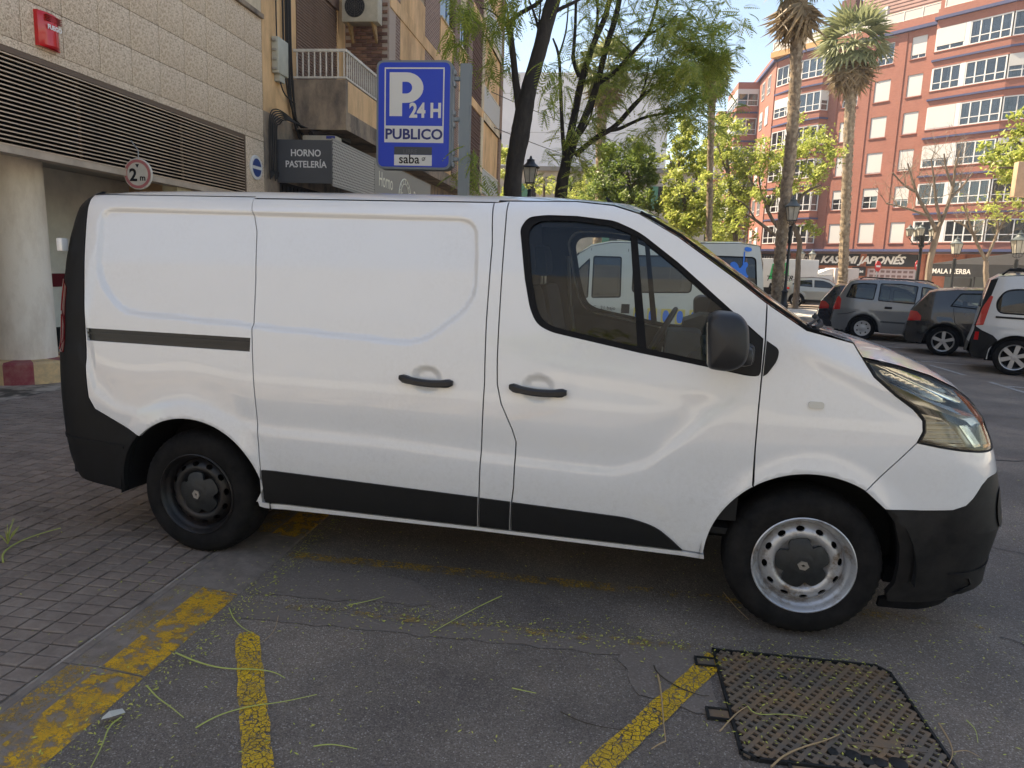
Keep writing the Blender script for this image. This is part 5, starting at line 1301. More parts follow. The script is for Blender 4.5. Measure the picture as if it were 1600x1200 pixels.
# underside and bulkhead and cab interior
mb = MB(); mb.box(-.84, -.43, -.84, .84, .36, .40).box(.48, 2.64, -.86, .86, .30, .345).box(3.5, 3.85, -.7, .7, .22, .3).box(-.43, .48, -.55, .55, .34, .40).box(2.64, 3.5, -.55, .55, .30, .36)
mb.tube([(-.6, .5, .3), (.6, .5, .27), (1.2, .3, .26)], .04).build('underbody', BLK, van)
mb = MB(); mb.box(1.53, 1.56, -.84, .84, .40, 1.30); mb.prism([(-.84, 1.301), (.84, 1.301), (.62, 1.90), (-.62, 1.90)], 1.53, 1.56, 'x'); mb.build('bulkhead', DARK, van)
mb = MB(); mb.box(1.53, 3.0, -.85, .85, .42, .45); mb.build('cab_floor', DARK, van)
loftst = [((x, .68, 1.885), (x, 1.925), 1, 4) for x in (1.53, 1.9, 2.12)]
loft('cab_ceiling', loftst, mat('headlining', (.25, .26, .26), .9), 8, flip=True)
def seat(y0, y1, name='seat'):
    mb = MB(); mb.bevbox(1.80, 2.32, y0, y1, .78, .93, .05)
    M = Matrix.Translation((1.72, 0, .90)) @ Matrix.Rotation(R(-12), 4, 'Y'); mb.bevbox(-.06, .08, y0+.01, y1-.01, 0, .62, .05, M=M); mb.box(1.75, 2.25, y0+.05, y1-.05, .42, .80)
    s = mb.build(name, mat('seat_cloth', (.022, .024, .028), .9), van)
    M = Matrix.Translation((1.565+.03, 0, 1.56)) @ Matrix.Rotation(R(-8), 4, 'Y'); yc = (y0+y1)/2
    mb = MB(); mb.bevbox(-.05, .06, yc-.13, yc+.13, 0, .20, .05, M=M); mb.build('headrest', mat('seat_cloth', (.022, .024, .028), .9), s)
    for d in (-.06, .06):
        mb = MB(); mb.tube([(1.60, yc+d, 1.46), (1.60, yc+d, 1.6)], .008, 6); mb.build('headrest_post', CHR2, s)
seat(-.78, -.30); seat(-.29, .18); seat(.30, .80)
mb = MB(); mb.tube([(1.70, -.70, 1.62), (1.74, -.66, 1.35), (1.80, -.62, 1.1), (1.85, -.55, .95)], .012, 6); mb.build('seat_belt', mat('belt_grey', (.2, .19, .16), .8), van)
mb = MB(); mb.tube([(1.72, .80, 1.70), (1.75, .83, 1.35), (1.80, .80, 1.1)], .014, 6); mb.build('seat_belt', mat('belt_grey', (.2, .19, .16), .8), van)
# dashboard with top shelf, cluster, centre stack
dm = mat('dash_plastic', (.05, .062, .066), .55, var=.25, vscale=6)
mb = MB(); mb.prism([(2.60, .75), (2.52, 1.05), (2.56, 1.18), (2.66, 1.245), (2.95, 1.29), (3.15, 1.30), (3.15, .75)], -.80, .80, 'y')
mb.prism([(2.50, 1.20), (2.52, 1.33), (2.62, 1.37), (2.95, 1.355), (2.95, 1.24)], .22, .62, 'y')
mb.bevbox(2.42, 2.62, -.16, .16, .82, 1.30, .03); mb.bevbox(2.60, 3.0, -.80, -.30, 1.24, 1.30, .02)
dsh = mb.build('dashboard', dm, van)
mb = MB(); mb.bevbox(2.415, 2.43, -.13, .13, 1.08, 1.27, .01); mb.build('radio_panel', mat('gloss_black', (.008, .009, .012), .25), dsh)
for i in range(5):
    for k in range(2): MB().box(2.405, 2.414, -.11+i*.05, -.085+i*.05, 1.11+k*.05, 1.13+k*.05).build('radio_button', mat('button_light', (.45, .42, .33), .5), dsh)
# steering wheel (far seat)
sw = MB(); M = Matrix.Translation((2.38, .45, 1.22)) @ Matrix.Rotation(R(-62), 4, 'Y')
sw.tube([M @ Vector((.19*math.cos(t), .19*math.sin(t), 0)) for t in np.linspace(0, 2*PI, 33)], .015, 8, cap=False)
sw.bevbox(-.05, .05, -.07, .07, -.03, .02, .015, M=M)
for a in (0, 180, 90): sw.tube([M @ Vector((0, 0, 0)), M @ Vector((.18*math.cos(R(a)), .18*math.sin(R(a)), 0))], .014, 6)
sw.tube([(2.39, .45, 1.22), (2.62, .45, 1.12)], .035, 8); sw.build('steering_wheel', mat('wheel_plastic', (.05, .052, .055), .5), van)
# inner windows post and shade seen on the far door
mb = MB(); mb.bevbox(2.20, 2.36, -.12, .12, 1.78, 1.84, .02); mb.tube([(2.30, 0, 1.84), (2.34, 0, 1.9)], .012, 6); mb.build('rear_view_mirror', BP, van)
# door inner trims
for sgn in (-1, 1):
    panel('door_card', [(1.78, 1.30), (1.9, 1.29), (2.33, 1.235), (2.66, 1.19), (2.80, 1.15), (2.80, .5), (1.80, .5), (1.80, .9), (1.72, 1.1)], [], vanYo(-.07), DARK, van, .08, .0, sgn)
# wing mirrors
for sgn in (-1, 1):
    mb = MB(); rows = []
    # cross sections across y from inner to outer; rounded box with slightly bulged cover
    prof = round_poly([(2.605, 1.232), (2.588, 1.435), (2.625, 1.468), (2.715, 1.462), (2.752, 1.42), (2.764, 1.32), (2.752, 1.255), (2.69, 1.222)], [.02, .04, .05, .06, .06, .05, .05, .04], 4)
    for k, (y, s) in enumerate(((1.03, .90), (1.05, .985), (1.13, 1.0), (1.19, .985), (1.225, .93), (1.245, .80), (1.25, .0))):
        rows.append([(2.672+(p[0]-2.672)*s, sgn*y, 1.345+(p[1]-1.345)*s) for p in prof])
    n = len(prof); vv = [p for r_ in rows for p in r_]; ff = []
    for i in range(len(rows)-1):
        for j in range(n):
            a, b = i*n+j, i*n+(j+1) % n; ff.append((a, a+n, b+n, b) if sgn < 0 else (a, b, b+n, a+n))
    ff.append(tuple(range(n)) if sgn < 0 else tuple(range(n-1, -1, -1)))
    mb.add(vv, ff, 0, True)
    mirr = mb.build('wing_mirror', mat('mirror_plastic', (.020, .021, .024), .42, bump=.15, bscale=700), van, sharp=R(60))
    mb = MB(); mb.prism([(2.603, 1.255), (2.590, 1.42), (2.606, 1.42), (2.618, 1.255)], sgn*1.07, sgn*1.19, 'y'); mb.build('mirror_glass', mat('mirror_dark_glass', (.25, .27, .28), .05, 1.0), mirr)
    # lower cover band and arm
    mb = MB(); mb.bevbox(2.70, 2.785, min(sgn*.98, sgn*1.17), max(sgn*.98, sgn*1.17), 1.245, 1.325, .03); mb.bevbox(2.72, 2.80, min(sgn*.90, sgn*1.06), max(sgn*.90, sgn*1.06), 1.24, 1.325, .02)
    mb.build('mirror_arm', mat('mirror_plastic', (.042, .044, .05), .5), mirr, sharp=R(60))
# wiper and cowl
mb = MB(); mb.tube([(3.08, -.72, 1.388), (3.14, -.55, 1.392), (3.20, -.2, 1.395), (3.22, .1, 1.40)], [.012, .013, .011, .010], 6); mb.tube([(3.05, -.74, 1.40), (3.17, -.3, 1.41), (3.20, -.05, 1.42)], .007, 6)
mb.build('wiper', BLK, van)
mb = MB(); mb.prism([(3.06, 1.36), (3.20, 1.33), (3.22, 1.352), (3.15, 1.366)], -.74, .74, 'y'); mb.build('windscreen_cowl', BP, van)
mb = MB(); mb.tube([(2.02, .1, 1.955), (2.06, .1, 2.0), (2.03, .1, 2.03)], [.03, .02, .006], 8); mb.build('roof_aerial', BLK, van)

# wheels --------------------------------------------------------------------
def van_wheel(x, sgn, steer, silver):
    w = bpy.data.objects.new('wheel', None); COL.objects.link(w); w.parent = van
    w.location = (x, sgn*.93, .343); w.rotation_euler = (0, 0, steer+(PI if sgn > 0 else 0))
    # local: outer face towards -y
    mb = MB(); seg = 120; n = 0
    prof = [(.210, .020), (.222, .004), (.245, -.004), (.275, -.006), (.300, -.001), (.318, .010), (.328, .022), (.336, .034), (.341, .050), (.343, .075), (.343, .165), (.336, .19), (.32, .20), (.30, .21), (.21, .19)]
    pn = len(prof); vv = []; ff = []
    for k in range(seg):
        an = 2*PI*k/seg
        for i, (r_, h) in enumerate(prof):
            if i in (6, 7, 8) and k % 2: r_ -= .0055
            vv.append((r_*math.cos(an), h, r_*math.sin(an)))
    for k in range(seg):
        k2 = (k+1) % seg
        for i in range(pn-1): ff.append((k*pn+i, k2*pn+i, k2*pn+i+1, k*pn+i+1))
    mb.add(vv, ff, 0, True)
    for yy in (.095, .12, .145): mb.lathe([(.3438, yy-.004), (.336, yy), (.3438, yy+.004)], 60, 'y')
    t_ = mb.build('tyre', TYRE, w, sharp=R(30))
    # rim: lip, barrel, disc with oval holes
    rm = RIM if silver else RIMB
    mb = MB(); mb.lathe([(.212, .024), (.222, .002), (.224, -.003), (.219, -.006), (.213, .000), (.207, .018), (.201, .030), (.196, .034), (.190, .046), (.186, .060), (.178, .068)], 72, 'y')
    def dz(x_, z_):
        r_ = np.hypot(x_, z_)
        return -np.interp(r_, [0, .05, .105, .118, .135, .152, .170, .182, .19], [.055, .055, .050, .030, .022, .026, .040, .060, .068])
    holes = []
    for k in range(12):
        a = 2*PI*(k+.25)/12; c_, s_ = math.cos(a), math.sin(a)
        holes.append([(c_*(.160+.0115*math.cos(b))-s_*.019*math.sin(b), s_*(.160+.0115*math.cos(b))+c_*.019*math.sin(b)) for b in np.linspace(0, 2*PI, 12, endpoint=False)])
    disc = [(.184*math.cos(a), .184*math.sin(a)) for a in np.linspace(0, 2*PI, 60, endpoint=False)]
    v, f, n_ = sheet(disc, holes, dz, .012, .012, -1)
    mb.add(v, f, 0, True); mb.build('rim', rm, w, sharp=R(40))
    mb = MB(); mb.lathe([(.001, .10), (.19, .10)], 24, 'y'); mb.build('wheel_back', BLK, w)
    # centre cap with five lobes
    cap = []
    for k in range(80):
        a = 2*PI*k/80; lob = .5+.5*math.cos(5*a+.6); r_ = .116-.030*(lob**5)
        cap.append((r_*math.cos(a), r_*math.sin(a)))
    def cz(x_, z_):
        r_ = np.hypot(x_, z_); return np.interp(r_, [0, .045, .052, .062, .090, .118], [.0, .0, -.006, -.006, -.014, -.026])
    v, f, n_ = sheet(cap, [], cz, .010, .015, -1); mb = MB(); mb.add(v, f, 0, True)
    hub = mb.build('hub_cap', mat('cap_black', (.018, .020, .021), .5, var=.4, vscale=30), w, sharp=R(40))
    # rhombus badge with a hollow centre
    o_ = [(0, .026), (.019, .012), (.019, -.012), (0, -.026), (-.019, -.012), (-.019, .012)]
    rot = lambda P, a: [(p[0]*math.cos(a)-p[1]*math.sin(a), p[0]*math.sin(a)+p[1]*math.cos(a)) for p in P]
    ang = R(90-8) if silver else R(20)
    v, f, n_ = sheet(rot(o_, ang), [rot([(0, .011), (.0065, 0), (0, -.011), (-.0065, 0)], ang)], lambda a, b: a*0+.006, .03, .006, -1, False)
    mb = MB(); mb.add(v, f, 0, False); mb.build('wheel_badge', SILV, w)
    return w
van_wheel(0.02, -1, 0, False); van_wheel(0.02, 1, 0, False)
van_wheel(3.10, -1, R(1), True); van_wheel(3.10, 1, R(1), True)
# ================================================================== VEHICLES
def paintm(name, c, metal=0.0, rough=.35, dirt=.2):
    q = NT(name); d = q.noise(3, 6, .7)
    q.color(q.mix(q.math('MULTIPLY', q.ramp(d, [(.4, 0.0), (.8, 1.0)]), dirt), c, (.25, .23, .2))); q.rough(rough); q.p.inputs['Metallic'].default_value = metal
    q.p.inputs['Coat Weight'].default_value = .9; q.p.inputs['Coat Roughness'].default_value = .06; return q.m
def alloy(name, parent, x, y, sgn, r, rr_, style, m_rim, tyre_w=.20):
    w = bpy.data.objects.new('wheel', None); COL.objects.link(w); w.parent = parent; w.location = (x, sgn*y, r); w.rotation_euler = (0, 0, 0 if sgn < 0 else PI)
    MB().lathe([(rr_*.97, .02), (rr_, .004), (rr_+.02, -.004), (r*.93, .002), (r*.985, .02), (r, .045), (r, tyre_w-.03), (r*.97, tyre_w), (rr_, tyre_w-.02)], 40, 'y').build('tyre', TYRE, w, sharp=R(40))
    mb = MB(); mb.lathe([(rr_*.985, .018), (rr_, .0), (rr_*.95, .004), (rr_*.93, .02), (rr_*.88, .10)], 40, 'y')
    if style == 'cover':
        def dz(a, b): r_ = np.hypot(a, b)/rr_; return -np.interp(r_, [0, .2, .5, .8, .95], [.004, .004, .02, .012, .012])
        holes = []
        for k in range(7):
            a = 2*PI*k/7; c_, s_ = math.cos(a), math.sin(a); holes.append([(c_*(rr_*.68+rr_*.10*math.cos(t))-s_*rr_*.12*math.sin(t), s_*(rr_*.68+rr_*.10*math.cos(t))+c_*rr_*.12*math.sin(t)) for t in np.linspace(0, 2*PI, 10, endpoint=False)])
        v, f, n_ = sheet([(rr_*.94*math.cos(t), rr_*.94*math.sin(t)) for t in np.linspace(0, 2*PI, 40, endpoint=False)], holes, dz, .03, .02, -1); mb.add(v, f, 0, True)
    else:
        n_sp = 5 if style == 'five' else (6 if style == 'six' else 10)
        for k in range(n_sp):
            a = 2*PI*k/n_sp+.3; wi, wo = (rr_*.13, rr_*.17) if style != 'multi' else (rr_*.05, rr_*.09)
            c_, s_ = math.cos(a), math.sin(a)
            P = [(rr_*.1, -wi), (rr_*.93, -wo), (rr_*.93, wo), (rr_*.1, wi)]
            mb.prism([(c_*p[0]-s_*p[1], s_*p[0]+c_*p[1]) for p in P], .010, .045, 'y')
        mb.lathe([(0, -.002), (rr_*.17, .0), (rr_*.22, .012), (rr_*.22, .05)], 24, 'y')
    mb.build('rim', m_rim, w, sharp=R(35)); MB().lathe([(0, .105), (rr_*.93, .105)], 24, 'y').build('wheel_back', BLK, w)
    return w
def vehicle(name, label, cat, pos, yaw, L, H, W, outline, belt, arches, wheel, paint, windows, parts, skin, skins, tumble=.14, end_r=.35, lower=None, group=None, glass=None):
    """outline: body side polygon; skin: [(x,z)...] top line from tail bottom over the roof to nose bottom; skins: material index per segment"""
    t = thing(name, label, cat, pos, yaw, group); hw = W/2
    def S(x, z):
        x = np.asarray(x, float); z = np.asarray(z, float)
        zb = belt
        y = hw*(1-.05*np.clip((zb*.55-z)/(zb*.55), 0, 1)**2) - tumble*np.clip((z-zb)/(H-zb), 0, 1)**1.25 - .03*np.clip((z-zb*.8)/(zb*.2), 0, 1)*(z < zb) - .03*(z >= zb)
        y = y - .10*np.exp(-((x-0)/end_r)**2) - .13*np.exp(-((x-L)/(end_r*1.3))**2)
        for ax in arches: d = np.hypot(x-ax, z-wheel[0]); y = y+.015*np.clip(1-np.abs(d-wheel[0]*1.25)/.09, 0, 1)
        return y
    gl = glass or GLD
    seam = mat('seam_black', (.01, .01, .01), .6)
    for sgn in (-1, 1):
        holes = [inset(resample(w_, .06), .0) for w_ in windows]
        v, f, n_ = sheet(outline, holes, S, .07, .03, sgn); mesh_obj('body_side', v, f, paint, t, True, normals=n_)
        for w_ in windows:
            wi = inset(resample(w_, .05), .025)
            v, f, n_ = sheet(inset(resample(w_, .05), -.004), [wi], lambda x, z: S(x, z)-.002, .06, .01, sgn); fr = mesh_obj('window_frame', v, f, RUB, t, True, normals=n_)
            v, f, n_ = sheet(inset(resample(w_, .05), .02), [], lambda x, z: S(x, z)-.012, .12, 0, sgn); mesh_obj('window_pane', v, f, gl, fr, True, normals=n_)
        for (nm, poly, m_, off) in parts:
            v, f, n_ = sheet(poly, [], lambda x, z: S(x, z)+off, .06, .02, sgn); mesh_obj(nm, v, f, m_, t, True, normals=n_)
        for ax in arches:
            mb = MB(); k = 18; vv = []; ff = []
            for i in range(k+1):
                a = R(-8+196*i/k); 
                for yy, rr_ in ((hw-.05, wheel[0]*1.16), (hw-.5, wheel[0]*1.16), (hw-.5, .02)): vv.append((ax+rr_*math.cos(a), sgn*yy, wheel[0]+rr_*math.sin(a)))
            for i in range(k):
                for j in range(2): ff.append((i*3+j, i*3+j+1, (i+1)*3+j+1, (i+1)*3+j))
            mb.add(vv, ff, 0, True).build('wheel_arch', BLK, t)
            alloy('wheel', t, ax, hw-.035, sgn, wheel[0], wheel[1], wheel[2], wheel[3])
    # skin across
    ns = 14; groups_ = {}
    for i in range(len(skin)-1): groups_.setdefault((skins[i][0], skins[i][1]), []).append(i)
    mats_ = {'paint': paint, 'glass': gl, 'black': BP, 'red': REDL, 'lamp': LENS, 'chrome': CHROME}
    def row(i):
        x, z = skin[i]; a = np.array(skin[max(i-1, 0)]); b_ = np.array(skin[min(i+1, len(skin)-1)]); tt = (b_-a)/np.linalg.norm(b_-a); nn = np.array([-tt[1], tt[0]])
        ys = float(S(np.array([x]), np.array([z]))[0])-.004; out = []
        for j in range(ns+1):
            s = -1+2*j/ns; s = math.copysign(abs(s)**.8, s); c_ = .055*(1-abs(s)**2.6) if 0 < i < len(skin)-1 else .02*(1-s*s)
            out.append((x+nn[0]*c_, s*ys, z+nn[1]*c_))
        return out
    for (nm, mk), idx in groups_.items():
        vv = []; ff = []
        for i in idx:
            a = row(i); b_ = row(i+1); n0 = len(vv); vv += a+b_
            for j in range(ns): ff.append((n0+j, n0+j+1, n0+ns+1+j+1, n0+ns+1+j))
        mesh_obj(nm, vv, ff, mats_.get(mk, mk), t, True, sharp=R(50))
    x0, x1 = min(p[0] for p in outline)+.25, max(p[0] for p in outline)-.3
    MB().box(x0, x1, -hw+.25, hw-.25, .22, .30).build('underbody', BLK, t)
    MB().box(x0+.1, x1-.9, -hw+.16, hw-.16, .30, belt-.08).build('cabin_floor', DARK, t)
    return t, S
def carc(cx, r, z0, a0, a1, n=14): return [(cx+r*math.cos(R(a0+(a1-a0)*i/n)), z0+r*math.sin(R(a0+(a1-a0)*i/n))) for i in range(n+1)]
def headrests(t, xs, z, y=.36):
    for x in xs:
        for s in (-1, 1):
            mb = MB(); mb.bevbox(x-.05, x+.05, s*y-.12, s*y+.12, z, z+.17, .04); mb.bevbox(x-.02, x+.10, s*y-.22, s*y+.22, z-.62, z-.03, .05); mb.build('seat', mat('seat_grey', (.05, .05, .055), .9), t)
def park(pz, yaw, ax, hw):
    c, s_ = math.cos(yaw), math.sin(yaw); return (pz[0]-(c*ax+s_*hw), pz[1]-(s_*ax-c*hw), 0)
def glowline(t, S, pts, off, name, m, w=.012):
    for sgn in (-1, 1):
        mb = MB(); mb.tube([(x, sgn*(float(S(np.array([x]), np.array([z]))[0])+off), z) for x, z in pts], w, 5); mb.build(name, m, t)
SEAM = mat('seam_black', (.01, .01, .01), .6)
GR = 'cars parked nose in on the far side of the road'
# --- silver estate car (MPV)
silver = paintm('silver_paint', (.19, .20, .21), .5, .35, .10)
wr, = (.318,)
o = [(.02, .62), (.0, .45), (.05, .26), (.36, .24)]+carc(.80, .385, .318, 175, 5)+[(1.22, .22), (3.05, .20)]+carc(3.50, .385, .318, 175, 5)+[(3.92, .24), (4.20, .24), (4.30, .45), (4.28, .66), (4.12, .80), (3.75, .93), (3.28, 1.03), (2.95, 1.16), (2.45, 1.48), (2.2, 1.57), (1.7, 1.625), (1.1, 1.635), (.55, 1.60), (.38, 1.55), (.20, 1.25), (.06, .95)]
sk = [(.05, .26), (-.02, .45), (.0, .62), (.05, .95), (.19, 1.25), (.36, 1.55), (.55, 1.61), (1.1, 1.65), (1.7, 1.64), (2.2, 1.585), (2.45, 1.49), (2.95, 1.165), (3.28, 1.035), (3.75, .935), (4.12, .80), (4.28, .66), (4.30, .45), (4.20, .24)]
ss = [('rear_bumper', 'paint'), ('rear_bumper', 'paint'), ('tailgate', 'paint'), ('tailgate', 'paint'), ('rear_window', 'glass')]+[('roof', 'paint')]*4+[('windscreen', 'glass')]*2+[('bonnet', 'paint')]*3+[('front_bumper', 'paint')]*3
wn = [round_poly([(.42, 1.50), (.36, 1.30), (.30, 1.13), (1.0, 1.08), (1.05, 1.53), (.7, 1.54)], .05), round_poly([(1.12, 1.54), (1.10, 1.07), (1.98, 1.02), (2.02, 1.50), (1.6, 1.55)], .04), round_poly([(2.09, 1.49), (2.08, 1.015), (2.80, 1.00), (2.90, 1.08), (2.45, 1.42), (2.25, 1.48)], .04)]
pp = [('tail_lamp', [(.03, .78), (.20, .80), (.20, 1.08), (.13, 1.16), (.09, 1.12), (.02, .85)], REDL, .008), ('head_lamp', [(4.24, .68), (3.95, .72), (3.85, .82), (4.05, .82)], LENS, .006),
      ('door_handle', [(1.28, .93), (1.46, .93), (1.46, .87), (1.28, .87)], BLK, .010), ('side_moulding', [(1.22, .50), (3.05, .48), (3.05, .52), (1.22, .545)], DGREY, .008)]
pz = G(1345, 531); zaf, S_ = vehicle('parked_car', 'silver grey estate car with roof rails and steel wheel covers parked nose in', 'car', park(pz, R(-21), .80, .86), R(-21), 4.3, 1.64, 1.74, o, 1.03, [.80, 3.50], (.318, .205, 'cover', mat('wheel_cover_silver', (.42, .42, .42), .4, .3)), silver, wn, pp, sk, ss, group=GR, glass=GLM)
glowline(zaf, S_, [(1.08, 1.60), (1.06, .5), (1.20, .26)], .0, 'door_gap', SEAM, .006); glowline(zaf, S_, [(2.05, 1.5), (2.04, .24)], .0, 'door_gap', SEAM, .006); glowline(zaf, S_, [(.15, .66), (.40, .70), (.6, .77)], .004, 'bumper_crease', DGREY, .010)
for s in (-1, 1): MB().tube([(.6, s*.58, 1.64), (.7, s*.60, 1.69), (2.2, s*.60, 1.65), (2.35, s*.58, 1.60)], .016, 6).build('roof_rail', BP, zaf)
headrests(zaf, (1.1, 2.1), 1.15)
# --- black hatchback
blackp = paintm('black_paint', (.014, .014, .016), .2, .25, .12)
o = [(.02, .60), (.0, .42), (.06, .28), (.36, .25)]+carc(.78, .39, .325, 175, 5)+[(1.22, .22), (2.95, .21)]+carc(3.36, .39, .325, 175, 5)+[(3.80, .24), (4.10, .26), (4.20, .48), (4.16, .68), (3.95, .80), (3.5, .91), (3.05, .98), (2.78, 1.08), (2.25, 1.38), (1.95, 1.44), (1.4, 1.475), (.9, 1.46), (.55, 1.42), (.40, 1.38), (.16, 1.08), (.08, .95)]
sk = [(.06, .28), (-.02, .42), (.0, .60), (.08, .95), (.16, 1.08), (.40, 1.39), (.55, 1.43), (.9, 1.47), (1.4, 1.485), (1.95, 1.45), (2.25, 1.39), (2.78, 1.085), (3.05, .985), (3.5, .915), (3.95, .80), (4.16, .68), (4.20, .48), (4.10, .26)]
ss = [('rear_bumper', 'black'), ('rear_bumper', 'paint'), ('tailgate', 'paint'), ('tailgate', 'paint'), ('rear_window', 'glass')]+[('roof', 'paint')]*5+[('windscreen', 'glass')]*1+[('bonnet', 'paint')]*4+[('front_bumper', 'paint')]*2
wn = [round_poly([(1.00, 1.40), (.82, 1.10), (1.85, 1.03), (1.86, 1.38), (1.5, 1.42)], .04), round_poly([(1.93, 1.37), (1.92, 1.025), (2.62, 1.0), (2.66, 1.06), (2.25, 1.31)], .04)]
pp = [('tail_lamp', [(.03, .74), (.30, .76), (.30, .86), (.20, .96), (.07, .97)], REDL, .008), ('head_lamp', [(4.14, .68), (3.85, .70), (3.75, .80), (3.95, .78)], LENS, .006),
      ('door_handle', [(1.62, .90), (1.80, .90), (1.80, .86), (1.62, .86)], blackp, .014)]
pz = G(1470, 556); golf, S_ = vehicle('parked_car', 'black hatchback with five spoke wheels between the silver estate and the white van', 'car', park(pz, R(-25), .78, .86), R(-25), 4.2, 1.48, 1.76, o, .98, [.78, 3.36], (.325, .225, 'five', mat('alloy_silver', (.48, .48, .49), .3, .6)), blackp, wn, pp, sk, ss, group=GR, glass=GLM)
glowline(golf, S_, [(.90, 1.08), (.96, .75), (1.15, .60)], 0, 'door_gap', SEAM, .006); glowline(golf, S_, [(1.9, 1.36), (1.88, .26)], 0, 'door_gap', SEAM, .006); headrests(golf, (1.1, 1.95), 1.05)
# --- dark blue hatchback further on
bluep = paintm('dark_blue_paint', (.018, .022, .035), .3, .25, .15)
pz = G(1318, 524, 0); blu, S_ = vehicle('parked_car', 'dark blue hatchback mostly hidden behind the silver estate', 'car', park(pz, R(-20), .78, .86), R(-20), 4.2, 1.48, 1.76, o, .98, [.78, 3.36], (.325, .225, 'multi', mat('alloy_silver', (.48, .48, .49), .3, .6)), bluep, wn, pp, sk, ss, group=GR, glass=GLM)
# --- white leisure van
whp = paintm('white_van_paint', (.58, .59, .59), 0, .3, .06)
o = [(.04, .56), (.0, .40), (.06, .30), (.30, .26)]+carc(.70, .40, .33, 175, 5)+[(1.15, .24), (3.0, .24)]+carc(3.40, .40, .33, 175, 5)+[(3.85, .28), (4.10, .30), (4.20, .55), (4.15, .85), (3.9, 1.02), (3.4, 1.13), (3.05, 1.22), (2.55, 1.66), (2.3, 1.76), (1.6, 1.81), (.8, 1.80), (.30, 1.76), (.20, 1.70), (.10, 1.2), (.06, .85)]
sk = [(.06, .30), (-.04, .40), (-.02, .56), (.05, .85), (.09, 1.2), (.19, 1.70), (.30, 1.77), (.8, 1.82), (1.6, 1.83), (2.3, 1.77), (2.55, 1.67), (3.05, 1.225), (3.4, 1.135), (3.9, 1.03), (4.15, .85), (4.2, .55), (4.10, .30)]
ss = [('rear_bumper', 'black')]*2+[('rear_door', 'paint')]*2+[('rear_window', 'glass')]+[('roof', 'paint')]*5+[('windscreen', 'glass')]+[('bonnet', 'paint')]*3+[('front_bumper', 'black')]*2
wn = [round_poly([(.42, 1.52), (.30, 1.30), (.36, 1.10), (1.35, 1.08), (1.35, 1.54), (.6, 1.56)], .14), round_poly([(1.50, 1.55), (1.50, 1.08), (2.10, 1.08), (2.10, 1.55)], .08), round_poly([(2.2, 1.55), (2.2, 1.10), (2.85, 1.12), (2.95, 1.18), (2.5, 1.54)], .05)]
pp = [('tail_lamp', [(.05, .86), (.17, .88), (.26, 1.40), (.22, 1.42), (.12, 1.2)], REDL, .010), ('rear_corner', [(.03, .86), (.10, 1.22), (.19, 1.70), (.30, 1.74), (.23, 1.42), (.12, 1.05), (.06, .86)], BP, .006),
      ('bumper_cladding', [(.04, .86), (.0, .40), (.06, .28), (.28, .26), (.30, .45), (.42, .62), (.34, .70), (.16, .78)], BP, .012), ('side_rub_strip', [(.34, 1.02), (3.0, .99), (3.0, 1.02), (.34, 1.055)], BP, .010),
      ('sill_cladding', [(1.12, .40), (3.0, .40), (3.0, .25), (1.15, .25)], BP, .012), ('reflector', [(.05, .60), (.12, .60), (.12, .75), (.06, .75)], REDL, .022), ('head_lamp', [(4.12, .86), (3.8, .88), (3.65, 1.02), (3.9, 1.0)], LENS, .006)]
pz = G(1580, 587); kan, S_ = vehicle('parked_van', 'white leisure van with black roof rack bars parked at the right edge', 'van', park(pz, R(-26), .70, .88), R(-26), 4.2, 1.82, 1.80, o, 1.08, [.70, 3.40], (.33, .23, 'six', mat('alloy_silver', (.48, .48, .49), .3, .6)), whp, wn, pp, sk, ss, tumble=.13, group=GR)
for s in (-1, 1): MB().tube([(.35, s*.62, 1.80), (.45, s*.64, 1.90), (2.1, s*.64, 1.90), (2.3, s*.62, 1.80)], .02, 6).build('roof_rail', BP, kan)
for x in (.55, 1.3, 2.0): MB().box(x, x+.07, -.66, .66, 1.90, 1.93).build('roof_bar', BP, kan)
MB().tube([(-.10, 0, .36), (-.02, 0, .36), (-.02, 0, .46)], .028, 8).build('tow_hook', BLK, kan)
# --- grey crossover on the cross street
greyp = paintm('grey_paint', (.30, .32, .33), .5, .3, .05)
o = [(.0, .70), (.02, .45), (.10, .30), (.35, .27)]+carc(.82, .43, .36, 175, 5)+[(1.30, .25), (3.02, .25)]+carc(3.48, .43, .36, 175, 5)+[(3.95, .30), (4.30, .34), (4.40, .60), (4.30, .86), (3.9, .98), (3.35, 1.06), (2.95, 1.18), (2.45, 1.50), (2.1, 1.58), (1.5, 1.61), (.9, 1.55), (.45, 1.38), (.18, 1.18), (.02, 1.0)]
sk = [(.10, .30), (.0, .45), (-.02, .70), (.02, 1.0), (.17, 1.18), (.45, 1.40), (.9, 1.565), (1.5, 1.62), (2.1, 1.59), (2.45, 1.51), (2.95, 1.19), (3.35, 1.065), (3.9, .985), (4.3, .87), (4.4, .6), (4.3, .34)]
ss = [('rear_bumper', 'black'), ('rear_bumper', 'paint'), ('tailgate', 'paint'), ('tailgate', 'paint'), ('rear_window', 'glass')]+[('roof', 'black')]*4+[('windscreen', 'glass')]+[('bonnet', 'paint')]*3+[('front_bumper', 'paint')]*2
wn = [round_poly([(.50, 1.24), (.90, 1.46), (1.55, 1.50), (1.60, 1.10), (.9, 1.14)], .04), round_poly([(1.66, 1.50), (1.68, 1.10), (2.82, 1.08), (2.45, 1.38), (2.1, 1.49)], .04)]
pp = [('sill_cladding', [(1.24, .42), (3.02, .42), (3.02, .26), (1.28, .26)], BP, .01), ('tail_lamp', [(.02, .92), (.42, .98), (.38, 1.06), (.05, 1.05)], REDL, .008), ('head_lamp', [(4.28, .80), (3.85, .86), (3.85, .94), (4.2, .90)], LENS, .006)]
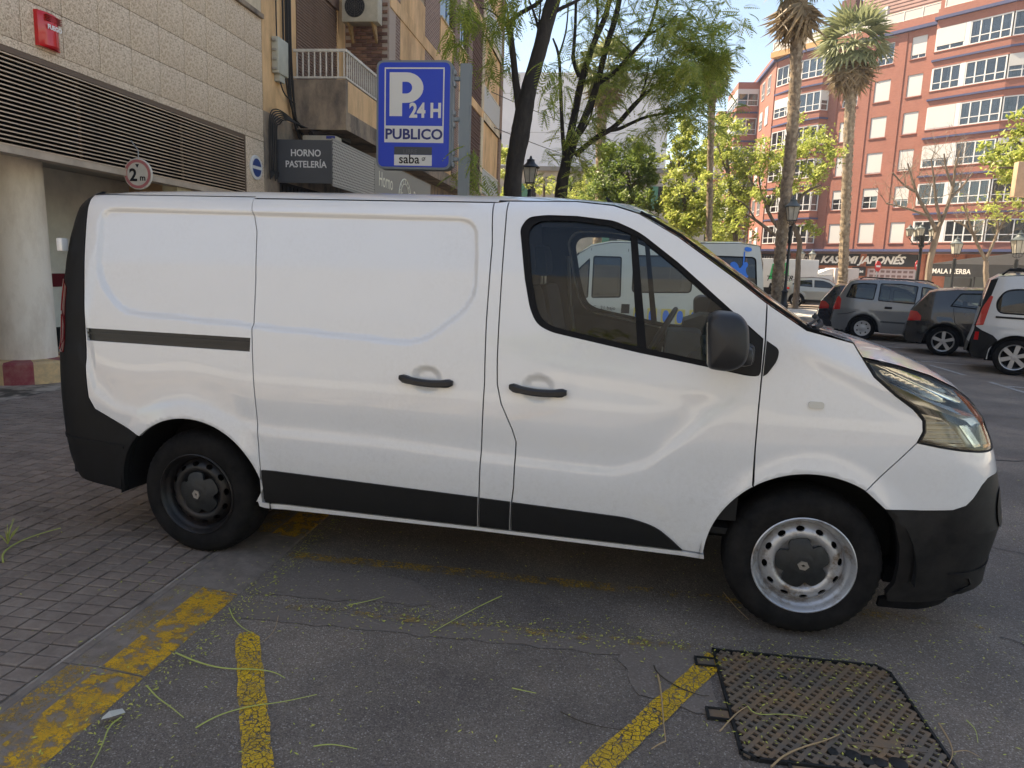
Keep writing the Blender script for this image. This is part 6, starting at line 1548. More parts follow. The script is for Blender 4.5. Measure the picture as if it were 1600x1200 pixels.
pz = G(1243, 479); qas, S_ = vehicle('passing_car', 'light grey crossover with black roof standing in the cross street behind the lamp post', 'car', park(pz, R(-14), .82, .9), R(-14), 4.4, 1.61, 1.83, o, 1.08, [.82, 3.48], (.36, .25, 'five', mat('alloy_silver', (.48, .48, .49), .3, .6)), greyp, wn, pp, sk, ss)
# --- old white minibus (parked beyond the big van), faces left
oldw = paintm('old_white_paint', (.56, .56, .50), 0, .4, .12)
def mirrorx(P, L): return [(L-p[0], p[1]) for p in P][::-1]
L_ = 4.6
o = [(.0, .60), (.02, .42), (.30, .38)]+carc(.85, .38, .33, 175, 5)+[(1.30, .34), (3.22, .34)]+carc(3.70, .38, .33, 175, 5)+[(4.12, .36), (4.50, .38), (4.58, .60), (4.56, .95), (4.48, 1.10), (4.22, 1.22), (3.95, 1.50), (3.62, 1.92), (3.38, 2.08), (3.0, 2.16), (.5, 2.22), (.14, 2.18), (.06, 1.7), (.0, 1.1)]
sk = [(.02, .42), (-.03, .60), (-.01, 1.1), (.05, 1.35), (.06, 1.85), (.14, 2.19), (.5, 2.235), (3.0, 2.175), (3.38, 2.09), (3.62, 1.93), (3.95, 1.51), (4.22, 1.23), (4.48, 1.105), (4.56, .95), (4.58, .6), (4.50, .38)]
ss = [('rear_bumper', 'black'), ('rear_door', 'paint'), ('rear_door', 'paint'), ('rear_window', 'glass'), ('rear_door', 'paint'), ('roof', 'paint'), ('roof', 'paint'), ('roof', 'paint'), ('roof', 'paint'), ('windscreen', 'glass'), ('bonnet', 'paint'), ('bonnet', 'paint'), ('front_bumper', 'paint'), ('front_bumper', 'black'), ('front_bumper', 'black')]
wn = [round_poly([(.20, 1.98), (.14, 1.24), (1.18, 1.24), (1.18, 1.98)], .10), round_poly([(1.40, 1.96), (1.40, 1.24), (2.56, 1.20), (2.56, 1.94)], .10), round_poly([(2.78, 1.90), (2.76, 1.10), (3.34, 1.07), (3.34, 1.90)], .05), round_poly([(3.40, 1.86), (3.40, 1.07), (3.80, 1.05), (3.86, 1.20), (3.60, 1.66)], .04)]
pp = [('door_handle', [(2.58, .98), (2.74, .98), (2.74, .80), (2.58, .80)], BLK, .012), ('side_rub_strip', [(1.32, .58), (3.2, .58), (3.2, .63), (1.32, .63)], DGREY, .01), ('tail_lamp', [(.01, .8), (.10, .8), (.10, 1.25), (.02, 1.25)], REDL, .01)]
sx_ = 1.0
bp = AY(1197, 440, 14.35)
mn_, S_ = vehicle('old_minibus', 'old white minibus with blue painted figures parked just beyond the white panel van', 'minibus', (bp[0], 15.25, 0), PI+R(1), L_, 2.22, 1.90, o, 1.15, [.85, 3.70], (.33, .20, 'cover', mat('hub_grey', (.30, .30, .30), .5)), oldw, wn, pp, sk, ss, tumble=.16)
for xx in (2.66, 3.38): glowline(mn_, S_, [(xx, 2.05), (xx, .4)], 0, 'door_gap', SEAM, .006)
BLUP = mat('decal_blue', (.02, .20, .72), .5); YELP = mat('decal_yellow', (.70, .56, .16), .5)
def bq(px, py): return ((1197-px)/76.5, 1.62+(428-py)/76.5)
def decal(name, poly, m_, off=.006, sgn=1):
    v, f, n_ = sheet(poly, [], lambda x, z: S_(x, z)+off, .05, 0, sgn); return mesh_obj(name, v, f, m_, mn_, True, normals=n_)
decal('blue_figure', smooth_poly([bq(*p) for p in ((1143, 410), (1150, 408), (1155, 413), (1157, 419), (1161, 414), (1163, 409), (1168, 408), (1170, 413), (1166, 419), (1168, 426), (1172, 430), (1166, 432), (1160, 428), (1152, 423), (1144, 416))], 2), BLUP)
decal('blue_figure', [bq(1161.5, 412), bq(1163.5, 412), bq(1164.5, 393), bq(1162.5, 393)], BLUP)
decal('blue_figure', smooth_poly([bq(1163, 386), bq(1174, 387), bq(1174, 393), bq(1163, 393)], 2), BLUP, .012)
decal('blue_figure', smooth_poly([bq(*p) for p in ((1150, 436), (1160, 434), (1172, 440), (1180, 450), (1168, 452), (1155, 446))], 2), BLUP)
for k in range(5):
    x = 2.50-.27*k
    decal('painted_letter', [(x, .92), (x-.19, .92), (x-.19, .62), (x, .62)], YELP, .004)
    decal('painted_letter', smooth_poly([(x-.03, .89), (x-.15, .89), (x-.15, .65), (x-.03, .65)], 2), BLUP, .007)
text_obj('door_lettering', 'C.  21 bajo', .10, BLK, mn_, frame_m((3.30, .972, .86), (-1, 0, 0), (0, 0, 1)), extrude=.002)
for sgn in (-1, 1):
    mb = MB(); mb.bevbox(3.75, 3.86, min(sgn*.96, sgn*1.16), max(sgn*.96, sgn*1.16), 1.10, 1.42, .03); mb.build('wing_mirror', BP, mn_)
# --- delivery trucks in the cross street
def px_x(px, py, y): return float(AY(px, py, y)[0])
tk = thing('box_truck', 'white box truck with slanted green and black livery behind the palm trunk', 'truck', (px_x(1200, 450, 46), 46, 0))
tx0 = px_x(1185, 420, 46)-tk.location.x; tx1 = px_x(1279, 420, 46)-tk.location.x; tzt = float(AY(1240, 405, 46)[2])
WTR = mat('truck_white', (.66, .66, .65), .5, var=.06, vscale=2)
MB().bevbox(tx0, tx1, 0, 2.4, .95, tzt, .04).build('cargo_box', WTR, tk)
GRN = mat('livery_green', (.01, .42, .13), .5)
def flat(poly, m_, name, parent, y=-.012): return MB().prism(poly, y, y+.006, 'y').build(name, m_, parent)
def tp(px, py): a = AY(px, py, 46); return (float(a[0]-tk.location.x), float(a[2]))
flat([tp(1201, 436), tp(1207, 412), tp(1213, 412), tp(1208, 436)], GRN, 'green_slash', tk)
flat([tp(1221, 431), tp(1220, 411), tp(1233, 410), tp(1232, 431)], GRN, 'green_slash', tk)
for k in range(3): flat([tp(1199+6*k, 454), tp(1203+6*k, 442), tp(1207+6*k, 442), tp(1203+6*k, 454)], BLK, 'black_slash', tk)
for body, pxx in (('TT', 1196), ('ER', 1226)):
    a = tp(pxx, 438); text_obj('lettering', body, .42, BLK, tk, frame_m((a[0], -.012, a[1]), (1, 0, 0), (0, 0, 1)), offset=.006, shear=.3, extrude=.003)
MB().bevbox(tx0-2.0, tx0-.1, .1, 2.3, .45, 2.2, .12).build('cab', WTR, tk); MB().box(tx0, tx1, .3, 2.1, .5, .94).build('chassis', BLK, tk)
for x in (tx0-1.2, tx1-1.0): alloy('wheel', tk, x, 0, -1, .42, .24, 'cover', WTR)
wv = thing('refrigerated_van', 'white refrigerated box van with a wedge roof unit facing left in the cross street', 'van', (px_x(1300, 440, 48), 48, 0))
bx = px_x(1304, 430, 48)-wv.location.x; rx = px_x(1342, 430, 48)-wv.location.x; zt = float(AY(1320, 419, 48)[2])
MB().bevbox(bx, rx, 0, 2.2, .85, zt, .04).build('cargo_box', mat('truck_cream', (.62, .55, .51), .5, var=.08, vscale=2), wv)
MB().prism([(bx-2.35, .45), (bx-2.40, 1.1), (bx-2.05, 1.32), (bx-1.25, zt-.62), (bx-.05, zt-.5), (bx-.05, .45)], .1, 2.1, 'y').build('cab', WTR, wv)
MB().prism([(bx-1.12, zt-.72), (bx-1.78, 1.38), (bx-.95, 1.36), (bx-.92, zt-.72)], .085, .10, 'y').build('cab_window', GLD, wv)
MB().prism([(bx-1.95, 1.40), (bx-1.30, zt-.66), (bx-1.28, zt-.70), (bx-1.90, 1.36)], .2, 2.0, 'y').build('windscreen', GLM, wv)
MB().prism([(bx-1.15, zt-.49), (bx-.3, zt-.1), (bx, zt-.05), (bx, zt-.49)], .3, 1.9, 'y').build('roof_unit', WTR, wv); MB().box(bx, rx, .3, 1.9, .5, .84).build('chassis', BLK, wv)
for x in (bx-1.6, rx-.9): alloy('wheel', wv, x, 0, -1, .36, .22, 'cover', WTR)
# ================================================================== VEGETATION
def leafmat(name, c1, c2, trans=.35):
    q = NT(name); ge = q.n('ShaderNodeNewGeometry'); t = q.t
    c = q.ramp(ge.outputs['Random Per Island'], [(0, c1), (1, c2)]); q.color(c).rough(.5)
    tr = q.n('ShaderNodeBsdfTranslucent'); t.links.new(c, tr.inputs['Color']); mx = q.n('ShaderNodeMixShader'); mx.inputs[0].default_value = trans
    out = [n for n in t.nodes if n.type == 'OUTPUT_MATERIAL'][0]
    t.links.new(q.p.outputs[0], mx.inputs[1]); t.links.new(tr.outputs[0], mx.inputs[2]); t.links.new(mx.outputs[0], out.inputs[0]); return q.m
LF1 = leafmat('feathery_leaf', (.17, .25, .05), (.42, .48, .10), .6)
LF2 = leafmat('yellow_green_leaf', (.24, .32, .07), (.52, .54, .16), .55)
LF3 = leafmat('mid_green_leaf', (.10, .17, .045), (.26, .33, .08), .45)
LF4 = leafmat('litter_leaf', (.42, .45, .06), (.62, .56, .12), .1)
PLM = leafmat('palm_leaf', (.17, .20, .10), (.30, .32, .17), .35)
PLD = leafmat('palm_dead_leaf', (.22, .16, .09), (.34, .25, .15), .25)
def barkm(name, c1, c2, sc=6):
    q = NT(name); n_ = q.noise(sc, 8, .75, q.map((1, 1, .3))); q.color(q.ramp(n_, [(.35, c1), (.7, c2)])).rough(.9); q.bump(q.noise(sc*4, 6, .8, q.map((1, 1, .25))), .9, .03); return q.m
BK1 = barkm('dark_bark', (.016, .014, .013), (.060, .050, .044)); BK2 = barkm('grey_bark', (.07, .055, .045), (.20, .16, .13)); BK3 = barkm('pale_bark', (.16, .12, .09), (.34, .27, .21))
def raw_mesh(name, V, F, m, parent, n=4):
    me = bpy.data.meshes.new(name); V = np.asarray(V, np.float32); F = np.asarray(F, np.int32)
    me.vertices.add(len(V)); me.vertices.foreach_set('co', V.ravel()); me.loops.add(F.size); me.loops.foreach_set('vertex_index', F.ravel())
    me.polygons.add(len(F)); me.polygons.foreach_set('loop_start', np.arange(0, F.size, n, dtype=np.int32)); me.polygons.foreach_set('loop_total', np.full(len(F), n, np.int32))
    me.materials.append(m); me.update(calc_edges=True)
    o = bpy.data.objects.new(name, me); COL.objects.link(o); o.parent = parent; return o
def rotmats(n, yaw=None, pitch=None, roll=None):
    yaw = rng.uniform(0, 2*PI, n) if yaw is None else yaw; pitch = rng.uniform(-.6, .6, n) if pitch is None else pitch; roll = rng.uniform(-.6, .6, n) if roll is None else roll
    cy, sy_, cp, sp_, cr, sr = np.cos(yaw), np.sin(yaw), np.cos(pitch), np.sin(pitch), np.cos(roll), np.sin(roll)
    Rz = np.zeros((n, 3, 3)); Rz[:, 0, 0] = cy; Rz[:, 0, 1] = -sy_; Rz[:, 1, 0] = sy_; Rz[:, 1, 1] = cy; Rz[:, 2, 2] = 1
    Ry = np.zeros((n, 3, 3)); Ry[:, 0, 0] = cp; Ry[:, 0, 2] = sp_; Ry[:, 2, 0] = -sp_; Ry[:, 2, 2] = cp; Ry[:, 1, 1] = 1
    Rx = np.zeros((n, 3, 3)); Rx[:, 0, 0] = 1; Rx[:, 1, 1] = cr; Rx[:, 1, 2] = -sr; Rx[:, 2, 1] = sr; Rx[:, 2, 2] = cr
    return Rz @ Ry @ Rx
def frond_template(pairs=9, L=.40, pl=.115, pw=.026, droop=.45):
    V = []; F = []
    for i in range(pairs):
        t = (i+.6)/pairs; x = L*t; z = -droop*L*t*t
        ln = pl*math.sin(PI*min(1, .25+t*.75))**.7
        for s in (-1, 1):
            a = (x, 0, z); b_ = (x+ln*.55, s*ln*.83, z-ln*.25); n0 = len(V)
            V += [(a[0]-pw*.4, a[1], a[2]), ((a[0]+b_[0])/2-pw*.7, (a[1]+b_[1])/2, (a[2]+b_[2])/2+.004), b_, ((a[0]+b_[0])/2+pw*.7, (a[1]+b_[1])/2, (a[2]+b_[2])/2+.004)]; F.append((n0, n0+1, n0+2, n0+3))
    n0 = len(V); V += [(0, -.003, 0), (L, -.001, -droop*L), (L, .001, -droop*L), (0, .003, 0)]; F.append((n0, n0+1, n0+2, n0+3))
    return np.array(V), np.array(F)
def scatter(name, P, tmpl, m, parent, smin=.7, smax=1.3, pitch=(.1, 1.1), kind='stuff'):
    V, F = tmpl; n = len(P); Rm = rotmats(n, pitch=rng.uniform(*pitch, n)); sc = rng.uniform(smin, smax, n)[:, None, None]
    VV = np.einsum('nij,kj->nki', Rm, V)*sc+P[:, None, :]; FF = F[None]+(np.arange(n)*len(V))[:, None, None]
    o = raw_mesh(name, VV.reshape(-1, 3), FF.reshape(-1, 4), m, parent); o['kind'] = kind; return o
def blobs(cs, per):
    out = []
    for c, r_, w in cs:
        n = int(per*w); d = rng.normal(size=(n, 3)); d /= np.linalg.norm(d, axis=1)[:, None]
        rad = rng.uniform(0.02, 1, n)**.45*(1+.35*rng.normal(size=n)); sub_ = rng.normal(size=(max(3, n//26), 3))*.62
        pick = rng.integers(0, len(sub_), n); off = sub_[pick]+rng.normal(size=(n, 3))*.17; mixp = rng.random(n) < .72
        out.append(np.array(c)+np.where(mixp[:, None], off, d*rad[:, None]*.9)*np.array(r_))
    return np.concatenate(out)
FR = frond_template(); FRs = frond_template(6, .34, .12, .030)
def leaf_tmpl(s=.07, k=3):
    V = []; F = []
    rr_ = random.Random(4)
    for i in range(k):
        a = rr_.uniform(0, 6.28); cx, cy, cz = rr_.uniform(-s, s), rr_.uniform(-s, s), rr_.uniform(-s, s); ca, sa = math.cos(a), math.sin(a); tz = rr_.uniform(-.6, .6)
        n0 = len(V); l, w = s*1.3, s*.5
        for u, v in ((-l, 0), (0, -w), (l, 0), (0, w)): V.append((cx+u*ca-v*sa, cy+u*sa+v*ca, cz+u*tz))
        F.append((n0, n0+1, n0+2, n0+3))
    return np.array(V), np.array(F)
def path(pts, y, wpx=None):
    """pixels at depth plane y (or per-point y) -> 3D points and radii"""
    P = []; Rr = []
    for i, p in enumerate(pts):
        yy = p[3] if len(p) > 3 else y
        q_ = AY(p[0], p[1], yy); P.append(tuple(q_)); Rr.append(p[2]/2*np.linalg.norm(q_-CAM_POS)/F_PX)
    return P, Rr
def smooth_path(P, Rr, n=2):
    A_ = [np.array((*p, r_)) for p, r_ in zip(P, Rr)]; A_ = smooth_poly(A_, n, False); return [tuple(a[:3]) for a in A_], [float(a[3]) for a in A_]
def branch(mb, pts, y, seg=8, jit=.03):
    P, Rr = path(pts, y)
    if y < 20: Rr = [r_*.60 for r_ in Rr]
    P, Rr = smooth_path(P, Rr); mb.tube(P, Rr, seg, jitter=jit); return P
def twigs(mb, start_pts, n, ln, r0=.012, up=.3, seg=4, spread=1.0, sub=2):
    tips = []
    for s in start_pts:
        for _ in range(n):
            d = Vector((random.uniform(-1, 1)*spread, random.uniform(-1, 1)*spread, random.uniform(-.3, 1)+up)).normalized(); p = Vector(s); P = [p.copy()]; l = ln*random.uniform(.6, 1.2)
            for k in range(3):
                d = (d+Vector((random.uniform(-.35, .35), random.uniform(-.35, .35), random.uniform(-.2, .35)))).normalized(); p = p+d*l/3; P.append(p.copy())
            mb.tube(P, [r0, r0*.75, r0*.5, r0*.25], seg, cap=False); tips += [tuple(P[-1]), tuple(P[-2])]
            if sub:
                for b_ in P[1:3]:
                    d2 = (d+Vector((random.uniform(-1, 1), random.uniform(-1, 1), random.uniform(-.4, .8)))).normalized(); mb.tube([b_, b_+d2*l*.25, b_+d2*l*.45+Vector((0, 0, .03))], [r0*.5, r0*.35, r0*.2], seg, cap=False); tips.append(tuple(b_+d2*l*.45))
    return tips
# near tree 1 -----------------------------------------------------------------
D1 = 13.5
t1 = thing('street_tree', 'thick dark trunked tree rising just right of the blue parking sign post', 'tree', (-1.80, D1, 0))
def offs(o, loc):
    for v in o.data.vertices: v.co -= Vector(loc)
mb = MB(); P, Rr = path([(800, 306, 46), (803, 262, 44), (812, 215, 47), (818, 180, 46), (826, 140, 38), (840, 90, 35), (852, 45, 34), (864, 0, 34), (884, -60, 30), (900, -120, 24)], D1)
Rr = [r_*.60 for r_ in Rr]; P = [(-1.86, D1, -.05), (-1.84, D1, 1.2)]+P; Rr = [.25, .18]+Rr; P, Rr = smooth_path(P, Rr); mb.tube(P, Rr, 14, jitter=.05)
for b_ in ([(812, 170, 22), (806, 130, 17), (802, 90, 15), (797, 50, 15), (794, 36, 17)], [(794, 38, 14), (806, 25, 11), (825, 14, 10), (842, 5, 10), (860, -20, 8)], [(857, 25, 12), (872, 15, 9), (895, 5, 8), (930, -15, 6)],
           [(794, 40, 8), (780, 28, 4), (765, 15, 3), (750, 12, 2)], [(845, 60, 8), (835, 20, 5), (822, -10, 4)], [(832, 95, 6), (842, 40, 4), (846, -10, 3)]):
    branch(mb, b_, D1)
# hanging withes in front of the facade
for b_ in ([(735, 250, 2), (750, 262, 2), (752, 292, 1.5)], [(1, 1, 1)]):
    if len(b_) > 1: branch(mb, b_, D1-1.0, 5)
tr_ = mb.build('trunk', BK1, t1); offs(tr_, t1.location)
def C3(px, py, y, r_, w=1.0, ry=1.0): p = AY(px, py, y); return (tuple(p), (r_, ry, r_), w)
B_ = [C3(740, 5, 12.5, .35, .6), C3(722, 60, 12, .18, .25), C3(732, 285, 11.5, .30, .30), C3(755, 275, 11.7, .22, .22), C3(712, 20, 12, .22, .3), C3(775, 70, 13, .30, .5), C3(785, 30, 13, .3, .3), C3(800, -20, 13.5, .6, 1.0), C3(855, 150, 13, .18, .2), C3(880, -40, 14, .8, 1.2), C3(770, -30, 13.5, .6, .8), C3(795, 90, 13.5, .22, .15), C3(868, 130, 13.8, .25, .2)]
f_ = scatter('foliage', blobs(B_, 62), FR, LF1, t1, .7, 1.2); offs(f_, t1.location)
# near tree 2 -----------------------------------------------------------------
D2 = 17.8
t2 = thing('street_tree', 'dark tree with forked limbs and broad feathery canopy above the cab of the white van', 'tree', (-1.15, D2, 0))
mb = MB(); P, Rr = path([(876, 306, 34), (880, 275, 30), (884, 258, 27)], D2); Rr = [r_*.58 for r_ in Rr]; P = [(-1.22, D2, -.05), (-1.2, D2, 1.4)]+P; Rr = [.26, .19]+Rr; P, Rr = smooth_path(P, Rr); mb.tube(P, Rr, 12, jitter=.05)
limbs = [[(882, 268, 26), (888, 225, 20), (898, 180, 18), (905, 140, 17), (915, 105, 16), (928, 65, 14), (945, 30, 13), (955, -10, 12), (962, -60, 9)],
         [(882, 262, 22), (900, 215, 17), (922, 165, 17), (935, 125, 15), (945, 80, 14), (960, 35, 14), (968, 0, 12), (975, -50, 10)],
         [(905, 120, 10), (895, 95, 10), (897, 70, 8), (899, 40, 7), (900, 0, 6)], [(932, 132, 11), (960, 115, 10), (985, 85, 9), (1010, 60, 9), (1022, 25, 7), (1030, -10, 6)],
         [(898, 243, 14), (930, 215, 13), (960, 200, 12), (990, 165, 12), (1005, 150, 8), (1022, 135, 6), (1040, 122, 4)], [(940, 205, 9), (965, 203, 9), (985, 193, 8), (1010, 182, 7), (1035, 178, 5), (1060, 172, 3)],
         [(1000, 155, 6), (1010, 125, 4), (1015, 95, 3)], [(1003, 150, 5), (1022, 118, 4), (1028, 90, 3)], [(884, 258, 12), (879, 215, 10), (876, 140, 8), (874, 85, 7), (864, 60, 4)], [(874, 85, 5), (885, 50, 4), (888, 10, 3)],
         [(900, 220, 6), (922, 190, 5), (930, 150, 4)], [(985, 80, 4), (965, 60, 3), (945, 45, 3)], [(1012, 55, 6), (1040, 40, 4), (1060, 20, 3)], [(930, 60, 8), (935, 20, 6), (930, -20, 5)], [(1035, 178, 4), (1060, 160, 3), (1085, 150, 2)]]
for b_ in limbs: branch(mb, b_, D2)
tr_ = mb.build('trunk', BK1, t2); offs(tr_, t2.location)
B_ = []
for (px, py, r_, w) in ((905, 20, .4, .3), (935, 10, .5, .6), (970, 60, .5, .5), (1000, 30, .6, .9), (1030, 55, .7, 1.8), (1065, 40, .7, 2.0), (1095, 70, .6, 1.8), (1060, 90, .7, 2.0), (1105, 110, .45, 1.4), (1035, 120, .55, 1.4), (1075, 135, .6, 1.9), (1100, 155, .4, 1.0), (1050, 165, .5, 1.2), (1010, 100, .45, .9), (985, 130, .4, .7), (1080, 180, .35, .7), (1010, 190, .3, .4), (975, 90, .4, .6), (940, 95, .4, .6), (955, 160, .35, .5), (925, 195, .3, .5), (905, 235, .3, .4), (885, 180, .3, .2), (880, 220, .25, .25), (858, 240, .22, .25), (848, 275, .15, .12), (900, 275, .3, .35), (930, 235, .25, .3), (960, 225, .25, .3), (985, 230, .28, .4), (1000, 215, .2, .3), (865, 130, .3, .35), (890, 60, .3, .2), (915, 90, .3, .2), (1120, 50, .4, 1.0), (1128, 85, .3, .8), (1118, 130, .3, .7), (1115, 15, .5, 1.0), (1060, -20, .8, 1.5), (980, -30, .8, 1.0), (900, -40, .6, .4), (1085, 205, .2, .25), (1115, 195, .22, .3), (1040, 200, .3, .3)):
    B_.append(C3(px, py, D2+random.uniform(-1.0, 1.0), r_*.9, w*.8, 1.2))
f_ = scatter('foliage', blobs(B_, 46), FR, LF1, t2, .8, 1.3, (-.45, .8)); offs(f_, t2.location)
P2_ = blobs([b for b in B_ if random.random() < .6], 45); f_ = scatter('foliage', P2_, FR, LF2, t2, .8, 1.3, (-.45, .8)); offs(f_, t2.location)
# soil pits
for x, y in ((-1.84, D1), (-1.2, D2)):
    structure(MB().box(x-.55, x+.55, y-.55, y+.55, .003, .03).build('tree_pit', mat('soil', (.05, .035, .025), .95, bump=.5, bscale=40)))
# mid distance trees ------------------------------------------------------------
LT = leaf_tmpl(.072, 4); LT2 = leaf_tmpl(.14, 4)
def mid_tree(label, base, y, trunk, limbs_, clusters, m, bark, per, tm=LT, rot=(-.8, .8)):
    p = AY(*base, y); t = thing('street_tree', label, 'tree', (p[0], y, 0))
    mb = MB(); P, Rr = path(trunk, y); P = [(P[0][0], y, -.05)]+P; Rr = [Rr[0]*1.2]+Rr; P, Rr = smooth_path(P, Rr); mb.tube(P, Rr, 8, jitter=.05)
    for b_ in limbs_: branch(mb, b_, y, 6)
    o = mb.build('trunk', bark, t); offs(o, t.location)
    cl = [C3(c[0], c[1], y+random.uniform(-1.2, 1.2), c[2]*y/F_PX, c[3], 1.5) for c in clusters]
    if cl: f_ = scatter('foliage', blobs(cl, per), tm, m, t, .7, 1.4, rot); offs(f_, t.location)
    return t
mid_tree('round green leafed tree in mid distance left of the sky gap', (990, 330), 36, [(988, 340, 7), (985, 300, 6), (980, 270, 5)], [[(985, 295, 4), (1005, 270, 3), (1020, 255, 2)], [(983, 285, 4), (965, 262, 3), (950, 250, 2)]],
         [(960, 270, 22, 1.2), (985, 255, 24, 1.5), (1005, 285, 20, 1.2), (1015, 260, 14, .7), (950, 300, 20, 1), (980, 310, 24, 1.2), (1010, 315, 15, .8), (935, 285, 16, .8), (1000, 235, 12, .6), (960, 235, 14, .6), (945, 325, 20, 1), (1000, 335, 20, 1)], LF3, BK2, 330)
mid_tree('yellow green tree left of the slender palm beyond the avenue', (1070, 380), 34, [(1075, 400, 7), (1072, 340, 6), (1066, 290, 5), (1060, 250, 4)], [[(1070, 320, 4), (1085, 290, 3), (1095, 260, 2)], [(1068, 300, 4), (1052, 270, 3), (1045, 240, 2)]],
         [(1065, 230, 18, 1), (1075, 205, 14, .8), (1050, 260, 15, .8), (1085, 260, 20, 1.2), (1060, 300, 22, 1.3), (1090, 310, 22, 1.3), (1045, 325, 18, .8), (1080, 350, 22, 1.2), (1100, 235, 14, .7), (1100, 340, 18, 1), (1060, 345, 16, 1)], LF2, BK2, 300)
mid_tree('tall yellow green tree in front of the left end of the red building', (1145, 380), 40, [(1150, 400, 8), (1148, 340, 7), (1140, 290, 5), (1135, 240, 4)], [[(1147, 330, 4), (1160, 300, 3), (1168, 270, 2)], [(1140, 280, 3), (1128, 250, 2), (1120, 220, 2)]],
         [(1130, 200, 14, .8), (1140, 225, 18, 1), (1125, 250, 16, .9), (1155, 260, 16, .9), (1135, 290, 20, 1.1), (1120, 320, 18, 1), (1150, 330, 20, 1), (1165, 300, 14, .7), (1125, 355, 20, 1), (1150, 365, 18, .9), (1150, 195, 10, .4), (1105, 290, 10, .4)], LF2, BK2, 300)
mid_tree('spreading spring green tree whose crown crosses the tall palm trunk', (1247, 402), 38, [(1247, 430, 8), (1247, 402, 7), (1251, 380, 7), (1242, 356, 7), (1232, 340, 6)],
         [[(1236, 345, 6), (1215, 372, 5), (1200, 358, 5), (1180, 343, 4), (1159, 330, 3)], [(1222, 365, 4), (1202, 337, 5), (1193, 307, 4), (1178, 293, 4), (1171, 276, 3)], [(1200, 325, 4), (1215, 300, 3), (1222, 280, 2)], [(1238, 345, 5), (1244, 316, 4), (1262, 297, 4), (1282, 289, 3)], [(1240, 300, 3), (1255, 270, 3), (1262, 245, 2)], [(1190, 305, 3), (1185, 275, 2), (1190, 255, 2)], [(1180, 343, 3), (1165, 318, 2), (1150, 312, 2)]],
         [(1175, 240, 18, .7), (1195, 225, 16, .6), (1170, 280, 20, .8), (1195, 265, 18, .6), (1215, 255, 16, .5), (1245, 240, 20, .9), (1265, 220, 18, .9), (1285, 240, 18, .8), (1280, 270, 18, .6), (1255, 270, 16, .5), (1225, 230, 16, .5), (1160, 310, 18, .7), (1185, 305, 14, .4), (1215, 300, 12, .3), (1298, 255, 10, .4), (1240, 285, 14, .3), (1270, 295, 10, .3), (1150, 345, 16, .5), (1262, 350, 8, .25), (1275, 362, 6, .15), (1290, 205, 9, .3)], LF2, BK2, 210)
mid_tree('bright green shrubs and young tree between the first trunk and the bakery corner', (790, 300), 40, [(790, 306, 5), (790, 280, 3)], [], [(788, 250, 8, .8), (786, 275, 8, .8), (792, 295, 10, .8), (790, 235, 6, .5)], LF2, BK2, 160)
mid_tree('green yellow bush behind the lantern between the two dark trunks', (850, 300), 42, [(850, 306, 5), (850, 280, 3)], [], [(835, 285, 9, .5), (850, 295, 12, .7), (865, 290, 9, .4), (905, 290, 14, .8), (925, 270, 12, .7), (895, 305, 14, .8)], LF2, BK2, 160)
# leafless trees
def bare_tree(label, y, trunk, limbs_, tl, r0, bark, greens=()):
    p = AY(trunk[0][0], trunk[0][1], y); t = thing('street_tree', label, 'tree', (p[0], y, 0))
    mb = MB(); P, Rr = path(trunk, y); P = [(P[0][0], y, -.05)]+P; Rr = [Rr[0]*1.15]+Rr; P, Rr = smooth_path(P, Rr); mb.tube(P, Rr, 8, jitter=.06); st = []
    for b_ in limbs_: Q = branch(mb, b_, y, 6); st += Q[len(Q)//3::2]
    tips = twigs(mb, st, 3, tl, r0, .5, 4, 1.1, 2); tips = twigs(mb, tips[::2], 1, tl*.5, r0*.45, .3, 3, 1.1, 1); o = mb.build('trunk', bark, t); offs(o, t.location)
    if greens:
        f_ = scatter('foliage', blobs([C3(c[0], c[1], y, c[2]*y/F_PX, c[3], 1) for c in greens], 110), LT, LF2, t, .6, 1.1, (-.8, .8)); offs(f_, t.location)
    return t
bare_tree('leafless tree with spreading twigs beside the no entry sign', 31, [(1450, 442, 9), (1452, 410, 8), (1460, 380, 8), (1467, 355, 7)],
          [[(1464, 362, 6), (1450, 335, 5), (1435, 310, 4), (1425, 280, 3), (1418, 255, 2)], [(1467, 355, 6), (1480, 325, 5), (1490, 290, 4), (1492, 260, 3), (1500, 235, 2)], [(1452, 338, 4), (1430, 330, 3), (1405, 322, 2), (1385, 318, 2)], [(1470, 348, 5), (1462, 315, 4), (1460, 285, 3), (1455, 250, 2)], [(1485, 310, 4), (1505, 290, 3), (1520, 270, 2)], [(1488, 290, 3), (1478, 265, 3), (1475, 240, 2)], [(1430, 300, 3), (1412, 290, 2), (1395, 270, 2)]], 1.15, .013, BK3)
bare_tree('smaller pale forked tree with the first leaves in front of the bar awning', 29, [(1543, 458, 7), (1540, 425, 7), (1541, 408, 6)],
          [[(1541, 408, 5), (1530, 388, 4), (1520, 365, 4), (1512, 340, 2), (1505, 320, 2)], [(1541, 405, 4), (1552, 380, 4), (1562, 355, 3), (1575, 335, 2)], [(1525, 372, 3), (1508, 352, 2), (1490, 345, 2)], [(1560, 362, 3), (1558, 335, 2), (1553, 310, 2)], [(1566, 350, 2), (1585, 335, 2), (1598, 320, 2)]], .95, .010, BK3,
          [(1530, 320, 16, .25), (1560, 310, 20, .5), (1580, 330, 20, .5), (1550, 335, 14, .3), (1590, 300, 18, .5)])
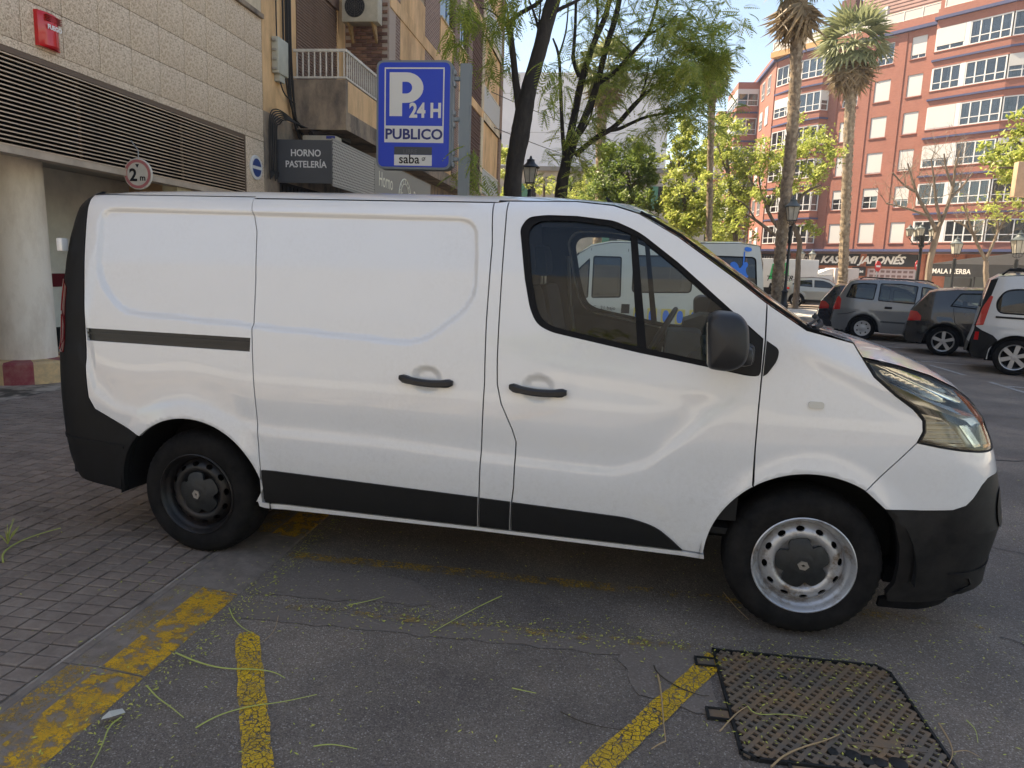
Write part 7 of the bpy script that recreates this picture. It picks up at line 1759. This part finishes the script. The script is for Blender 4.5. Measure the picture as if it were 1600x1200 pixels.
mid_tree('green leafed branches hanging in from the right edge above the bar', (1640, 330), 26, [(1640, 470, 10), (1640, 380, 9), (1635, 300, 8)], [[(1635, 300, 5), (1610, 270, 4), (1585, 262, 3), (1560, 262, 2)], [(1635, 290, 4), (1605, 235, 3), (1585, 215, 2)]],
         [(1590, 215, 16, .7), (1580, 245, 16, .6), (1600, 240, 16, .8), (1570, 265, 8, .2), (1605, 200, 14, .8), (1615, 270, 16, .8)], LF2, BK2, 220)
# far avenue trees
for i, (px, py, y, s) in enumerate(((1032, 340, 60, 14), (1012, 330, 70, 12), (1040, 310, 85, 8), (1050, 350, 55, 16), (930, 300, 48, 16), (1110, 370, 55, 16))):
    mid_tree(['dark green tree low behind the avenue gap', 'small far tree left of the sky gap', 'tiny far tree at the vanishing end of the avenue', 'dense green tree under the slender palm', 'pale green tree behind the forked dark tree', 'low green tree behind the white minibus roof'][i], (px, py+s), y, [(px, py+s*1.5, 3), (px, py, 2)], [], [(px, py, s, 1.2), (px-s, py+s*.7, s, 1), (px+s*.8, py+s*.6, s, 1), (px, py+s*1.3, s*1.1, 1)], LF3 if i % 2 == 0 else LF2, BK2, 160, LT2)
# palms -------------------------------------------------------------------------
def fan_mesh(name, m, ln=1.0, segs=9, droop=.5, stem=.8):
    V = []; F = []
    V += [(0, -.02, 0), (stem, -.015, .05), (stem, .015, .05), (0, .02, 0)]; F.append((0, 1, 2, 3))
    for i in range(segs):
        a = R(-75+150*i/(segs-1)); d = (math.cos(a), math.sin(a)); p = (-d[1], d[0]); w = ln*.085
        def q_(t, o): 
            r_ = ln*t; return (stem+d[0]*r_+p[0]*o, d[1]*r_+p[1]*o, .05-droop*r_*t*.9)
        n0 = len(V); V += [q_(0, 0), q_(.45, -w), q_(.62, 0), q_(.45, w), q_(1.0, 0)]
        F += [(n0, n0+1, n0+2, n0+3), (n0+1, n0+4, n0+2, n0+2), (n0+2, n0+4, n0+3, n0+3)]
    me = bpy.data.meshes.new(name); me.from_pydata(V, [], [tuple(dict.fromkeys(f)) for f in F]); me.materials.append(m); me.update(); return me
def palm(label, y, trunk, crown_px, rpx, nf=46, skirt=30, dead=1.0, pal=False):
    p0, _ = path([trunk[0]], y); p0 = p0[0]; t = thing('palm_tree', label, 'palm', (p0[0], y, 0))
    P, Rr = path(trunk, y); P = [(P[0][0], y, -.05)]+P; Rr = [Rr[0]*1.1]+Rr
    A_ = [np.array((*a, r_)) for a, r_ in zip(P, Rr)]; mb = MB(); PP = []; RR = []
    tot = 90
    for k in range(tot+1):
        s = k/tot*(len(A_)-1); i = min(int(s), len(A_)-2); a = A_[i]+(A_[i+1]-A_[i])*(s-i); PP.append(tuple(a[:3])); RR.append(a[3]*(1.06 if k % 2 else .92))
    mb.tube(PP, RR, 12, jitter=.10); o = mb.build('trunk', mat('palm_trunk_%d' % int(y), (.40, .31, .22), .9, var=.45, vscale=6, col2=(.14, .10, .07)), t); offs(o, t.location)
    # old leaf bases
    mb = MB()
    for k in range(14, len(PP)-1, 1):
        for j in range(6):
            an = 2*PI*(j+.5*(k % 2))/6+random.uniform(-.2, .2); r_ = RR[k]; c_ = Vector(PP[k]); d = Vector((math.cos(an), math.sin(an), 0)); s_ = Vector((-d.y, d.x, 0)); h = r_*.75
            v = [c_+d*r_*.9-s_*r_*.28, c_+d*r_*.9+s_*r_*.28, c_+d*r_*1.12+s_*r_*.12+Vector((0, 0, h)), c_+d*r_*1.12-s_*r_*.12+Vector((0, 0, h))]; mb.add(v, [(0, 1, 2, 3)])
    o = stuff(mb.build('leaf_bases', mat('palm_bases', (.48, .40, .31), .9, var=.3, vscale=6, col2=(.22, .17, .13)), t)); offs(o, t.location)
    c_ = AY(*crown_px, y)-np.array(t.location); rr_ = rpx*y/F_PX
    g = [fan_mesh('palm_frond', PLM, rr_*.55, 9, d_, rr_*.5) for d_ in (.25, .6)]; dd = fan_mesh('dead_frond', PLD, rr_*.55, 8, 1.1, rr_*.35)
    for k in range(nf):
        o = bpy.data.objects.new('palm_frond', g[k % 2]); COL.objects.link(o); o.parent = t; o.location = c_+rng.uniform(-.12, .12, 3)
        el = R(80-130*(k/nf)**.9); o.rotation_euler = (random.uniform(-.4, .4), -el, k*2.4+random.uniform(-.3, .3)); s = random.uniform(.8, 1.1); o.scale = (s, s, s)
    for k in range(skirt):
        o = bpy.data.objects.new('dead_frond', dd); COL.objects.link(o); o.parent = t; o.location = c_-np.array((0, 0, rr_*.25*dead))+rng.uniform(-.15, .15, 3)
        o.rotation_euler = (random.uniform(-.3, .3), R(random.uniform(45, 85)), k*2.4); s = random.uniform(.7, 1.1)*dead; o.scale = (s, s, s)
    return t
palm('tallest palm with shaggy skirt and rough trunk next to the near lamp post', 27.5, [(1212, 492, 17), (1216, 430, 16), (1224, 340, 16), (1236, 230, 16), (1243, 120, 15), (1246, 40, 17), (1248, -10, 22)], (1248, -32), 54, 36, 66, 1.3)
palm('palm with full green crown in front of the red building windows', 41, [(1317, 430, 13), (1321, 340, 13), (1325, 230, 13), (1330, 140, 14), (1334, 80, 16)], (1335, 66), 58, 46, 60, 1.0)
palm('slender palm whose crown is half hidden by the feathery canopy', 31, [(1107, 392, 9), (1109, 300, 9), (1111, 200, 9), (1113, 140, 11)], (1116, 112), 34, 44, 30, 1.0)
palm('palm seen through the limbs of the forked dark tree', 38, [(936, 330, 13), (938, 240, 13), (941, 170, 14), (944, 125, 16)], (948, 105), 52, 44, 36, 1.0)
# trees behind the viewer: unseen, added for reflections and bounced light
for i, (x, y, s) in enumerate(((13, -12, 3.0), (-6, -22, 3.0))):
    t = thing('street_tree', ['broad unseen tree added behind the viewer on the right', 'broad unseen tree added behind the viewer on the left', 'far right unseen tree added behind the viewer', 'farthest unseen tree added behind the viewer'][i], 'tree', (x, y, 0))
    MB().tube([(0, 0, 0), (.1, 0, 2), (0, .1, 4), (.1, 0, 5.5)], [.25, .2, .17, .1], 8).build('trunk', BK2, t)
    scatter('foliage', blobs([((0, 0, 6), (s, s, 1.8), 1.0), ((.8, .5, 5), (s*.8, s*.8, 1.6), 1)], 700), leaf_tmpl(.22, 4), LF2, t, .8, 1.4, (-.8, .8))
# litter on the ground ------------------------------------------------------------
n = 5200
X = rng.uniform(-3.2, 4.6, n); Y = rng.uniform(1.2, 7.5, n)**1.0; keep = rng.random(n) < np.clip(1.25-.20*(Y-1.2), .15, 1)*np.where(X < -2.05, .30, 1)
cl = rng.normal(size=(650, 2))*np.array([.9, .07])+np.array([-.3, 2.98]); c2 = np.stack([rng.normal(-1.62, .05, 900), rng.uniform(1.2, 5.5, 900)], 1); c3 = np.stack([rng.uniform(.5, 1.3, 260), rng.uniform(2.3, 3.0, 260)], 1); c4 = rng.normal(size=(300, 2))*np.array([.6, .5])+np.array([2.2, 3.2])
X = np.concatenate([X[keep], cl[:, 0], c2[:, 0], c3[:, 0], c4[:, 0]]); Y = np.concatenate([Y[keep], cl[:, 1], c2[:, 1], c3[:, 1], c4[:, 1]])
Z = np.where(X < -2.05, .027, np.where(X < -1.69, .029, .009)); Z[(X > .53) & (X < 1.27) & (Y > 2.25) & (Y < 2.98)] = .018
V = np.array([(-1, 0, 0), (0, -.32, .12), (1, 0, .05), (0, .32, .12)])*.0088; F = np.array([(0, 1, 2, 3)])
P = np.stack([X, Y, Z], 1); nn = len(P); Rm = rotmats(nn, pitch=rng.uniform(-.25, .25, nn), roll=rng.uniform(-.3, .3, nn)); sc = rng.uniform(.5, 1.25, nn)[:, None, None]
VV = np.einsum('nij,kj->nki', Rm, V)*sc+P[:, None, :]; o = raw_mesh('leaf_litter', VV.reshape(-1, 3), (F[None]+(np.arange(nn)*4)[:, None, None]).reshape(-1, 4), LF4, None)
o['kind'] = 'stuff'; o['label'] = 'tiny yellow green leaflets strewn over the asphalt and pavement'
STG = mat('stem_green', (.42, .45, .12), .6); STB = mat('stem_brown', (.42, .28, .15), .8); STD = mat('stem_dark', (.06, .045, .03), .8)
def stem(pts, m_, r_, label, name='leaf_stem', cat='stem', taper=.5):
    P = []
    for i, (px, py) in enumerate(pts):
        z = .012; g = G(px, py, z); z = .034 if g[0] < -1.69 else (.021 if (.53 < g[0] < 1.27 and 2.25 < g[1] < 2.98) else .012); g = G(px, py, z); P.append(np.array((g[0], g[1], z+.002*(i % 2))))
    P = smooth_poly(P, 2, False); c_ = P[0].copy(); c_[2] = 0; k = len(P)
    o = MB().tube([tuple(p-c_) for p in P], [r_*.78*(1-(1-taper)*i/k) for i in range(k)], 6).build(name, m_); o.location = c_; return tag(o, label, cat, 'fallen stems and twigs on the ground')
stem([(275, 1020), (310, 1036), (350, 1045), (400, 1046), (430, 1050), (445, 1060)], STG, .0045, 'long curved green stem lying across the left yellow line')
stem([(306, 1137), (340, 1118), (390, 1103), (440, 1098), (495, 1085)], STG, .0036, 'straight green stem crossing the left yellow line lower down')
stem([(230, 1072), (245, 1090), (268, 1105), (287, 1122)], STG, .0038, 'green stem between the kerb and the left yellow line')
stem([(190, 1120), (170, 1135), (160, 1165), (142, 1200)], STG, .0040, 'green stem hanging down beside the paper scrap at the kerb')
stem([(358, 950), (365, 968), (380, 982), (395, 990)], STG, .0036, 'short green stem at the end of the painted kerb stone')
stem([(435, 962), (430, 985), (415, 1000), (400, 1009)], STB, .0020, 'thin brown twig just right of the kerb gap')
stem([(784, 931), (750, 947), (710, 968), (672, 990)], STG, .0034, 'straight pale green stem on the asphalt below the van door')
stem([(490, 1166), (515, 1163), (540, 1166), (558, 1171)], STG, .0032, 'short green stem near the bottom centre of the photo')
stem([(800, 1075), (820, 1080), (838, 1083)], STG, .0034, 'tiny green stem in the middle of the asphalt')
stem([(1022, 1040), (1026, 1052), (1055, 1072), (1095, 1088), (1108, 1087)], STD, .0040, 'dark curved stem next to the upper end of the right yellow line')
stem([(1028, 1054), (1033, 1080), (1036, 1120), (1040, 1158)], STB, .0050, 'thick brown dry twig by the right yellow line')
stem([(1040, 1158), (1030, 1163), (1018, 1170)], STB, .0040, 'short brown end piece below the dry twig')
stem([(876, 1112), (905, 1128), (950, 1138), (990, 1142)], STD, .0030, 'dark thin stem touching the right yellow line')
stem([(1205, 1198), (1225, 1180), (1260, 1165), (1290, 1158), (1312, 1147)], STB, .0048, 'brown branch lying over the lower edge of the grate')
stem([(1125, 1142), (1150, 1115), (1168, 1103)], STB, .0038, 'short brown twig across the left edge of the grate')
stem([(1168, 1103), (1180, 1118), (1225, 1115), (1262, 1122)], STG, .0028, 'thin curved stem over the grate lattice')
stem([(1467, 1130), (1485, 1160), (1490, 1180), (1480, 1198)], STB, .0038, 'brown forked twig to the right of the grate')
stem([(1490, 1175), (1510, 1172), (1530, 1182)], STB, .0028, 'side twig of the forked twig at the right')
stem([(1510, 1125), (1525, 1140), (1528, 1160)], STG, .0026, 'thin pale stem right of the grate')
stem([(5, 878), (3, 865), (25, 848), (60, 835), (95, 825)], STG, .0065, 'thick curled green stem at the left edge of the pavement')
stem([(30, 860), (90, 842), (150, 835), (220, 838)], STD, .0030, 'long thin dark twig on the pavers behind the rear wheel')
stem([(545, 945), (575, 940), (600, 932)], STG, .0026, 'faint thin stem under the van sill shadow')
stem([(1130, 925), (1150, 950), (1170, 968)], STB, .0024, 'thin twig pointing at the front tyre')
# paper scrap
g = G(176, 1119, .02)
pp_ = MB(); pp_.add([(-.035, -.012, .012), (.0, -.022, .02), (.04, .005, .008), (.03, .022, .016), (-.01, .014, .022), (-.03, .008, .010)], [(0, 1, 4, 5), (1, 2, 3, 4)])
o = pp_.build('paper_scrap', mat('paper_white', (.55, .52, .45), .8)); o.location = (g[0], g[1], .012); o.rotation_euler = (0, 0, R(35)); tag(o, 'crumpled white paper scrap at the foot of the yellow kerb', 'paper')
# weed tuft at the left edge
wt = MB()
g = G(12, 850, .02)
for k in range(16):
    a = random.uniform(0, 6.28); l = random.uniform(.05, .12); wt.tube([(0, 0, 0), (math.cos(a)*l*.3, math.sin(a)*l*.3, l*.6), (math.cos(a)*l*.7, math.sin(a)*l*.7, l)], [.002, .002, .001], 4)
o = wt.build('grass_tuft', STG); o.location = (g[0], g[1], .02); tag(o, 'small yellow green weed tuft between pavers at the left edge', 'weed')
# ================================================================== STREET FURNITURE
# parking sign
YS = 11.0
ps = thing('parking_sign', 'blue lightbox sign with big white P 24 H PUBLICO bracketed to a grey post', 'sign', tuple(AY(727, 200, YS)*np.array([1, 1, 0])))
ox = ps.location.x
def pq(px, py): p = AY(px, py, YS); return p[0]-ox, p[2]
x0, z1 = pq(597, 102); x1, z0 = pq(706, 266); 
PB = mat('sign_blue', (.006, .050, .50), .35); PG = mat('sign_frame_grey', (.19, .22, .25), .5, .3); PW = mat('sign_letter_white', (.68, .68, .66), .5)
Wd, Hd = x1-x0, z1-z0
def rr_poly(a, b, c, d, r_): return round_poly([(a, c), (b, c), (b, d), (a, d)], r_, 6)
def sbox(name, poly, y0, y1, m_): return MB().prism(poly, y0, y1, 'y').build(name, m_, ps, sharp=R(35))
sbox('casing', rr_poly(x0-.02, x1+.02, z0-.02, z1+.02, .11), -.19, .02, PG)
sbox('blue_face', rr_poly(x0+.012, x1-.012, z0+.012, z1-.012, .09), -.198, -.188, PB)
def fx(u): return x0+Wd*u
def fz(v): return z1-Hd*v
# white border: open frame then the PUBLICO panel
for a, b_, c_, d_ in ((.095, .915, .055, .068), (.095, .112, .068, .60), (.898, .915, .068, .60), (.095, .915, .60, .76)):
    sbox('white_border' if c_ < .6 else 'white_panel', [(fx(a), fz(d_)), (fx(b_), fz(d_)), (fx(b_), fz(c_)), (fx(a), fz(c_))], -.2005, -.1985, PW)
Mt = lambda u, v, y=-.2030: frame_m((fx(u), y, fz(v)), (1, 0, 0), (0, 0, 1))
# hand drawn P
def Ppoly():
    L, Rr_, T, B = fx(.165), fx(.63), fz(.10), fz(.51); st = Wd*.175; mid = fz(.385); cxr = L+(Rr_-L)*.50
    out = [(L, B), (L, T)]+[(cxr+(Rr_-cxr)*math.sin(a), (T+mid)/2+(T-mid)/2*math.cos(a)) for a in np.linspace(0, PI, 14)]+[(L+st, mid), (L+st, B)]
    c2 = (T+mid)/2; hole = [(L+st, c2-.055*Hd), (L+st, c2+.055*Hd)]+[(cxr+(Rr_-cxr)*.34*math.sin(a), c2+.055*Hd*math.cos(a)) for a in np.linspace(0, PI, 10)]
    return out, hole
o_, h_ = Ppoly(); v, f, n_ = sheet(o_, [h_], lambda a, b: a*0+.2015, .06, .003, -1, False); MB().add(v, f).build('letter_p', PW, ps)
text_obj('lettering', '24 H', .285, PW, ps, Mt(.44, .518), offset=.010, extrude=.001, sx=.86)
text_obj('lettering', 'PUBLICO', .205, mat('sign_letter_blue', (.02, .03, .16), .5), ps, Mt(.505, .725), offset=.0055, extrude=.001, align='CENTER', sx=1.07)
sbox('display', [(fx(.235), fz(.875)), (fx(.76), fz(.875)), (fx(.76), fz(.80)), (fx(.235), fz(.80))], -.2005, -.1985, mat('led_display', (.045, .055, .07), .3))
sbox('brand_panel', [(fx(.235), fz(.98)), (fx(.76), fz(.98)), (fx(.76), fz(.877)), (fx(.235), fz(.877))], -.2005, -.1985, PW)
text_obj('lettering', 'saba', .185, BLK, ps, Mt(.30, .958), offset=.002, extrude=.001, sx=1.0)
mb = MB(); mb.tube([(fx(.645)+.022*math.cos(a)-.006*math.sin(a), -.203, fz(.915)+.020*math.sin(a)+.006*math.cos(a)) for a in np.linspace(0, 2*PI, 14)], .004, 4, cap=False); mb.tube([(fx(.645)-.02, -.203, fz(.915)-.026), (fx(.645)+.03, -.203, fz(.915)+.028)], .003, 4); mb.build('brand_mark', BLK, ps)
text_obj('display_text', 'LIBRE', .09, mat('led_dim', (.09, .10, .12), .4), ps, Mt(.36, .865, -.2025), extrude=.0005)
MB().box(x1+.02, x1+.035, -.14, -.05, z0+.1, z1-.12).build('side_rail', GREYP, ps)
xp0, _ = pq(721, 100); xp1, zt = pq(737, 101)
MB().box(xp0, xp1, -.07, .07, 0, zt).build('post', mat('post_grey', (.20, .235, .26), .45, .3), ps)
MB().box(xp0-.1, xp1+.1, -.16, .16, .02, .035).build('base_plate', GREYP, ps)
for v_ in (.14, .52, .90):
    zc = fz(v_); MB().box(x1+.036, xp0-.002, -.11, -.04, zc-.025, zc+.025).build('bracket', mat('post_grey', (.20, .235, .26), .45, .3), ps)
    for d in (-.085, .085): MB().bevbox(x1+.02, x1+.055, -.15, -.03, zc+d-.035, zc+d+.035, .01).build('clamp', GREYP, ps)
# lanterns
LG = mat('lantern_glass', (.42, .39, .33), .5, var=.15, vscale=6); LBK = mat('lamp_iron', (.018, .02, .022), .5)
LTOP = mat('lantern_top', (.10, .12, .12), .5)
def lantern(parent, x, y, z, s=1.0, top=None):
    """z = underside of the lantern"""
    L = bpy.data.objects.new('lantern', None); COL.objects.link(L); L.parent = parent; L.location = (x, y, z); top = top or LBK
    def ring(w, z_): return [(w, w, z_), (-w, w, z_), (-w, -w, z_), (w, -w, z_)]
    def fr(w0, z0_, w1, z1_, m_, nm):
        mb = MB(); mb.add(ring(w0, z0_)+ring(w1, z1_), [(i, (i+1) % 4, 4+(i+1) % 4, 4+i) for i in range(4)]+[(3, 2, 1, 0), (4, 5, 6, 7)]); return mb.build(nm, m_, L)
    fr(.13*s, .05*s, .205*s, .52*s, LG, 'lantern_glass')
    mb = MB()
    for sx_ in (-1, 1):
        for sy_ in (-1, 1): mb.tube([(sx_*.135*s, sy_*.135*s, .04*s), (sx_*.212*s, sy_*.212*s, .53*s)], .012*s, 5)
    mb.box(-.15*s, .15*s, -.15*s, .15*s, .02*s, .05*s); mb.tube([(0, -.17*s, .05*s), (0, -.208*s, .52*s)], .007*s, 4)
    mb.build('lantern_frame', LBK, L)
    mb = MB(); mb.lathe([(.30*s, .52*s), (.31*s, .55*s), (.24*s, .60*s), (.15*s, .68*s), (.12*s, .76*s), (.14*s, .78*s), (.05*s, .82*s), (.03*s, .9*s), (0, .92*s)], 12); mb.build('lantern_cap', top, L)
    mb = MB()
    for a in range(4): an = R(45+90*a); mb.tube([(.05*s*math.cos(an), .05*s*math.sin(an), -.12*s), (.16*s*math.cos(an), .16*s*math.sin(an), -.06*s), (.14*s*math.cos(an), .14*s*math.sin(an), .03*s)], .012*s, 5)
    mb.build('cradle', LBK, L); return L
def post(parent, h, r0=.055, lean=(0, 0)):
    mb = MB(); mb.lathe([(.0, 0), (.22, 0), (.22, .12), (.16, .18), (.15, .55), (.18, .60), (.12, .68), (.10, 1.05), (.13, 1.10), (r0*1.3, 1.16), (r0, 1.3)], 14)
    mb.tube([(0, 0, 1.2), (lean[0], lean[1], h-.5)], [r0, r0*.8], 10); mb.lathe([(r0*.8, h-.7), (r0*1.5, h-.65), (r0*1.1, h-.5), (r0*1.7, h-.35), (r0*1.1, h-.15), (r0*1.5, h-.1), (0, h-.05)], 10, 'z', (lean[0], lean[1], 0)); return mb.build('post', LBK, parent, sharp=R(50))
def lamp(label, px, pyb, y, s=1.0, top=None):
    p = AY(px, pyb, y); t = thing('street_lamp', label, 'street lamp', (p[0], y, 0), 0, 'iron lantern street lamps'); post(t, p[2]-.10*s); lantern(t, 0, 0, p[2], s, top); return t
lamp('black iron lantern lamp seen above the cab roof between two dark trunks', 828, 288, 23.0, .95)
lamp('black lamp post with pale lantern right against the tall palm trunk', 1237, 346, 27.0, .95, LTOP)
p = AY(1260, 408, 52); t = thing('street_lamp', 'small far twin lantern lamp above the white truck box', 'street lamp', (p[0], 52, 0), 0, 'iron lantern street lamps'); post(t, p[2]); lantern(t, -.36, 0, p[2], .9, LTOP); lantern(t, .36, 0, p[2], .9, LTOP)
MB().tube([(-.36, 0, p[2]-.15), (-.2, 0, p[2]-.35), (0, 0, p[2]-.3), (.2, 0, p[2]-.35), (.36, 0, p[2]-.15)], .03, 6).build('cross_arm', LBK, t)
lamp('lantern lamp with pale top over the left end of the bar awning', 1493, 398, 33, .85, LTOP); lamp('lantern lamp at the right edge above the bar awning', 1590, 398, 30, 1.0, LTOP)
p = AY(1441, 372, 31.5); t = thing('street_lamp', 'dark lamp post with cluster of small lanterns behind the leafless tree', 'street lamp', (p[0], 31.5, 0), 0, 'iron lantern street lamps'); post(t, p[2]+.3, .075)
for k in range(5):
    a = 2*PI*k/5+.4; lantern(t, .48*math.cos(a), .48*math.sin(a), p[2]+.05, .55, LTOP); MB().tube([(0, 0, p[2]-.3), (.3*math.cos(a), .3*math.sin(a), p[2]-.25), (.48*math.cos(a), .48*math.sin(a), p[2])], .02, 5).build('arm', LBK, t)
# no entry signs
NR = mat('no_entry_red', (.55, .03, .04), .4)
for i, (px, py, y, label) in enumerate(((1372, 416, 44, 'left red no entry sign in front of the restaurant menu wall'), (1434, 415, 36, 'right red no entry sign beside the dark lamp post'))):
    p = AY(px, py, y); r_ = 7.6*y/F_PX; t = thing('no_entry_sign', label, 'sign', (p[0], y, 0), R(40), 'no entry signs')
    MB().tube([(0, .04, 0), (0, .04, p[2]+r_)], .03, 8).build('post', GREYP, t)
    MB().lathe([(0, -.01), (r_, -.01), (r_, .01), (0, .01)], 24, 'y', (0, 0, p[2])).build('red_disc', NR, t); MB().box(-r_*.72, r_*.72, -.016, -.011, p[2]-r_*.17, p[2]+r_*.17).build('white_bar', WHT, t)
# projecting board at the right edge
p = AY(1588, 280, 24); t = thing('projecting_board', 'peach coloured board jutting into the right edge of the view', 'board', (p[0], 24, 0))
zt_ = AY(1588, 252, 24)[2]; zb_ = AY(1588, 307, 24)[2]
MB().bevbox(0, 2.2, 0, .25, zb_, zt_, .02).build('panel', mat('peach_panel', (.55, .36, .24), .7, var=.15, vscale=3), t); MB().tube([(1.9, .12, 0), (1.9, .12, zb_)], .06, 8).build('post', GREYP, t)
# overhead wires
WIR = mat('wire', (.02, .02, .02), .6)
for a, b_, s_, lab in (((-5.1, 30, 8.6), (3.5, 52, 9.6), .25, 'upper sagging wire crossing in front of the pale building'), ((-5.1, 31, 7.4), (4.5, 52, 7.6), .3, 'lower sagging wire crossing in front of the pale building')):
    P = [(a[0]+(b_[0]-a[0])*t, a[1]+(b_[1]-a[1])*t, a[2]+(b_[2]-a[2])*t-4*s_*t*(1-t)) for t in np.linspace(0, 1, 16)]; tag(MB().tube(P, .016, 4).build('overhead_wire', WIR), lab, 'wire')
# ================================================================== HAZE
hz = bpy.data.materials.new('haze'); hz.use_nodes = True; t = hz.node_tree; t.nodes.clear()
o_ = t.nodes.new('ShaderNodeOutputMaterial'); pv_ = t.nodes.new('ShaderNodeVolumePrincipled'); pv_.inputs['Color'].default_value = (.86, .90, 1, 1); pv_.inputs['Density'].default_value = .0007; pv_.inputs['Anisotropy'].default_value = .25
t.links.new(pv_.outputs[0], o_.inputs['Volume'])
stuff(MB().box(-60, 75, -55, 240, -1.1, 31).build('haze', hz))
scene.cycles.volume_bounces = 0
